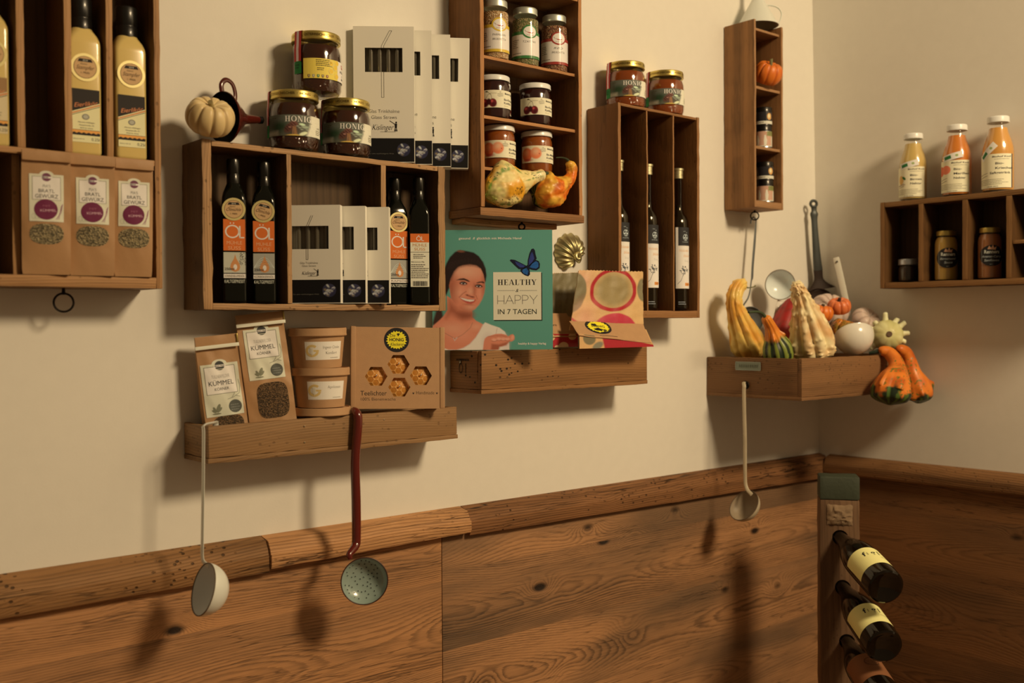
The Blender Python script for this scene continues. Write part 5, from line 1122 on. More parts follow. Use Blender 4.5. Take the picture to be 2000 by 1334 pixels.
    for x, y in ((632, 1165), (690, 1155), (742, 1158), (790, 1158)): P.ell(x, y, 30, 17, S(220, 142, 100), .4, .1); P.line([(x-30, y+16), (x, y+22), (x+28, y+14)], 5, S(130, 66, 44), .7)
    P.line([(560, 1128), (640, 1120), (720, 1116), (790, 1136)], 5, S(150, 84, 58), .7); P.ell(850, 1140, 18, 30, S(216, 136, 94), .4, .3)
    return P
A = Art(); A.pic(portrait(), -bwid/2, .0, bwid/2, bh, 1)
ux = lambda px: (px-961.5)/237*bwid; vx = lambda py: (683-py)/237*bh
lt = S(226, 210, 168); A.text('gesund', ux(907), vx(464.5), .0044, lt, 2, 'c', w=.0225, bold=.012); A.text('&', ux(925.5), vx(464.5), .0048, lt, 2, shear=.4); A.text('glücklich mit Michaela Hansl', ux(975), vx(464.5), .0044, lt, 2, 'c', w=.0865, bold=.012)
A.text('healthy & happy Verlag', ux(1039), vx(673), .0042, lt, 2, w=.054, bold=.015)
A.poly([(ux(964.5), vx(626)), (ux(1059.5), vx(626)), (ux(1059.5), vx(531)), (ux(964.5), vx(531))], S(44, 50, 36), 2); A.poly([(ux(963), vx(624)), (ux(1057.5), vx(624)), (ux(1057.5), vx(529.5)), (ux(963), vx(529.5))], S(216, 190, 140), 3)
A.serif('HEALTHY', ux(1010), vx(555), .0105, .075, S(26, 22, 18), 4)
A.text('&', ux(1010), vx(569), .0065, S(26, 22, 18), 4, shear=.35)
for s in (-1, 1):
    for k in range(17): A.ell(ux(1010)+s*(.0055+k*.0020), vx(566), .0006, .0006, S(40, 34, 26), 4, 8)
g = S(70, 56, 46); th = .0008
def thin(ch, x, w, y=vx(592.5), h=.0165):
    L = lambda *p: A.line([(x+w*a, y+h*b_) for a, b_ in p], th, g, 4)
    if ch == 'H': L((0, 0), (0, 1)); L((1, 0), (1, 1)); L((0, .35), (1, .35))
    if ch == 'A': L((0, 0), (.5, 1), (1, 0)); L((.2, .35), (.8, .35))
    if ch == 'P': L((0, 0), (0, 1), (.55, 1), (.85, .93), (1, .72), (.85, .5), (.55, .42), (0, .42))
    if ch == 'Y': L((0, 1), (.5, .42), (1, 1)); L((.5, .42), (.5, 0))
x = ux(971.5)
for ch, w_ in zip('HAPPY', (.0125, .0155, .0115, .0115, .0145)): thin(ch, x, w_); x += w_+.0028
A.text('IN 7 TAGEN', ux(1010), vx(612.5), .0100, S(52, 54, 36), 4, w=.075, bold=.005)
bf = lambda X, Y: (ux(940+X/6.0636), vx(470+Y/6.0636)); bk, b1, b2 = S(24, 26, 34), S(40, 84, 120), S(50, 56, 96)
def wing(P, Q, c): A.poly([bf(*p) for p in P], bk, 5); A.poly([bf(*p) for p in Q], c, 6)
wing([(552, 300), (556, 220), (575, 140), (600, 85), (622, 78), (640, 100), (648, 150), (662, 200), (620, 250), (575, 300)], [(564, 280), (568, 215), (588, 150), (606, 118), (620, 150), (632, 200), (606, 244)], b2)
wing([(545, 290), (470, 250), (400, 215), (350, 208), (342, 222), (370, 250), (410, 290), (450, 325), (520, 320)], [(520, 285), (460, 256), (400, 232), (420, 270), (460, 305), (505, 305)], b2)
wing([(552, 300), (600, 250), (650, 215), (685, 230), (700, 265), (695, 315), (660, 340), (610, 335), (570, 320)], [(575, 300), (610, 258), (652, 230), (680, 250), (682, 300), (652, 322), (610, 318)], b1)
wing([(545, 295), (500, 310), (470, 325), (468, 350), (485, 375), (520, 400), (560, 412), (580, 390), (578, 350), (560, 305)], [(538, 312), (495, 330), (485, 350), (505, 378), (550, 396), (562, 350)], b1)
A.line([bf(548, 282), bf(568, 330)], .0022, bk, 7)
for a, c in (((560, 290), (610, 130)), ((565, 300), (675, 260)), ((540, 310), (520, 390)), ((530, 295), (420, 250)), ((570, 305), (650, 320)), ((545, 315), (555, 395))): A.line([bf(*a), bf(*c)], .0003, S(30, 50, 80), 8)
A.build('cover_print', book, flat(0, 0, 0), GLOSSY)

# ================================================================== shell, wraps
ph = WY(1117, 506, -.002)
shell = thing('shell_mould', 'brass scallop shell mould on the wall behind the teal book', 'mould', (ph.x, 0, ph.z), 0)
bm = B(); NA, NS = 96, 22; G = []
for i in range(NA+1):
    t = i/NA; a = rad(18+205*t); L = .060*(.62+.38*math.sin(math.pi*min(1, max(0, (t*1.0+.02)))))*(1+.03*math.cos(t*11*2*math.pi)); row = []
    for j in range(NS+1):
        s = j/NS; rib = math.cos(t*11*2*math.pi)*.5+.5; sw = a+.35*(1-s)
        h = .0012+.024*math.sin(math.pi*min(1, s*.93+.07))**.8*(.55+.45*math.sin(math.pi*t))+.0046*rib**.8*s**.6*(1-s**6*.6); r = L*s
        row.append(bm.verts.new((r*math.cos(sw), -h, r*math.sin(sw)*.95)))
    G.append(row)
for i in range(NA):
    for j in range(NS): bm.faces.new((G[i][j], G[i+1][j], G[i+1][j+1], G[i][j+1]))
BRASS = mat('old_brass', S(176, 146, 86), .40, .9, var=.2, bscale=80)
bmesh.ops.recalc_face_normals(bm, faces=bm.faces); mk('ribbed_shell', bm, BRASS, shell, smooth=60)
bm = B(); P = [(.010*math.cos(a)*(1-k/26), -.014-.0006*k, .010*math.sin(a)*(1-k/26)+.003) for k, a in enumerate([rad(-60+22*i) for i in range(22)])]
tube(bm, P, [.0065*(1-.55*k/21) for k in range(22)], 12); mk('curled_hinge', bm, BRASS, shell)

def wrap_cloth(kind):
    P = Pic(150, 110, S(196, 140, 76), (1080, 522, 1262, 644))
    P.ell(1175, 560, 120, 60, S(202, 150, 84), .8); P.ell(1125, 545, 26, 20, S(186, 110, 90), .8, al=.5)
    P.ell(1112, 568, 29, 42, S(112, 92, 54), .04); P.ell(1091, 560, 24, 26, S(112, 92, 54), .1, al=.6)
    P.ell(1196, 561, 39, 39, S(140, 110, 60), .3); P.put(P.mell(1196, 561, 48, 45, .02)-P.mell(1196, 561, 40, 37.5, .02), S(158, 26, 28))
    P.ell(1203, 648, 43, 39, S(176, 44, 50), .03); P.ell(1258, 560, 12, 24, S(120, 100, 60), .08); P.poly([(1112, 612), (1140, 650), (1170, 650), (1136, 630)], S(164, 30, 34)); P.ell(1145, 620, 22, 30, S(196, 120, 90), .8, al=.5)
    P.grain(.05, 3); return P
def patch(c00, c10, c01, c11, wob=0., sd=0, pink=None):
    c00, c10, c01, c11 = map(Vector, (c00, c10, c01, c11)); nrm = (c10-c00).cross(c01-c00).normalized()
    if nrm.y > 0: nrm = -nrm
    def f(u, v, n):
        p = (c00*(1-u)+c10*u)*(1-v)+(c01*(1-u)+c11*u)*v
        return p+nrm*(n+wob*noise.noise(Vector((u*3.1, v*2.3, sd)))+wob*.5*noise.noise(Vector((u*9, v*7, sd+4))))
    return f
def sheet(name, f, m, parent, th=.0012, nu=40, nv=24, pink=0, label=None):
    """thin sheet with real thickness; pink = zigzag-cut top and right edges"""
    bm = B(); F, K = [], []
    for j in range(nv+1):
        F.append([]); K.append([])
        for i in range(nu+1):
            u, v = i/nu, j/nv
            if pink and j == nv: v += (.012 if i % 2 else -.012)
            if pink and i == nu: u += (.006 if j % 2 else -.006)
            F[-1].append(bm.verts.new(f(u, v, 0))); K[-1].append(bm.verts.new(f(u, v, -th)))
    for j in range(nv):
        for i in range(nu):
            bm.faces.new((F[j][i], F[j][i+1], F[j+1][i+1], F[j+1][i])); bm.faces.new((K[j][i], K[j+1][i], K[j+1][i+1], K[j][i+1]))
    for j in range(nv):
        for i in (0, nu): bm.faces.new((F[j][i], F[j+1][i], K[j+1][i], K[j][i]))
    for i in range(nu):
        for j in (0, nv): bm.faces.new((F[j][i], F[j][i+1], K[j][i+1], K[j][i]))
    return mk(name, bm, m, parent, label, smooth=60)
CLOTH = mat('waxed_cloth', S(190, 136, 74), .45, bump=.2, bscale=90); CLOTHP = vmat('waxed_cloth_print', .42, bump=.15, bscale=90.); zd = zM1+.0012
def wrap_pack(name, label, back, pic, roll, band, sticker, text, pic_roll, ext):
    root = thing(name, label, 'wrap', (WY(*back[3]).x, 0, zd), 0, 'beeswax wraps on the speckled drawer'); o = Vector(root.location)
    Q = [WY(*b_)-o for b_ in back]; f = patch(*Q, wob=.004, sd=ext); sheet('cloth_back', f, CLOTH, root, pink=1)
    A = Art(); A.pic(pic, 0.0, 0.0, 1.0, 1.0, 1)
    for p in range(0): pass
    A.build('cloth_print', root, lambda u, v, n: f(u, v, n+.0004), CLOTHP)
    # folded roll: wedge
    L, R_ = [[WY(*p)-o for p in s] for s in roll]; bm = B(); rings = []
    for k in range(25):
        t = k/24; r = [l.lerp(q, t) for l, q in zip(L, R_)]; c = sum(r, Vector())/len(r)
        rings.append([p+(p-c).normalized()*.0012*noise.noise(p*60) for p in r])
    loft(bm, rings); mk('cloth_roll', bm, CLOTH, root, smooth=50)
    fr = patch(L[0], R_[0], L[1], R_[1]); A = Art(); A.pic(pic_roll, 0, 0, 1, 1, 1); A.build('roll_print', root, lambda u, v, n: fr(u, v, n+.0012), CLOTHP)
    C = [WY(*b_)-o for b_ in band]; fb = patch(*C, wob=.0012, sd=9); sheet('kraft_band', fb, KRAFT, root, th=.0008, nu=20, nv=8)
    Lu, Lv = (C[1]-C[0]).length, (C[2]-C[0]).length
    A = Art()
    if sticker:
        u0, v0 = sticker; A.ell(u0, v0, .036, .021, S(30, 26, 20), 1, 48)
        rn = random.Random(6); P = [(u0+(.028+(.004 if k % 2 else -.002)*rn.random())*math.cos(a), v0+(.0155+(.003 if k % 2 else -.0015)*rn.random())*math.sin(a)) for k, a in enumerate([i*2*math.pi/40 for i in range(40)])]
        A.add(P+[(u0, v0)], [(k, (k+1) % 40, 40) for k in range(40)], S(232, 184, 30), 2); A.text('Die', u0-.012, v0+.006, .005, INK, 3, shear=.2); A.text('HONIG', u0, v0-.001, .006, INK, 3, w=.036, bold=.02); A.text('Kleckerei', u0, v0-.010, .006, INK, 3, w=.034, shear=.3)
        A.greek(u0-.01, u0+.06, v0-.027, 1, .003, .0012, S(70, 50, 30), 3, 2)
        # the sticker is folded over the band's top edge: keep what lies on the band
        A.f = [q for q in A.f if all(A.v[i][1] <= Lv+.010 for i in q)]
    if text: A.text(text, Lu*.42, Lv*.45, .0065, S(50, 36, 22), 1, w=.040, shear=.2)
    A.build('band_print', root, lambda u, v, n: fb(u/Lu, min(1, v/Lv), n+.0003), PAPER)
def roll_pic(kind):
    P = Pic(110, 30, S(196, 140, 76), (0, 0, 110, 30))
    if kind: 
        P.poly([(32, -5), (72, -5), (112, 14), (112, 34), (36, 34)], S(158, 24, 28)); P.ell(14, 8, 9, 14, S(112, 92, 54), .1); P.ell(26, 24, 6, 12, S(120, 104, 70), .2, .5)
    else:
        P.a[:] = S(160, 34, 32)
        for x, y, r in ((10, 6, 12), (44, 8, 9), (74, 28, 12), (20, 30, 12), (96, 6, 10), (58, 30, 6)): P.ell(x, y, r, r*.8, S(206, 160, 100), .06)
    P.grain(.05); return P
PB = wrap_cloth(0)
class Sub: pass
def crop(P, u0, u1, v0, v1):
    q = Sub(); i0, i1 = int(u0*P.w), int(u1*P.w); j0, j1 = int((1-v1)*P.h), int((1-v0)*P.h); q.a = P.a[j0:j1, i0:i1]; q.h, q.w = q.a.shape[:2]; return q
wrap_pack('beeswax_wrap', 'folded cloth wrap with a big red ring, right-hand one on the speckled drawer',
    [(1112, 645, -.116), (1257, 645, -.116), (1130, 528, -.1005), (1255, 531, -.1005)], crop(PB, .22, .98, 0, 1),
    [[(1131, 681, -.152), (1131, 652, -.152), (1131, 645, -.118), (1131, 672, -.104)], [(1276, 677, -.156), (1274, 670, -.156), (1262, 643, -.118), (1262, 668, -.104)]],
    [(1131, 655, -.156), (1272, 670, -.158), (1112, 627, -.119), (1256, 633, -.119)], (.072, .033), None, roll_pic(1), 3.)
wrap_pack('beeswax_wrap', 'folded cloth wrap with red polka dots, mostly hidden behind the teal book',
    [(1040, 640, -.050), (1124, 645, -.056), (1046, 536, -.024), (1128, 533, -.026)], crop(PB, 0, .22, .1, .9),
    [[(1040, 680, -.094), (1040, 652, -.094), (1040, 640, -.058), (1040, 666, -.045)], [(1128, 677, -.094), (1128, 652, -.095), (1120, 640, -.060), (1120, 662, -.045)]],
    [(1040, 660, -.097), (1136, 657, -.098), (1040, 611, -.062), (1106, 612, -.064)], None, 'Ostern', roll_pic(0), 7.)

# ================================================================== pumpkins and gourds
def fruit(name, parent, path, radii, colf, nseg=110, nring=130, shape=None, part='flesh', rough=.45, bumpf=None, mname='gourd_skin', spin=0.):
    """fruit grown along a spine; shape(s,a) scales the radius, colf(s,a,p) colours the skin"""
    P = catmull(path, nring); R = [max(.0004, v.x) for v in catmull([(r, 0, 0) for r in radii], nring)]; fr = frames(P, (0.3, -.9, .2))
    rings = []; col = []
    for i, (p, r, (a_, b_)) in enumerate(zip(P, R, fr)):
        s = i/(nring-1); ring = []
        for k in range(nseg):
            a = 2*math.pi*k/nseg+spin; q = r*(shape(s, a, p) if shape else 1.); d = a_*math.cos(a)+b_*math.sin(a); pt = p+d*q
            if bumpf: pt = pt+d*bumpf(s, a, pt)
            ring.append(pt); col.append(colf(s, a, pt))
        rings.append(ring)
    bm = B(); loft(bm, rings); me_o = mk(part, bm, vmat(mname, rough, 0, .5, .1, .04), parent, smooth=0); me = me_o.data; me.shade_smooth()
    ca = me.color_attributes.new('Col', 'FLOAT_COLOR', 'POINT'); ca.data.foreach_set('color', np.array([(*c, 1) for c in col], dtype=np.float32).ravel()); return me_o
def nz3(p, sc, sd=0.): return noise.noise(Vector(p)*sc+Vector((sd*7.3, sd*3.1, sd)))
def stalk(parent, pts, r, col=S(90, 84, 40), name='stem'):
    bm = B(); tube(bm, pts, r, 9, smooth=10); return mk(name, bm, mat('stalk_%02x%02x' % (int(col[0]*255), int(col[1]*255)), col, .7, bump=.5, bscale=300), parent)
def pumpkin(name, label, loc, rot, R, h, lobes, c1, c2, stem_pts, stem_r, stem_c, seed=0, dent=.075, group=None, mottled=None):
    root = thing(name, label, 'pumpkin', loc, rot, group); N, K = 44, 120; rings = []; col = []
    for j in range(1, N):
        t = math.pi*j/N; ring = []
        for k in range(K):
            a = 2*math.pi*k/K; f = abs(math.sin(lobes*a/2+.3*noise.noise(Vector((math.cos(a)*2, math.sin(a)*2, seed))))); lob = 1-dent*(1-f)**3.2-.03*(1-f)
            st, ct = math.sin(t), math.cos(t); r = R*st**.78*(1-(1-lob)*st**.4)
            zz = h*.5*(1+ct*(1-.42*max(0, 1-st*1.5)**1.2)); zz -= h*.07*(1-f)**3*max(0, ct)
            ring.append(Vector((r*math.cos(a), r*math.sin(a), zz)))
            c = mixc(c1, c2, (1-f)**2.5*.7+.25*nz3(ring[-1], 60, seed))
            if mottled: c = mottled(c, ring[-1], a, t)
            col.append(c)
        rings.append(ring)
    bm = B(); loft(bm, rings[::-1]); col = [c for j in range(N-2, -1, -1) for c in col[j*K:(j+1)*K]]
    o = mk('flesh', bm, vmat('pumpkin_skin', .42, 0, .5, 0, .12), root, smooth=0); o.data.shade_smooth()
    ca = o.data.color_attributes.new('Col', 'FLOAT_COLOR', 'POINT'); ca.data.foreach_set('color', np.array([(*c, 1) for c in col], dtype=np.float32).ravel())
    if stem_pts: stalk(root, [(x, y, h*.72+z) for x, y, z in stem_pts], stem_r, stem_c)
    return root
p = WY(405, 245, -.064)
pumpkin('white_pumpkin', 'small cream-white ribbed pumpkin on the left end of the wide crate', (p.x, p.y, zW1+.0105), (rad(33), rad(-6), 0), .0385, .060, 10, S(204, 160, 92), S(160, 116, 58), [(0, 0, -.012), (0, 0, .002), (-.003, -.001, .010), (-.005, -.002, .013)], [.009, .0048, .004, .0042], S(140, 110, 56), 3)
# dark red enamel funnel on its side behind it
pf = WY(430, 232, -.050); RD = mat('red_enamel', (.085, .010, .006), .2, 0, .5, .6); BLK = mat('black_enamel', (.004, .004, .004), .45, 0, .3)
fun = thing('funnel', 'dark red enamel funnel lying on its side behind the white pumpkin', 'funnel', (.7520, -.0465, zW1+.0445), (0, 0, 0))
Mf = Matrix.Rotation(rad(90), 4, 'Y'); Mf = Matrix.Rotation(rad(6), 4, 'Y').inverted() @ Matrix.Rotation(rad(13), 4, 'Z') @ Mf
pr = [(.0415, -.001), (.0425, .0), (.0422, .0015), (.0365, .009), (.020, .030), (.0105, .041), (.0085, .047), (.0060, .074), (.0055, .080)]
bm = B(); lathe(bm, pr, 56, M=Mf); mk('cone', bm, RD, fun)
bm = B(); lathe(bm, [(.0415, -.001)]+[(r-.0012, z+.0008) for r, z in pr[2:6]]+[(.004, .05), (0, .05)], 56, M=Mf); mk('inside', bm, BLK, fun, 'black inside of the funnel')
bm = B(); lathe(bm, [(.0060, .073), (.0066, .0735), (.0062, .0805), (.005, .0805)], 24, M=Mf); mk('spout_tip', bm, BLK, fun)
bm = B(); tube(bm, [Mf @ Vector(q) for q in ((-.0415, 0, .003), (-.054, 0, .004), (-.062, 0, .014), (-.056, 0, .026), (-.040, 0, .030), (-.0225, 0, .026))], .0042, 12, smooth=26, flat=.55, up=(0, 1, 0)); mk('handle', bm, RD, fun)
# white funnel upside down on the narrow crate
pw = WY(1480, 45, -.0545); WEN = mat('white_enamel', S(206, 184, 140), .28, 0, .5, .3, var=.04, bscale=60); EDGE = mat('chipped_enamel_edge', '#241a12', .5)
fw_ = thing('funnel', 'white enamel funnel standing upside down on the slim crate', 'funnel', (pw.x, pw.y, zN1+.0016), 0)
bm = B(); lathe(bm, [(.050, 0), (.0515, .0004), (.0505, .002), (.036, .028), (.020, .056), (.010, .074), (.0085, .080), (.0060, .118)], 56); mk('cone', bm, WEN, fw_)
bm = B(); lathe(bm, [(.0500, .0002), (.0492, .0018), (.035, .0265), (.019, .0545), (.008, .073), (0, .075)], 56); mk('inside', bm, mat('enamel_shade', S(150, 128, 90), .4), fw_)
a = Vector((.78, -.62, 0)).normalized(); bm = B(); tube(bm, [a*r+Vector((0, 0, z)) for r, z in ((.021, .053), (.036, .052), (.052, .046), (.060, .032), (.056, .014), (.048, .005))], .0032, 10, smooth=24, flat=.5); mk('handle', bm, WEN, fw_)
# orange pumpkin in the slim crate
zs_ = WY(1500, 171.5, -.089).z; p = WY(1500, 140, -.066); OC, OD = S(204, 96, 22), S(160, 58, 12)
pumpkin('orange_pumpkin', 'small orange pumpkin in the top compartment of the slim crate', (xN0+(xN1-xN0)/2-.0005, -.078, zs_+.0075), (rad(30), rad(-8), 0), .0350, .062, 10, OC, OD, [(0, 0, -.010), (0, 0, .004), (-.002, .001, .014), (-.003, .004, .021)], [.009, .005, .004, .0045], S(110, 98, 50), 5, group=None)
# spice tins, stacked two and two
TINB = mat('black_tin', '#17140f', .35, .3, .5, .3); TINS = mat('tin_metal', S(170, 156, 130), .3, 1.)
def tin(loc, rot, kind, label):
    R = .0205; h = .0455 if kind == 'black' else .055; root = thing('spice_tin', label, 'tin', loc, (0, 0, rot), 'spice tins in the slim crate')
    bm = B(); lathe(bm, [(0, .0008), (R*.97, .0008), (R*1.01, 0), (R*1.01, .002), (R, .0026), (R, h*.74), (0, h*.74)], 48); mk('tin_body', bm, TINS if kind != 'black' else TINB, root)
    bm = B(); lathe(bm, [(R*.97, h*.74), (R*1.02, h*.745), (R*1.02, h*.97), (R*.98, h), (0, h)], 48); mk('cap', bm, TINB, root)
    A = Art(); U = R*1.9; A.rect(-U, .003, U, h*.73, S(40, 34, 28) if kind == 'black' else S(190, 134, 92), 1)
    if kind == 'black':
        A.rect(-U, .003, U, .0105, S(206, 182, 136), 2); A.ell(R*.55, .0215, .0065, .0085, S(206, 140, 66), 2); A.ell(R*.5, .0225, .003, .005, S(230, 190, 120), 3); A.greek(-U*.4, .002, .006, 1, .003, .0016, S(110, 80, 50), 3, 2)
    else:
        for x in (-R*.9, R*.05, R*1.1): A.poly([(x-.003, .005), (x+.003, .005), (x+.0045, .018), (x+.001, .031), (x-.002, .031), (x-.004, .018)], S(214, 188, 140), 2)
        A.rect(-U, .003, U, .0048, S(214, 188, 140), 3); A.rect(R*.25, .0285, U, .040, S(130, 118, 56), 3)
        for k in range(3): A.rect(R*.35, .031+k*.003, R*1.3, .0318+k*.003, S(80, 70, 30), 4)
    A.build('wrap_label', root, cyl(R+.0003), GLOSSY)
z2 = WY(1500, 287.5, -.089).z+.0006; z3 = zN0+.0176
for z, px, n in ((z2, 1491.5, 'middle'), (z3, 1494.5, 'bottom')):
    p = WY(px, 250 if n == 'middle' else 360, -.066); xx = min(max(p.x, xN0+.0295), xN1-.0295)
    tin((xx-.001, p.y, z), facing(p, 10), 'pink', 'pink-labelled spice tin under a black tin in the %s compartment of the slim crate' % n); tin((xx, p.y, z+.0554), facing(p, 10), 'black', 'black spice tin standing on a pink-labelled tin in the %s compartment' % n)

def W3(L): return [WY(*q) for q in L]
def gourd(name, label, pts, radii, colf, cat='gourd', group='gourds in the corner drawer', **kw):
    """pts: (px, py, y)"""
    P = W3(pts); root = thing(name, label, cat, tuple(P[0]), 0, group); k = mpp(P[len(P)//2]); o = Vector(P[0])
    fruit(name, root, [p-o for p in P], [r*k for r in radii], colf, **kw); root['k'] = k; return root, o, k
def sub(pts, o): return [WY(*q)-o for q in pts]
def ridges(n, amp, s0=0., s1=1., pw=1.):
    return lambda s, a, p: 1+amp*(abs(math.cos(n*a/2))**pw-.5)*math.sin(math.pi*min(1, max(0, (s-s0)/(s1-s0))))**.6
def warts(n, amp, size, seed, s0=0., s1=1.):
    rn = random.Random(seed); W = [(rn.uniform(s0, s1), rn.uniform(0, 6.283), rn.uniform(.6, 1.3)) for _ in range(n)]
    def f(s, a, p):
        t = 0.
        for ws, wa, wr in W:
            ds = (s-ws)*9/size
            if abs(ds) > 1.6: continue
            da = (math.atan2(math.sin(a-wa), math.cos(a-wa)))*1.6/size; d2 = (ds*ds+da*da)/(wr*wr)
            if d2 < 2.5: t = max(t, math.exp(-d2*2.2)*wr)
        return t*amp
    return f
# two gourds in the bottom of the spice crate
YE, OG, GR, DG = S(206, 150, 44), S(206, 112, 24), S(96, 110, 34), S(26, 34, 14)
def c_yellow(s, a, p):
    b_ = mixc(S(220, 178, 96), S(210, 134, 22), nz3(p, 36, 1)*2.4+.25); g = max(0, math.cos(4.5*a+1.2*math.sin(5*s)))**5*(.5+1.3*nz3(p, 130, 2)); b_ = mixc(b_, S(104, 116, 36), 1.3*g)
    b_ = mixc(b_, S(30, 30, 12), 1.0 if nz3(p, 300, 3) > .40 and nz3(p, 26, 5) > 0 else 0); b_ = mixc(b_, S(228, 200, 130), max(0, s-.6)*1.5); return mixc(b_, S(140, 156, 40), max(0, (.20-s)*3.5+nz3(p, 120, 8)*.5))
yy = -.097
g1, o, k = gourd('yellow_gourd', 'yellow speckled gourd with stubby neck, left one at the bottom of the spice crate', [(948, 384, yy), (955, 380, yy), (975, 370, yy), (1000, 360, yy), (1022, 353, yy-.008), (1042, 346, yy-.014), (1058, 341, yy-.018), (1064, 339, yy-.018)], [1, 19, 35, 36, 22, 13.5, 11, 2], c_yellow, group=None,
    shape=lambda s, a, p: 1+.10*(abs(math.cos(2.5*a))-.5)*(1-s)+(.34*math.exp(-((s-.36)/.10)**2)*max(0, math.cos(a-4.9))**8), bumpf=lambda s, a, p, w=warts(70, .0020, .28, 4, 0, .55): w(s, a, p)+.0022*nz3(p, 55, 2)+.0007*nz3(p, 190, 3))
def c_orange(s, a, p):
    b_ = mixc(S(206, 92, 12), S(214, 146, 40), nz3(p, 42, 2)*2.2+.25); b_ = mixc(b_, S(150, 56, 8), max(0, nz3(p, 75, 11))*1.0); q = max(0, .50-s)*5*max(0, math.cos(a-3.5)+.30); stripe = math.sin(9*a+nz3(p, 60, 6)*1.5) > -.3
    return mixc(b_, DG if stripe else S(120, 124, 26), q*1.6)
g2, o, k = gourd('orange_gourd', 'orange gourd with a long curled neck, right one at the bottom of the spice crate', [(1044, 380, yy), (1049, 379, yy), (1062, 377, yy), (1080, 372, yy), (1097, 363, yy-.002), (1111, 352, yy-.003), (1117, 339, yy-.003), (1116, 326, yy-.002), (1109, 317, yy-.001)], [1, 17, 30, 29, 17, 12, 10.5, 11, 4], c_orange, group=None,
    shape=lambda s, a, p: 1+.13*(abs(math.cos(2.5*a+.6))-.5)*(1-s*.6)+.30*math.exp(-((s-.34)/.08)**2)*max(0, math.cos(a-5.1))**8, bumpf=lambda s, a, p, w=warts(60, .0032, .40, 9, .05, .6): w(s, a, p)+.0024*nz3(p, 50, 4)+.0008*nz3(p, 170, 5))
stalk(g2, sub([(1113, 319, yy-.001), (1108, 312, yy+.004), (1098, 308, yy+.012), (1086, 308, yy+.018)], o), [.0035, .0028, .0018, .0012], S(50, 50, 24))
stalk(g1, [WY(1064, 339, yy-.018)-Vector(g1.location), WY(1070, 338, yy-.018)-Vector(g1.location)], [.004, .003], S(50, 56, 26))

# ---- heap in the corner drawer
kx = xK0
def WK(px, py, dx): v = WX(px, py, kx+dx); return v.y
ya = WK(1455, 660, .058)
def c_crook(s, a, p): return mixc(mixc(S(222, 166, 70), S(206, 134, 42), nz3(p, 30, 3)*1.4+.3), S(196, 110, 30), max(0, .35-s)*2.2*max(0, math.cos(a-1.2)))
def wob(n, amp, sd): return lambda s, a, p: 1+amp*(abs(math.cos(n*a/2+.8*math.sin(3*s)))**.8-.5)*(.3+.7*math.sin(math.pi*min(1, s*1.15+.05)))
ga, o, k = gourd('crookneck_gourd', 'tall yellow crookneck gourd at the left end of the corner drawer', [(1466, 700, ya), (1466, 694, ya), (1460, 672, ya), (1449, 640, ya), (1437, 606, ya), (1434, 582, ya), (1439, 564, ya), (1448, 556, ya), (1456, 560, ya)], [2, 23, 31, 24, 16, 14, 13.5, 12, 4], c_crook,
    shape=wob(9, .24, 1), bumpf=lambda s, a, p, w=warts(110, .0026, .25, 12, 0, .95): w(s, a, p)+.0016*nz3(p, 60, 3))
stalk(ga, sub([(1455, 560, ya), (1462, 562, ya-.002), (1473, 560, ya-.006), (1475, 558, ya-.006)], o), [.003, .0016, .0014, .002], S(96, 84, 40))
# iron spoon hanging from the ring of the slim crate
ys = -.034; IR2 = mat('grey_enamel', S(84, 78, 62), .4, .2, .5, .2, var=.2, bscale=60)
P0 = WY(1473, 425, ys); spoon = thing('ladle', 'dark grey ladle hanging from the ring under the slim crate', 'ladle', tuple(P0), 0, 'hanging ladles and skimmers'); o = Vector(P0)
bm = B(); tube(bm, sub([(1466, 437, ys-.004), (1467, 430, ys-.006), (1472, 424, ys-.004), (1477, 430, ys)], o), .0018, 8, smooth=14); mk('hook', bm, IR2, spoon)
bm = B(); tube(bm, sub([(1477, 428, ys), (1474, 470, ys), (1470, 520, ys), (1469, 541, ys), (1467.5, 548, ys), (1465, 566, ys), (1461, 582, ys-.004), (1452, 596, ys-.010), (1447, 604, ys-.014)], o), [.0022, .0042, .0042, .0042, .0026, .0025, .0023, .0024, .0026], 10, smooth=36, flat=.45); mk('handle', bm, IR2, spoon)
def bowl(parent, c, axis, R, depth, m_out, m_in, name='bowl', rim=None, th=.0013, seg=56, part_in='inside'):
    """open hemispherical bowl; axis points out of the opening"""
    Mx = Vector(axis).normalized().to_track_quat('Z', 'Y').to_matrix().to_4x4(); Mx.translation = c
    N = 16; po = [(R*math.sin(q), -depth*math.cos(q)) for q in [math.pi/2*i/N for i in range(N+1)]]; pi_ = [((R-th)*math.sin(q), -(depth-th)*math.cos(q)) for q in [math.pi/2*i/N for i in range(N+1)]]
    bm = B(); lathe(bm, po, seg, M=Mx); a = mk(name, bm, m_out, parent)
    bm = B(); lathe(bm, pi_, seg, M=Mx); mk(part_in, bm, m_in, a)
    bm = B(); ring_torus(bm, R-th/2, th*.75, Mx, seg, 8); mk('rim', bm, rim or m_out, a); return Mx
bowl(spoon, WY(1466, 625, ys-.006)-o, (-.45, -.80, .05), .0340, .013, IR2, IR2)
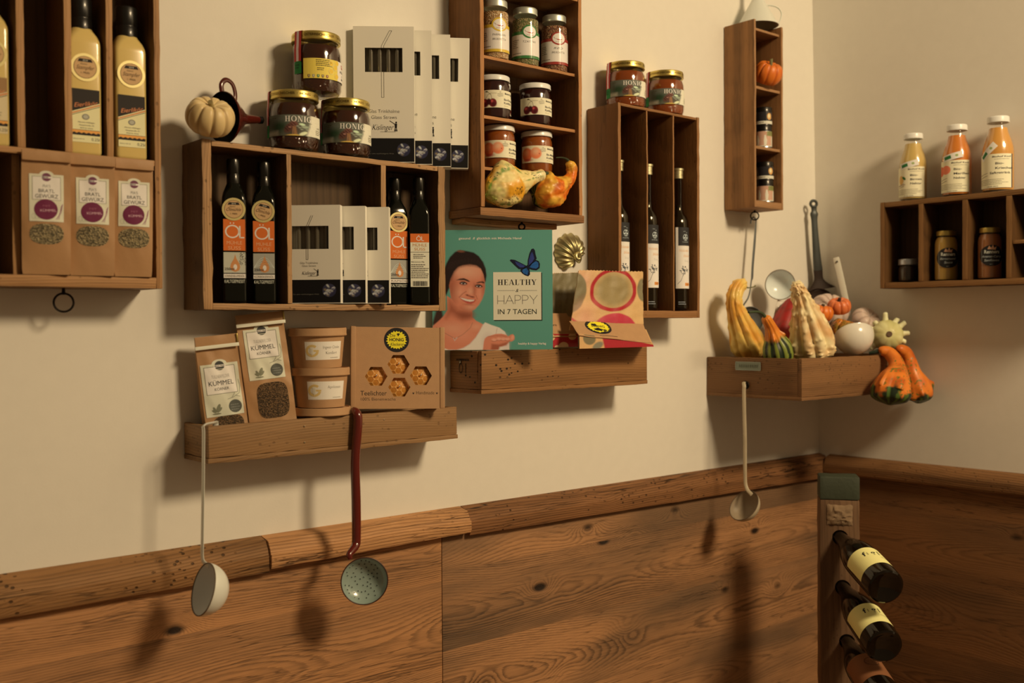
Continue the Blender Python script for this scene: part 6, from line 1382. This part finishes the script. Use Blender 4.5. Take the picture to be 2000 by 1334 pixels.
# green-bottomed little gourd in the front corner
yb = WK(1520, 690, .0485)
def c_small(s, a, p):
    st = math.sin(11*a+nz3(p, 50, 4)) ; g = DG if st > -.25 else S(120, 116, 36); return mixc(g, mixc(S(206, 112, 24), S(190, 90, 16), nz3(p, 60, 2)+.4), (s-.535)*22+nz3(p, 80, 7)*1.2)
gb, o, k = gourd('bicolour_gourd', 'small gourd, striped green below and orange above, by the front corner of the drawer', [(1524, 716, yb), (1524, 712, yb), (1521, 696, yb), (1517, 676, yb), (1511, 657, yb), (1504, 637, yb), (1496, 622, yb), (1494, 618, yb)], [3, 20, 28, 27, 17, 11, 9, 3], c_small,
    shape=lambda s, a, p: 1+.10*(abs(math.cos(5*a))-.5)+.42*math.exp(-((s-.585)/.04)**2)*max(0, math.cos(2.5*a))**10)
stalk(gb, sub([(1495, 620, yb), (1488, 612, yb), (1478, 609, yb-.003), (1462, 610, yb-.008)], o), [.0045, .0035, .003, .0025], S(50, 56, 28))
# red squash behind
yr = -.108
gr, o, k = gourd('red_squash', 'dark red squash behind the small bicolour gourd', [(1526, 700, yr), (1526, 694, yr), (1529, 670, yr), (1537, 640, yr), (1545, 610, yr), (1550, 590, yr), (1552, 582, yr)], [3, 28, 37, 33, 25, 15, 3], lambda s, a, p: mixc(S(142, 26, 18), S(90, 30, 14), 1.2*max(0, nz3(p, 70, 2)-.15)+(.5 if nz3(p, 35, 5) > .3 else 0)), shape=ridges(8, .06), rough=.35)
# tall pale warty gourd
yc = -.214
def c_warty(s, a, p): return mixc(mixc(S(222, 180, 112), S(200, 140, 74), nz3(p, 34, 2)*1.3+.25), S(170, 104, 44), max(0, nz3(p, 50, 8)-.1)*1.2*max(0, 1-s*1.4))
gc, o, k = gourd('warty_gourd', 'tall pale warty gourd leaning left in the middle of the corner drawer', [(1590, 700, yc), (1590, 697, yc), (1588, 680, yc), (1584, 655, yc), (1577, 625, yc), (1570, 598, yc), (1562, 572, yc), (1555, 556, yc), (1553, 552, yc)], [4, 32, 39, 37, 29, 20, 14, 9.5, 2], c_warty,
    shape=wob(9, .26, 2), bumpf=lambda s, a, p, w=warts(230, .0046, .24, 21): w(s, a, p)+.0008*nz3(p, 120, 3)+.0014*nz3(p, 45, 6))
# white enamel ladle standing bowl-up
CHIP = mat('worn_rim', S(90, 66, 40), .5); WHT = mat('clean_white_enamel', (.80, .80, .75), .2, 0, .5, .5)
yl = -.075; Pl = WY(1516, 610, yl); lad = thing('ladle', 'white enamel ladle stuck bowl-up among the gourds', 'ladle', tuple(Pl), 0, 'ladles in the corner drawer'); o = Vector(Pl)
bm = B(); tube(bm, sub([(1524, 588, yl+.006), (1520, 604, yl+.004), (1517, 618, yl+.012), (1516, 626, yl+.016)], o), .0080, 10, smooth=16, flat=.3, up=(-.6, -.75, 0)); mk('handle', bm, WHT, lad)
bowl(lad, WY(1524, 556, yl)-o, (-.64, -.76, -.06), .0385, .034, WHT, mat('white_enamel_inside', S(206, 188, 158), .25, 0, .5, .4), rim=CHIP)
# old iron pan with long handle in the corner
yp = -.030; Pp = WY(1600, 560, yp); pan = thing('iron_skimmer', 'old long-handled iron skimmer leaning in the room corner', 'skimmer', tuple(Pp), 0); o = Vector(Pp)
GRI = mat('grey_iron', S(74, 68, 52), .45, .5, var=.35, bscale=90); RUST = mat('dark_rust', S(44, 26, 14), .6, .3, var=.3, bscale=80)
bm = B(); ring_torus(bm, .0085, .0040, Matrix.Translation(WY(1589, 398, yp)-o) @ Matrix.Rotation(rad(-35), 4, 'Z') @ Matrix.Rotation(rad(90), 4, 'X'), 24, 8); mk('hanging_eye', bm, GRI, pan)
bm = B(); tube(bm, sub([(1589.5, 402, yp), (1590, 412, yp), (1590, 418, yp), (1590.5, 432, yp), (1593, 470, yp), (1596, 510, yp), (1598, 528, yp)], o), [.0085, .0075, .011, .0085, .0095, .0115, .0125], 12, smooth=30, flat=.35, up=(-.6, -.75, 0)); mk('handle', bm, GRI, pan)
bm = B(); tube(bm, sub([(1597.5, 526, yp), (1599, 545, yp-.001), (1601, 556, yp-.003), (1603, 566, yp-.005)], o), [.0125, .013, .024, .042], 16, smooth=14, flat=.2, up=(-.6, -.75, 0)); mk('shoulder', bm, RUST, pan)
bowl(pan, WY(1600, 596, yp-.012)-o, (-.6, -.74, .12), .046, .014, RUST, RUST, 'pan', seg=48)
# pale pumpkins behind, orange ones in front of them
PW, PD = S(196, 156, 116), S(150, 110, 78)
def lump(px, py, y, r_px): p = WY(px, py, y); return p, r_px*mpp(p)
def heap_pumpkin(name, label, px, py, y, r, hk, tilt, c1, c2, lobes, seed, stem=None, sc=S(96, 84, 44), mottled=None, group='gourds in the corner drawer'):
    p, R = lump(px, py, y, r); h = 2*R*hk; rot = tilt; Mr = Matrix.Rotation(rot[2], 3, 'Z') @ Matrix.Rotation(rot[1], 3, 'Y') @ Matrix.Rotation(rot[0], 3, 'X'); c = p-Mr @ Vector((0, 0, h/2))
    return pumpkin(name, label, tuple(c), rot, R, h, lobes, c1, c2, stem, [.007, .0045, .004, .0045][:len(stem)] if stem else None, sc, seed, group=group, mottled=mottled)
heap_pumpkin('pale_pumpkin', 'pale pumpkin behind the two orange ones, under the iron skimmer', 1621, 606, -.098, 39, .66, (rad(40), 0, rad(-30)), PW, PD, 10, 31)
heap_pumpkin('pale_pumpkin', 'pale pumpkin at the back right, beside the white handle', 1692, 626, -.186, 29, .66, (rad(50), rad(10), rad(-20)), PW, PD, 9, 37)
st = [(0, 0, -.008), (0, 0, .003), (.001, -.001, .012)]
heap_pumpkin('orange_pumpkin', 'small orange pumpkin touching the pale warty gourd', 1604, 611, -.192, 24, .75, (rad(10), rad(6), rad(-20)), OC, OD, 9, 41, st, S(70, 50, 26))
heap_pumpkin('orange_pumpkin', 'small orange pumpkin with dark stalk at the foot of the white handle', 1639, 598, -.196, 23, .72, (rad(16), rad(-14), rad(-20)), S(206, 100, 44), OD, 9, 43, st, S(44, 30, 20))
def mott(c, p, a, t):
    c = mixc(S(190, 104, 24), S(112, 92, 30), nz3(p, 50, 2)*1.8+.3); c = mixc(c, S(64, 78, 24), max(0, math.sin(6*a)-.2)*1.1*(.4+nz3(p, 90, 4))); return mixc(c, S(40, 30, 14), 1. if nz3(p, 260, 6) > .36 else 0)
heap_pumpkin('mottled_gourd', 'round mottled orange and green gourd above the white bowl', 1652, 646, -.212, 31, .80, (rad(15), rad(8), 0), OC, OD, 8, 47, None, mottled=mott)
# second white handle
yh = -.164; Ph = WY(1645, 560, yh); l2 = thing('ladle', 'white handle of an enamel ladle stuck in at the back of the heap', 'ladle', tuple(Ph), 0, 'ladles in the corner drawer'); o = Vector(Ph)
bm = B(); tube(bm, sub([(1633, 503, yh), (1635, 512, yh), (1645, 556, yh), (1651, 582, yh), (1655, 600, yh)], o), [.0075, .0085, .0085, .008, .008], 10, smooth=20, flat=.28, up=(-.7, -.7, 0)); mk('handle', bm, mat('aged_white_enamel', S(196, 172, 128), .3, 0, .5, .3), l2)
bm = B(); pq = WY(1635, 511, yh-.003)-o; lathe(bm, [(.0026, 0), (0, .0004)], 12, M=Matrix.Translation(pq) @ Vector((-.7, -.7, .1)).to_track_quat('Z', 'Y').to_matrix().to_4x4()); mk('hanging_hole', bm, EDGE, l2, 'dark hanging hole near the end')
# white bowl tipped away
yw = -.258; Pw = WY(1665, 668, yw); bo = thing('bowl', 'plain white bowl tipped towards the room in the corner drawer', 'bowl', tuple(Pw), 0); o = Vector(Pw)
bowl(bo, WY(1667, 655, yw+.012)-o, (.40, .50, .78), .0480, .049, WHT, mat('white_enamel_inside', S(206, 188, 158), .25, 0, .5, .4), 'bowl_body', th=.002, seg=72)
# crown gourd with knobs
yk = -.258; pk_ = WY(1733, 655, yk); kk = mpp(pk_); kn = thing('crown_gourd', 'pale yellow gourd ringed by knobbly spikes at the right of the heap', 'gourd', tuple(pk_), 0, 'gourds in the corner drawer')
ax = (Vector((-.78, -.60, .10))).normalized(); c_pale = lambda s, a, p: mixc(mixc(S(206, 180, 106), S(186, 158, 80), nz3(p, 40, 2)+.35), S(150, 136, 56), max(0, nz3(p, 25, 5)))
R = 29*kk; pth = [ax*(R*q) for q in (-.95, -.9, -.6, -.2, .2, .6, .88, .96)]; rd = [R*q for q in (.05, .42, .85, 1.02, 1.0, .80, .42, .05)]
fruit('flesh', kn, pth, rd, c_pale, shape=ridges(10, .05))
rgt = ax.cross(Vector((0, 0, 1))).normalized(); upv = rgt.cross(ax)
bm = B(); tube(bm, [ax*R*.93, ax*R*1.02], [.0075, .0065], 14, smooth=6); mk('stem_scar', bm, mat('stem_scar', S(90, 62, 36), .8), kn, 'dark round stalk scar')
rn = random.Random(14)
for k, (an, ln) in enumerate(((96, 1.50), (62, 1.30), (35, 1.42), (8, 1.40), (-20, 1.22), (-62, 1.30), (-108, 1.30), (-140, 1.36), (158, 1.28), (128, 1.22))):
    a = rad(180-an); d = (rgt*math.cos(a)+upv*math.sin(a)); sd_ = d.cross(ax); b0 = d*R*.93-ax*R*.08; tip = d*R*ln-ax*R*rn.uniform(-.05, .15)+sd_*rn.uniform(-.004, .004)
    bm = B(); tube(bm, [b0-d*.006, b0.lerp(tip, .5)+ax*.001, tip, tip+d*.0025], [.0095, .0062, .0058, .0020], 10, smooth=10); mk('knob', bm, mat('knob_skin', S(214, 188, 122), .5, sss=.05), kn)
# two gourds hanging over the front at the right
def c_hang(sd):
    def f(s, a, p):
        gq = mixc(DG, S(70, 84, 26), 1.2 if math.sin(12*a+nz3(p, 60, sd)) > .55 else 0); og = mixc(S(208, 104, 26), S(176, 72, 14), nz3(p, 45, sd)+.3)
        og = mixc(og, S(96, 92, 26), 1. if nz3(p, 170, sd+3) > .30 and s > .35 and math.cos(a-5.2) > .55 else 0); return mixc(og, gq, (s-.74+.07*math.cos(5*a+sd))*22+nz3(p, 90, sd+1)*1.2)
    return f
y0, y1, y2 = -.272, -.312, -.336
gh, o, k = gourd('hanging_gourd', 'orange gourd with green base hanging over the drawer front, nearer one of the pair', [(1716, 686, y0), (1722, 685, y0-.006), (1737, 690, y0-.020), (1750, 708, y1), (1751, 728, y1-.010), (1745, 748, y2), (1740, 766, y2), (1738, 782, y2), (1737, 791, y2)], [3, 9, 12.5, 14.5, 21, 31, 37, 30, 4], c_hang(3),
    shape=lambda s, a, p: 1+(.16*(abs(math.cos(3.5*a))**.8-.5)*max(0, s-.3)+.20*math.exp(-((s-.70)/.05)**2)*max(0, math.cos(3.5*a))**6))
stalk(gh, sub([(1717, 686, y0), (1708, 688, y0+.010), (1698, 690, y0+.022)], o), [.006, .005, .004], S(40, 46, 24))
gh2, o, k = gourd('hanging_gourd', 'orange gourd with striped green base hanging over the drawer front, farther one by the wall', [(1752, 684, -.290), (1757, 682, -.296), (1768, 688, -.300), (1776, 704, -.306), (1782, 728, -.318), (1788, 748, -.322), (1792, 764, -.322), (1794, 778, -.322), (1794, 788, -.322)], [3, 9, 12, 13, 17, 25, 29, 24, 4], c_hang(8),
    shape=lambda s, a, p: 1+(.12*(abs(math.cos(4*a))-.5)*max(0, s-.3)+.20*math.exp(-((s-.70)/.05)**2)*max(0, math.cos(4*a))**6))
stalk(gh2, sub([(1753, 684, -.290), (1746, 686, -.284)], o), [.0055, .005], S(40, 46, 24))

# ================================================================== hanging ladles
# white ladle hooked on the low drawer
yq = -dS-.006; P0 = WY(400, 828, yq); l3 = thing('ladle', 'white enamel ladle hooked on the left corner of the low drawer', 'ladle', tuple(P0), 0, 'hanging ladles and skimmers'); o = Vector(P0)
bm = B(); tube(bm, [Vector(q)-o for q in ((xS0+.0185, -dS+.0135, zS1-.010), (xS0+.0180, -dS+.0128, zS1+.0005), (xS0+.0150, -dS+.008, zS1+.0042), (xS0+.006, -dS-.0005, zS1+.0045))]+sub([(397.5, 832, yq), (397.5, 850, yq), (396.5, 960, yq), (395, 1060, yq), (395, 1086, yq)], o)+[WY(398, 1098, yq-.004)-o, WY(408, 1106, yq-.012)-o], .0017, 12, smooth=70, flat=3.0, up=(1, 0, 0)); mk('handle', bm, WEN, l3)
bowl(l3, WY(397, 1151, yq-.026)-o, (-.95, .05, .28), .0405, .038, WEN, mat('ladle_enamel_inside', S(206, 184, 146), .35), rim=CHIP)  # inside enamel about as pale as the outside
# red skimmer
P0 = WY(690, 815, yq); sk = thing('skimmer', 'red-handled perforated skimmer hooked on the low drawer', 'skimmer', tuple(P0), 0, 'hanging ladles and skimmers'); o = Vector(P0); REDH = mat('dark_red_enamel', (.115, .012, .008), .22, 0, .5, .5)
bm = B(); tube(bm, [Vector((WY(693, 830, -dS).x+q[0], q[1], zS1+q[2]))-o for q in ((.003, -dS+.0068, .0062), (.002, -dS+.0045, .0080), (0, -dS+.001, .0095), (0, -dS-.0075, .004), (0, -dS-.010, -.012))]+sub([(694, 900, yq-.004), (695.5, 980, yq-.004), (696, 1050, yq-.004), (694, 1066, yq-.006), (687, 1076, yq-.012), (682, 1084, yq-.016), (684, 1092, yq-.018)], o), [.003, .0045, .006, .0075, .008, .008, .0082, .0078, .0075, .0065, .0055, .0045], 14, smooth=60); mk('handle', bm, REDH, sk)
GRN = mat('green_grey_enamel', S(132, 130, 98), .22, 0, .5, .5); axs = Vector((-.42, -.86, .06)).normalized(); cs = WY(712, 1135, yq-.030)-o; Rs, ds_ = .0405, .023
Mx = bowl(sk, cs, axs, Rs, ds_, REDH, GRN, rim=mat('rim_dark_red', (.05, .012, .008), .4))
HOLE = mat('dark_hole', '#120c08', .8); rn = random.Random(9); pts = []
while len(pts) < 52:
    a, r = rn.uniform(0, 6.283), math.sqrt(rn.uniform(0, 1))*.86
    q = (r*math.cos(a), r*math.sin(a))
    if q[0] > .62 or min([9]+[math.hypot(q[0]-x, q[1]-y) for x, y in pts]) < .155: 
        if rn.random() < .002: break
        continue
    pts.append(q)
inner = [c for c in sk.children if c.name.startswith('bowl')][0]
bm = B(); bm2 = B()
for x, y in pts:
    r = math.hypot(x, y); z = -(ds_-.0013)*math.sqrt(max(0, 1-r*r)); pos = Vector((x*(Rs-.0013), y*(Rs-.0013), z)); n = Vector((-x*.8, -y*.8, 1)).normalized()
    Mh = Mx @ Matrix.Translation(pos+n*.00025) @ n.to_track_quat('Z', 'Y').to_matrix().to_4x4()
    ring_torus(bm2, .00135, .0004, Mh, 14, 6); lathe(bm, [(.0013, .0001), (0, .0001)], 14, M=Mh)
h = mk('perforation', bm, HOLE, inner); h['kind'] = 'stuff'; h = mk('hole_rims', bm2, GRN, inner); h['kind'] = 'stuff'
# small ladle on the peg of the corner drawer
xq = xK0-.008
def WXo(px, py, dx=0.): return WX(px, py, xq-dx)
P0 = WXo(1455, 752); l4 = thing('ladle', 'small old white ladle hanging from the peg of the corner drawer', 'ladle', tuple(P0), 0, 'hanging ladles and skimmers'); o = Vector(P0)
bm = B(); tube(bm, [Vector((xK0-.0045, pk.y+.001, pk.z+.0062))-o, Vector((xK0-.0085, pk.y+.0005, pk.z+.0058))-o]+[WXo(*q, .004)-o for q in ((1453.5, 755), (1453, 764), (1453.5, 800), (1455, 860), (1455, 920), (1456, 945))]+[WXo(1460, 957, .006)-o, WXo(1468, 966, .014)-o], .0017, 12, smooth=60, flat=2.6, up=(1, -.5, 0)); OLDW = mat('old_white_enamel', S(178, 146, 98), .4, 0, .5, .1, var=.25, bscale=120); mk('handle', bm, OLDW, l4)
bowl(l4, WXo(1453, 987, .022)-o, (-.856, .09, .62), .0400, .031, OLDW, mat('old_enamel_inside', S(140, 110, 72), .5, var=.2), rim=CHIP)

# ================================================================== wine rack
tP = 2.36; top = WT(1640, 931, tP); yawp = rad(-51)
rack = thing('wine_rack', 'upright wooden wine rack board with a green-painted top in the corner', 'rack', (top.x, top.y, 0), (0, 0, yawp))
WPOST = wood('rack_wood', S(106, 70, 38), S(52, 31, 15), 'z', freq=90., contrast=.6, knots=.3, dirt=.9, worm=.2, seed=51.); Hp = top.z; wp, tp_ = .0860, .060
gz = Hp-WT(1640, 977, tP).z
bm = B(); box(bm, -wp/2, wp/2, 0, tp_, .001, Hp-gz, .003, seg=40, jit=.0016, sd=3); upright = mk('upright', bm, WPOST, rack)
bm = B(); box(bm, -wp/2-.0004, wp/2+.0004, -.0006, tp_+.0004, Hp-gz+.0003, Hp, .004, seg=6, jit=.0012, sd=5); mk('painted_end', bm, mat('green_paint', S(50, 49, 28), .6, bump=.6, bscale=120, var=.3), rack, 'dark green painted end')
zbk_ = WT(1645, 1006, tP).z; bm = B()
NX, NZ = 14, 14; G = [[bm.verts.new(((i/NX-.5)*.056+.002*nz3((i, j, 1), .9), -.0012-.006*max(0, 1-((i/NX-.5)*2)**4)*max(0, 1-((j/NZ-.5)*2)**4)*(1+.8*nz3((i, j, 4), .55)), zbk_+(j/NZ-.5)*.046+.003*nz3((i, j, 8), .6))) for i in range(NX+1)] for j in range(NZ+1)]
for j in range(NZ):
    for i in range(NX): bm.faces.new((G[j][i], G[j][i+1], G[j+1][i+1], G[j+1][i]))
mk('bark_patch', bm, mat('bark', S(120, 86, 50), .9, bump=1., bscale=160, var=.35), rack, 'rough splintered patch')
WINE = mat('wine_glass', (.006, .004, .002), .10, 0, .35, .12); LABW = mat('wine_label', S(226, 192, 106), .6)
def solve_axis(neck, base_px):
    best = None; n = Vector((math.sin(yawp), -math.cos(yawp), 0)); rt = Vector((math.cos(yawp), math.sin(yawp), 0))
    for i in range(-40, 41):
        for j in range(-60, 61):
            d = (n+rt*i*.02+Vector((0, 0, j*.02))).normalized(); p = neck+d*.235-CAM; z = p.dot(CF); x, y = 1000+FPX*p.dot(CR)/z, 667+FPX*p.dot(CD)/z; e = math.hypot(x-base_px[0], y-base_px[1])
            if best is None or e < best[0]: best = (e, d)
    return best[1]
def wine(npx, bpx, label, dark=False):
    neck = WT(*npx, tP-.002); d = solve_axis(neck, bpx); cut.append((neck, d)); q = (-d).to_track_quat('Z', 'Y')
    root = thing('wine_bottle', label, 'bottle', tuple(neck+d*.235), 0, 'wine bottles in the rack'); root.rotation_mode = 'QUATERNION'
    # roll so that the label faces up and towards the room
    zl = q.to_matrix().to_4x4(); v = (Vector((-.50, -.62, .62))); v = (v-d*v.dot(d)).normalized(); X = v.cross(d).normalized()
    Mw = Matrix(((X.x, -v.x, -d.x, 0), (X.y, -v.y, -d.y, 0), (X.z, -v.z, -d.z, 0), (0, 0, 0, 1)))
    root.rotation_quaternion = Mw.to_quaternion(); R = .0385
    pr = [(0, .010), (R*.45, .009), (R*.72, .002), (R*.86, 0), (R*.96, .003), (R, .010), (R, .118), (R*.96, .138), (R*.84, .160), (R*.66, .182), (R*.50, .202), (R*.42, .218), (R*.385, .232), (R*.37, .262), (0, .262)]
    bm = B(); lathe(bm, pr, 64); mk('glass_body', bm, WINE, root)
    A = Art(); U = R*1.62
    if dark: A.rect(-U, .030, U, .118, S(124, 72, 36), 1); A.ell(0, .085, .016, .016, S(90, 50, 24), 2, inner=.85); A.greek(-.014, .014, .088, 3, .006, .002, S(80, 44, 22), 2, 4)
    else:
        A.rect(-U, .034, U, .106, S(228, 192, 104), 1)
        for t, u in (('f', -.0145), ('g', .0045), ('l', .0165)): A.text(t, u, .073, .0165, S(26, 22, 18), 2, bold=.02)
        A.text('WEIN', -.0062, .0785, .0030, S(26, 22, 18), 2, w=.011, rot=rad(90)); A.greek(.014, .030, .063, 2, .003, .001, S(120, 100, 56), 2, 3)
    A.build('front_label', root, cyl(R+.0003), PAPER); return root
cut = []
def bore():
    """drill the holes that hold the bottle necks"""
    for k, (n, d) in enumerate(cut):
        c = bpy.data.meshes.new('drill'); t = bmesh.new(); q = d.to_track_quat('Z', 'Y').to_matrix().to_4x4(); q.translation = n
        lathe(t, [(0, -.055), (.0172, -.055), (.0172, .05), (0, .05)], 32, M=rack_inv @ q); bmesh.ops.recalc_face_normals(t, faces=t.faces); t.to_mesh(c); t.free()
        co = bpy.data.objects.new('drill', c); COL.objects.link(co); co.parent = rack
        md = upright.modifiers.new('bore', 'BOOLEAN'); md.operation = 'DIFFERENCE'; md.object = co; md.solver = 'EXACT'; cut[k] = co
    bpy.context.view_layer.update(); ev = upright.evaluated_get(bpy.context.evaluated_depsgraph_get()); me = bpy.data.meshes.new_from_object(ev)
    upright.modifiers.clear(); upright.data = me; me.name = 'upright'
    for co in cut: bpy.data.objects.remove(co)
rack_inv = (Matrix.Translation((top.x, top.y, 0)) @ Matrix.Rotation(yawp, 4, 'Z')).inverted()
wine((1643, 1052), (1731, 1147), 'uppermost wine bottle in the rack, cream figl label')
wine((1648, 1150), (1729, 1263), 'wine bottle below the uppermost one in the rack, cream figl label')
wine((1656, 1256), (1724, 1366), 'wine bottle with a brown label at the bottom edge of the photo', True)
bore()
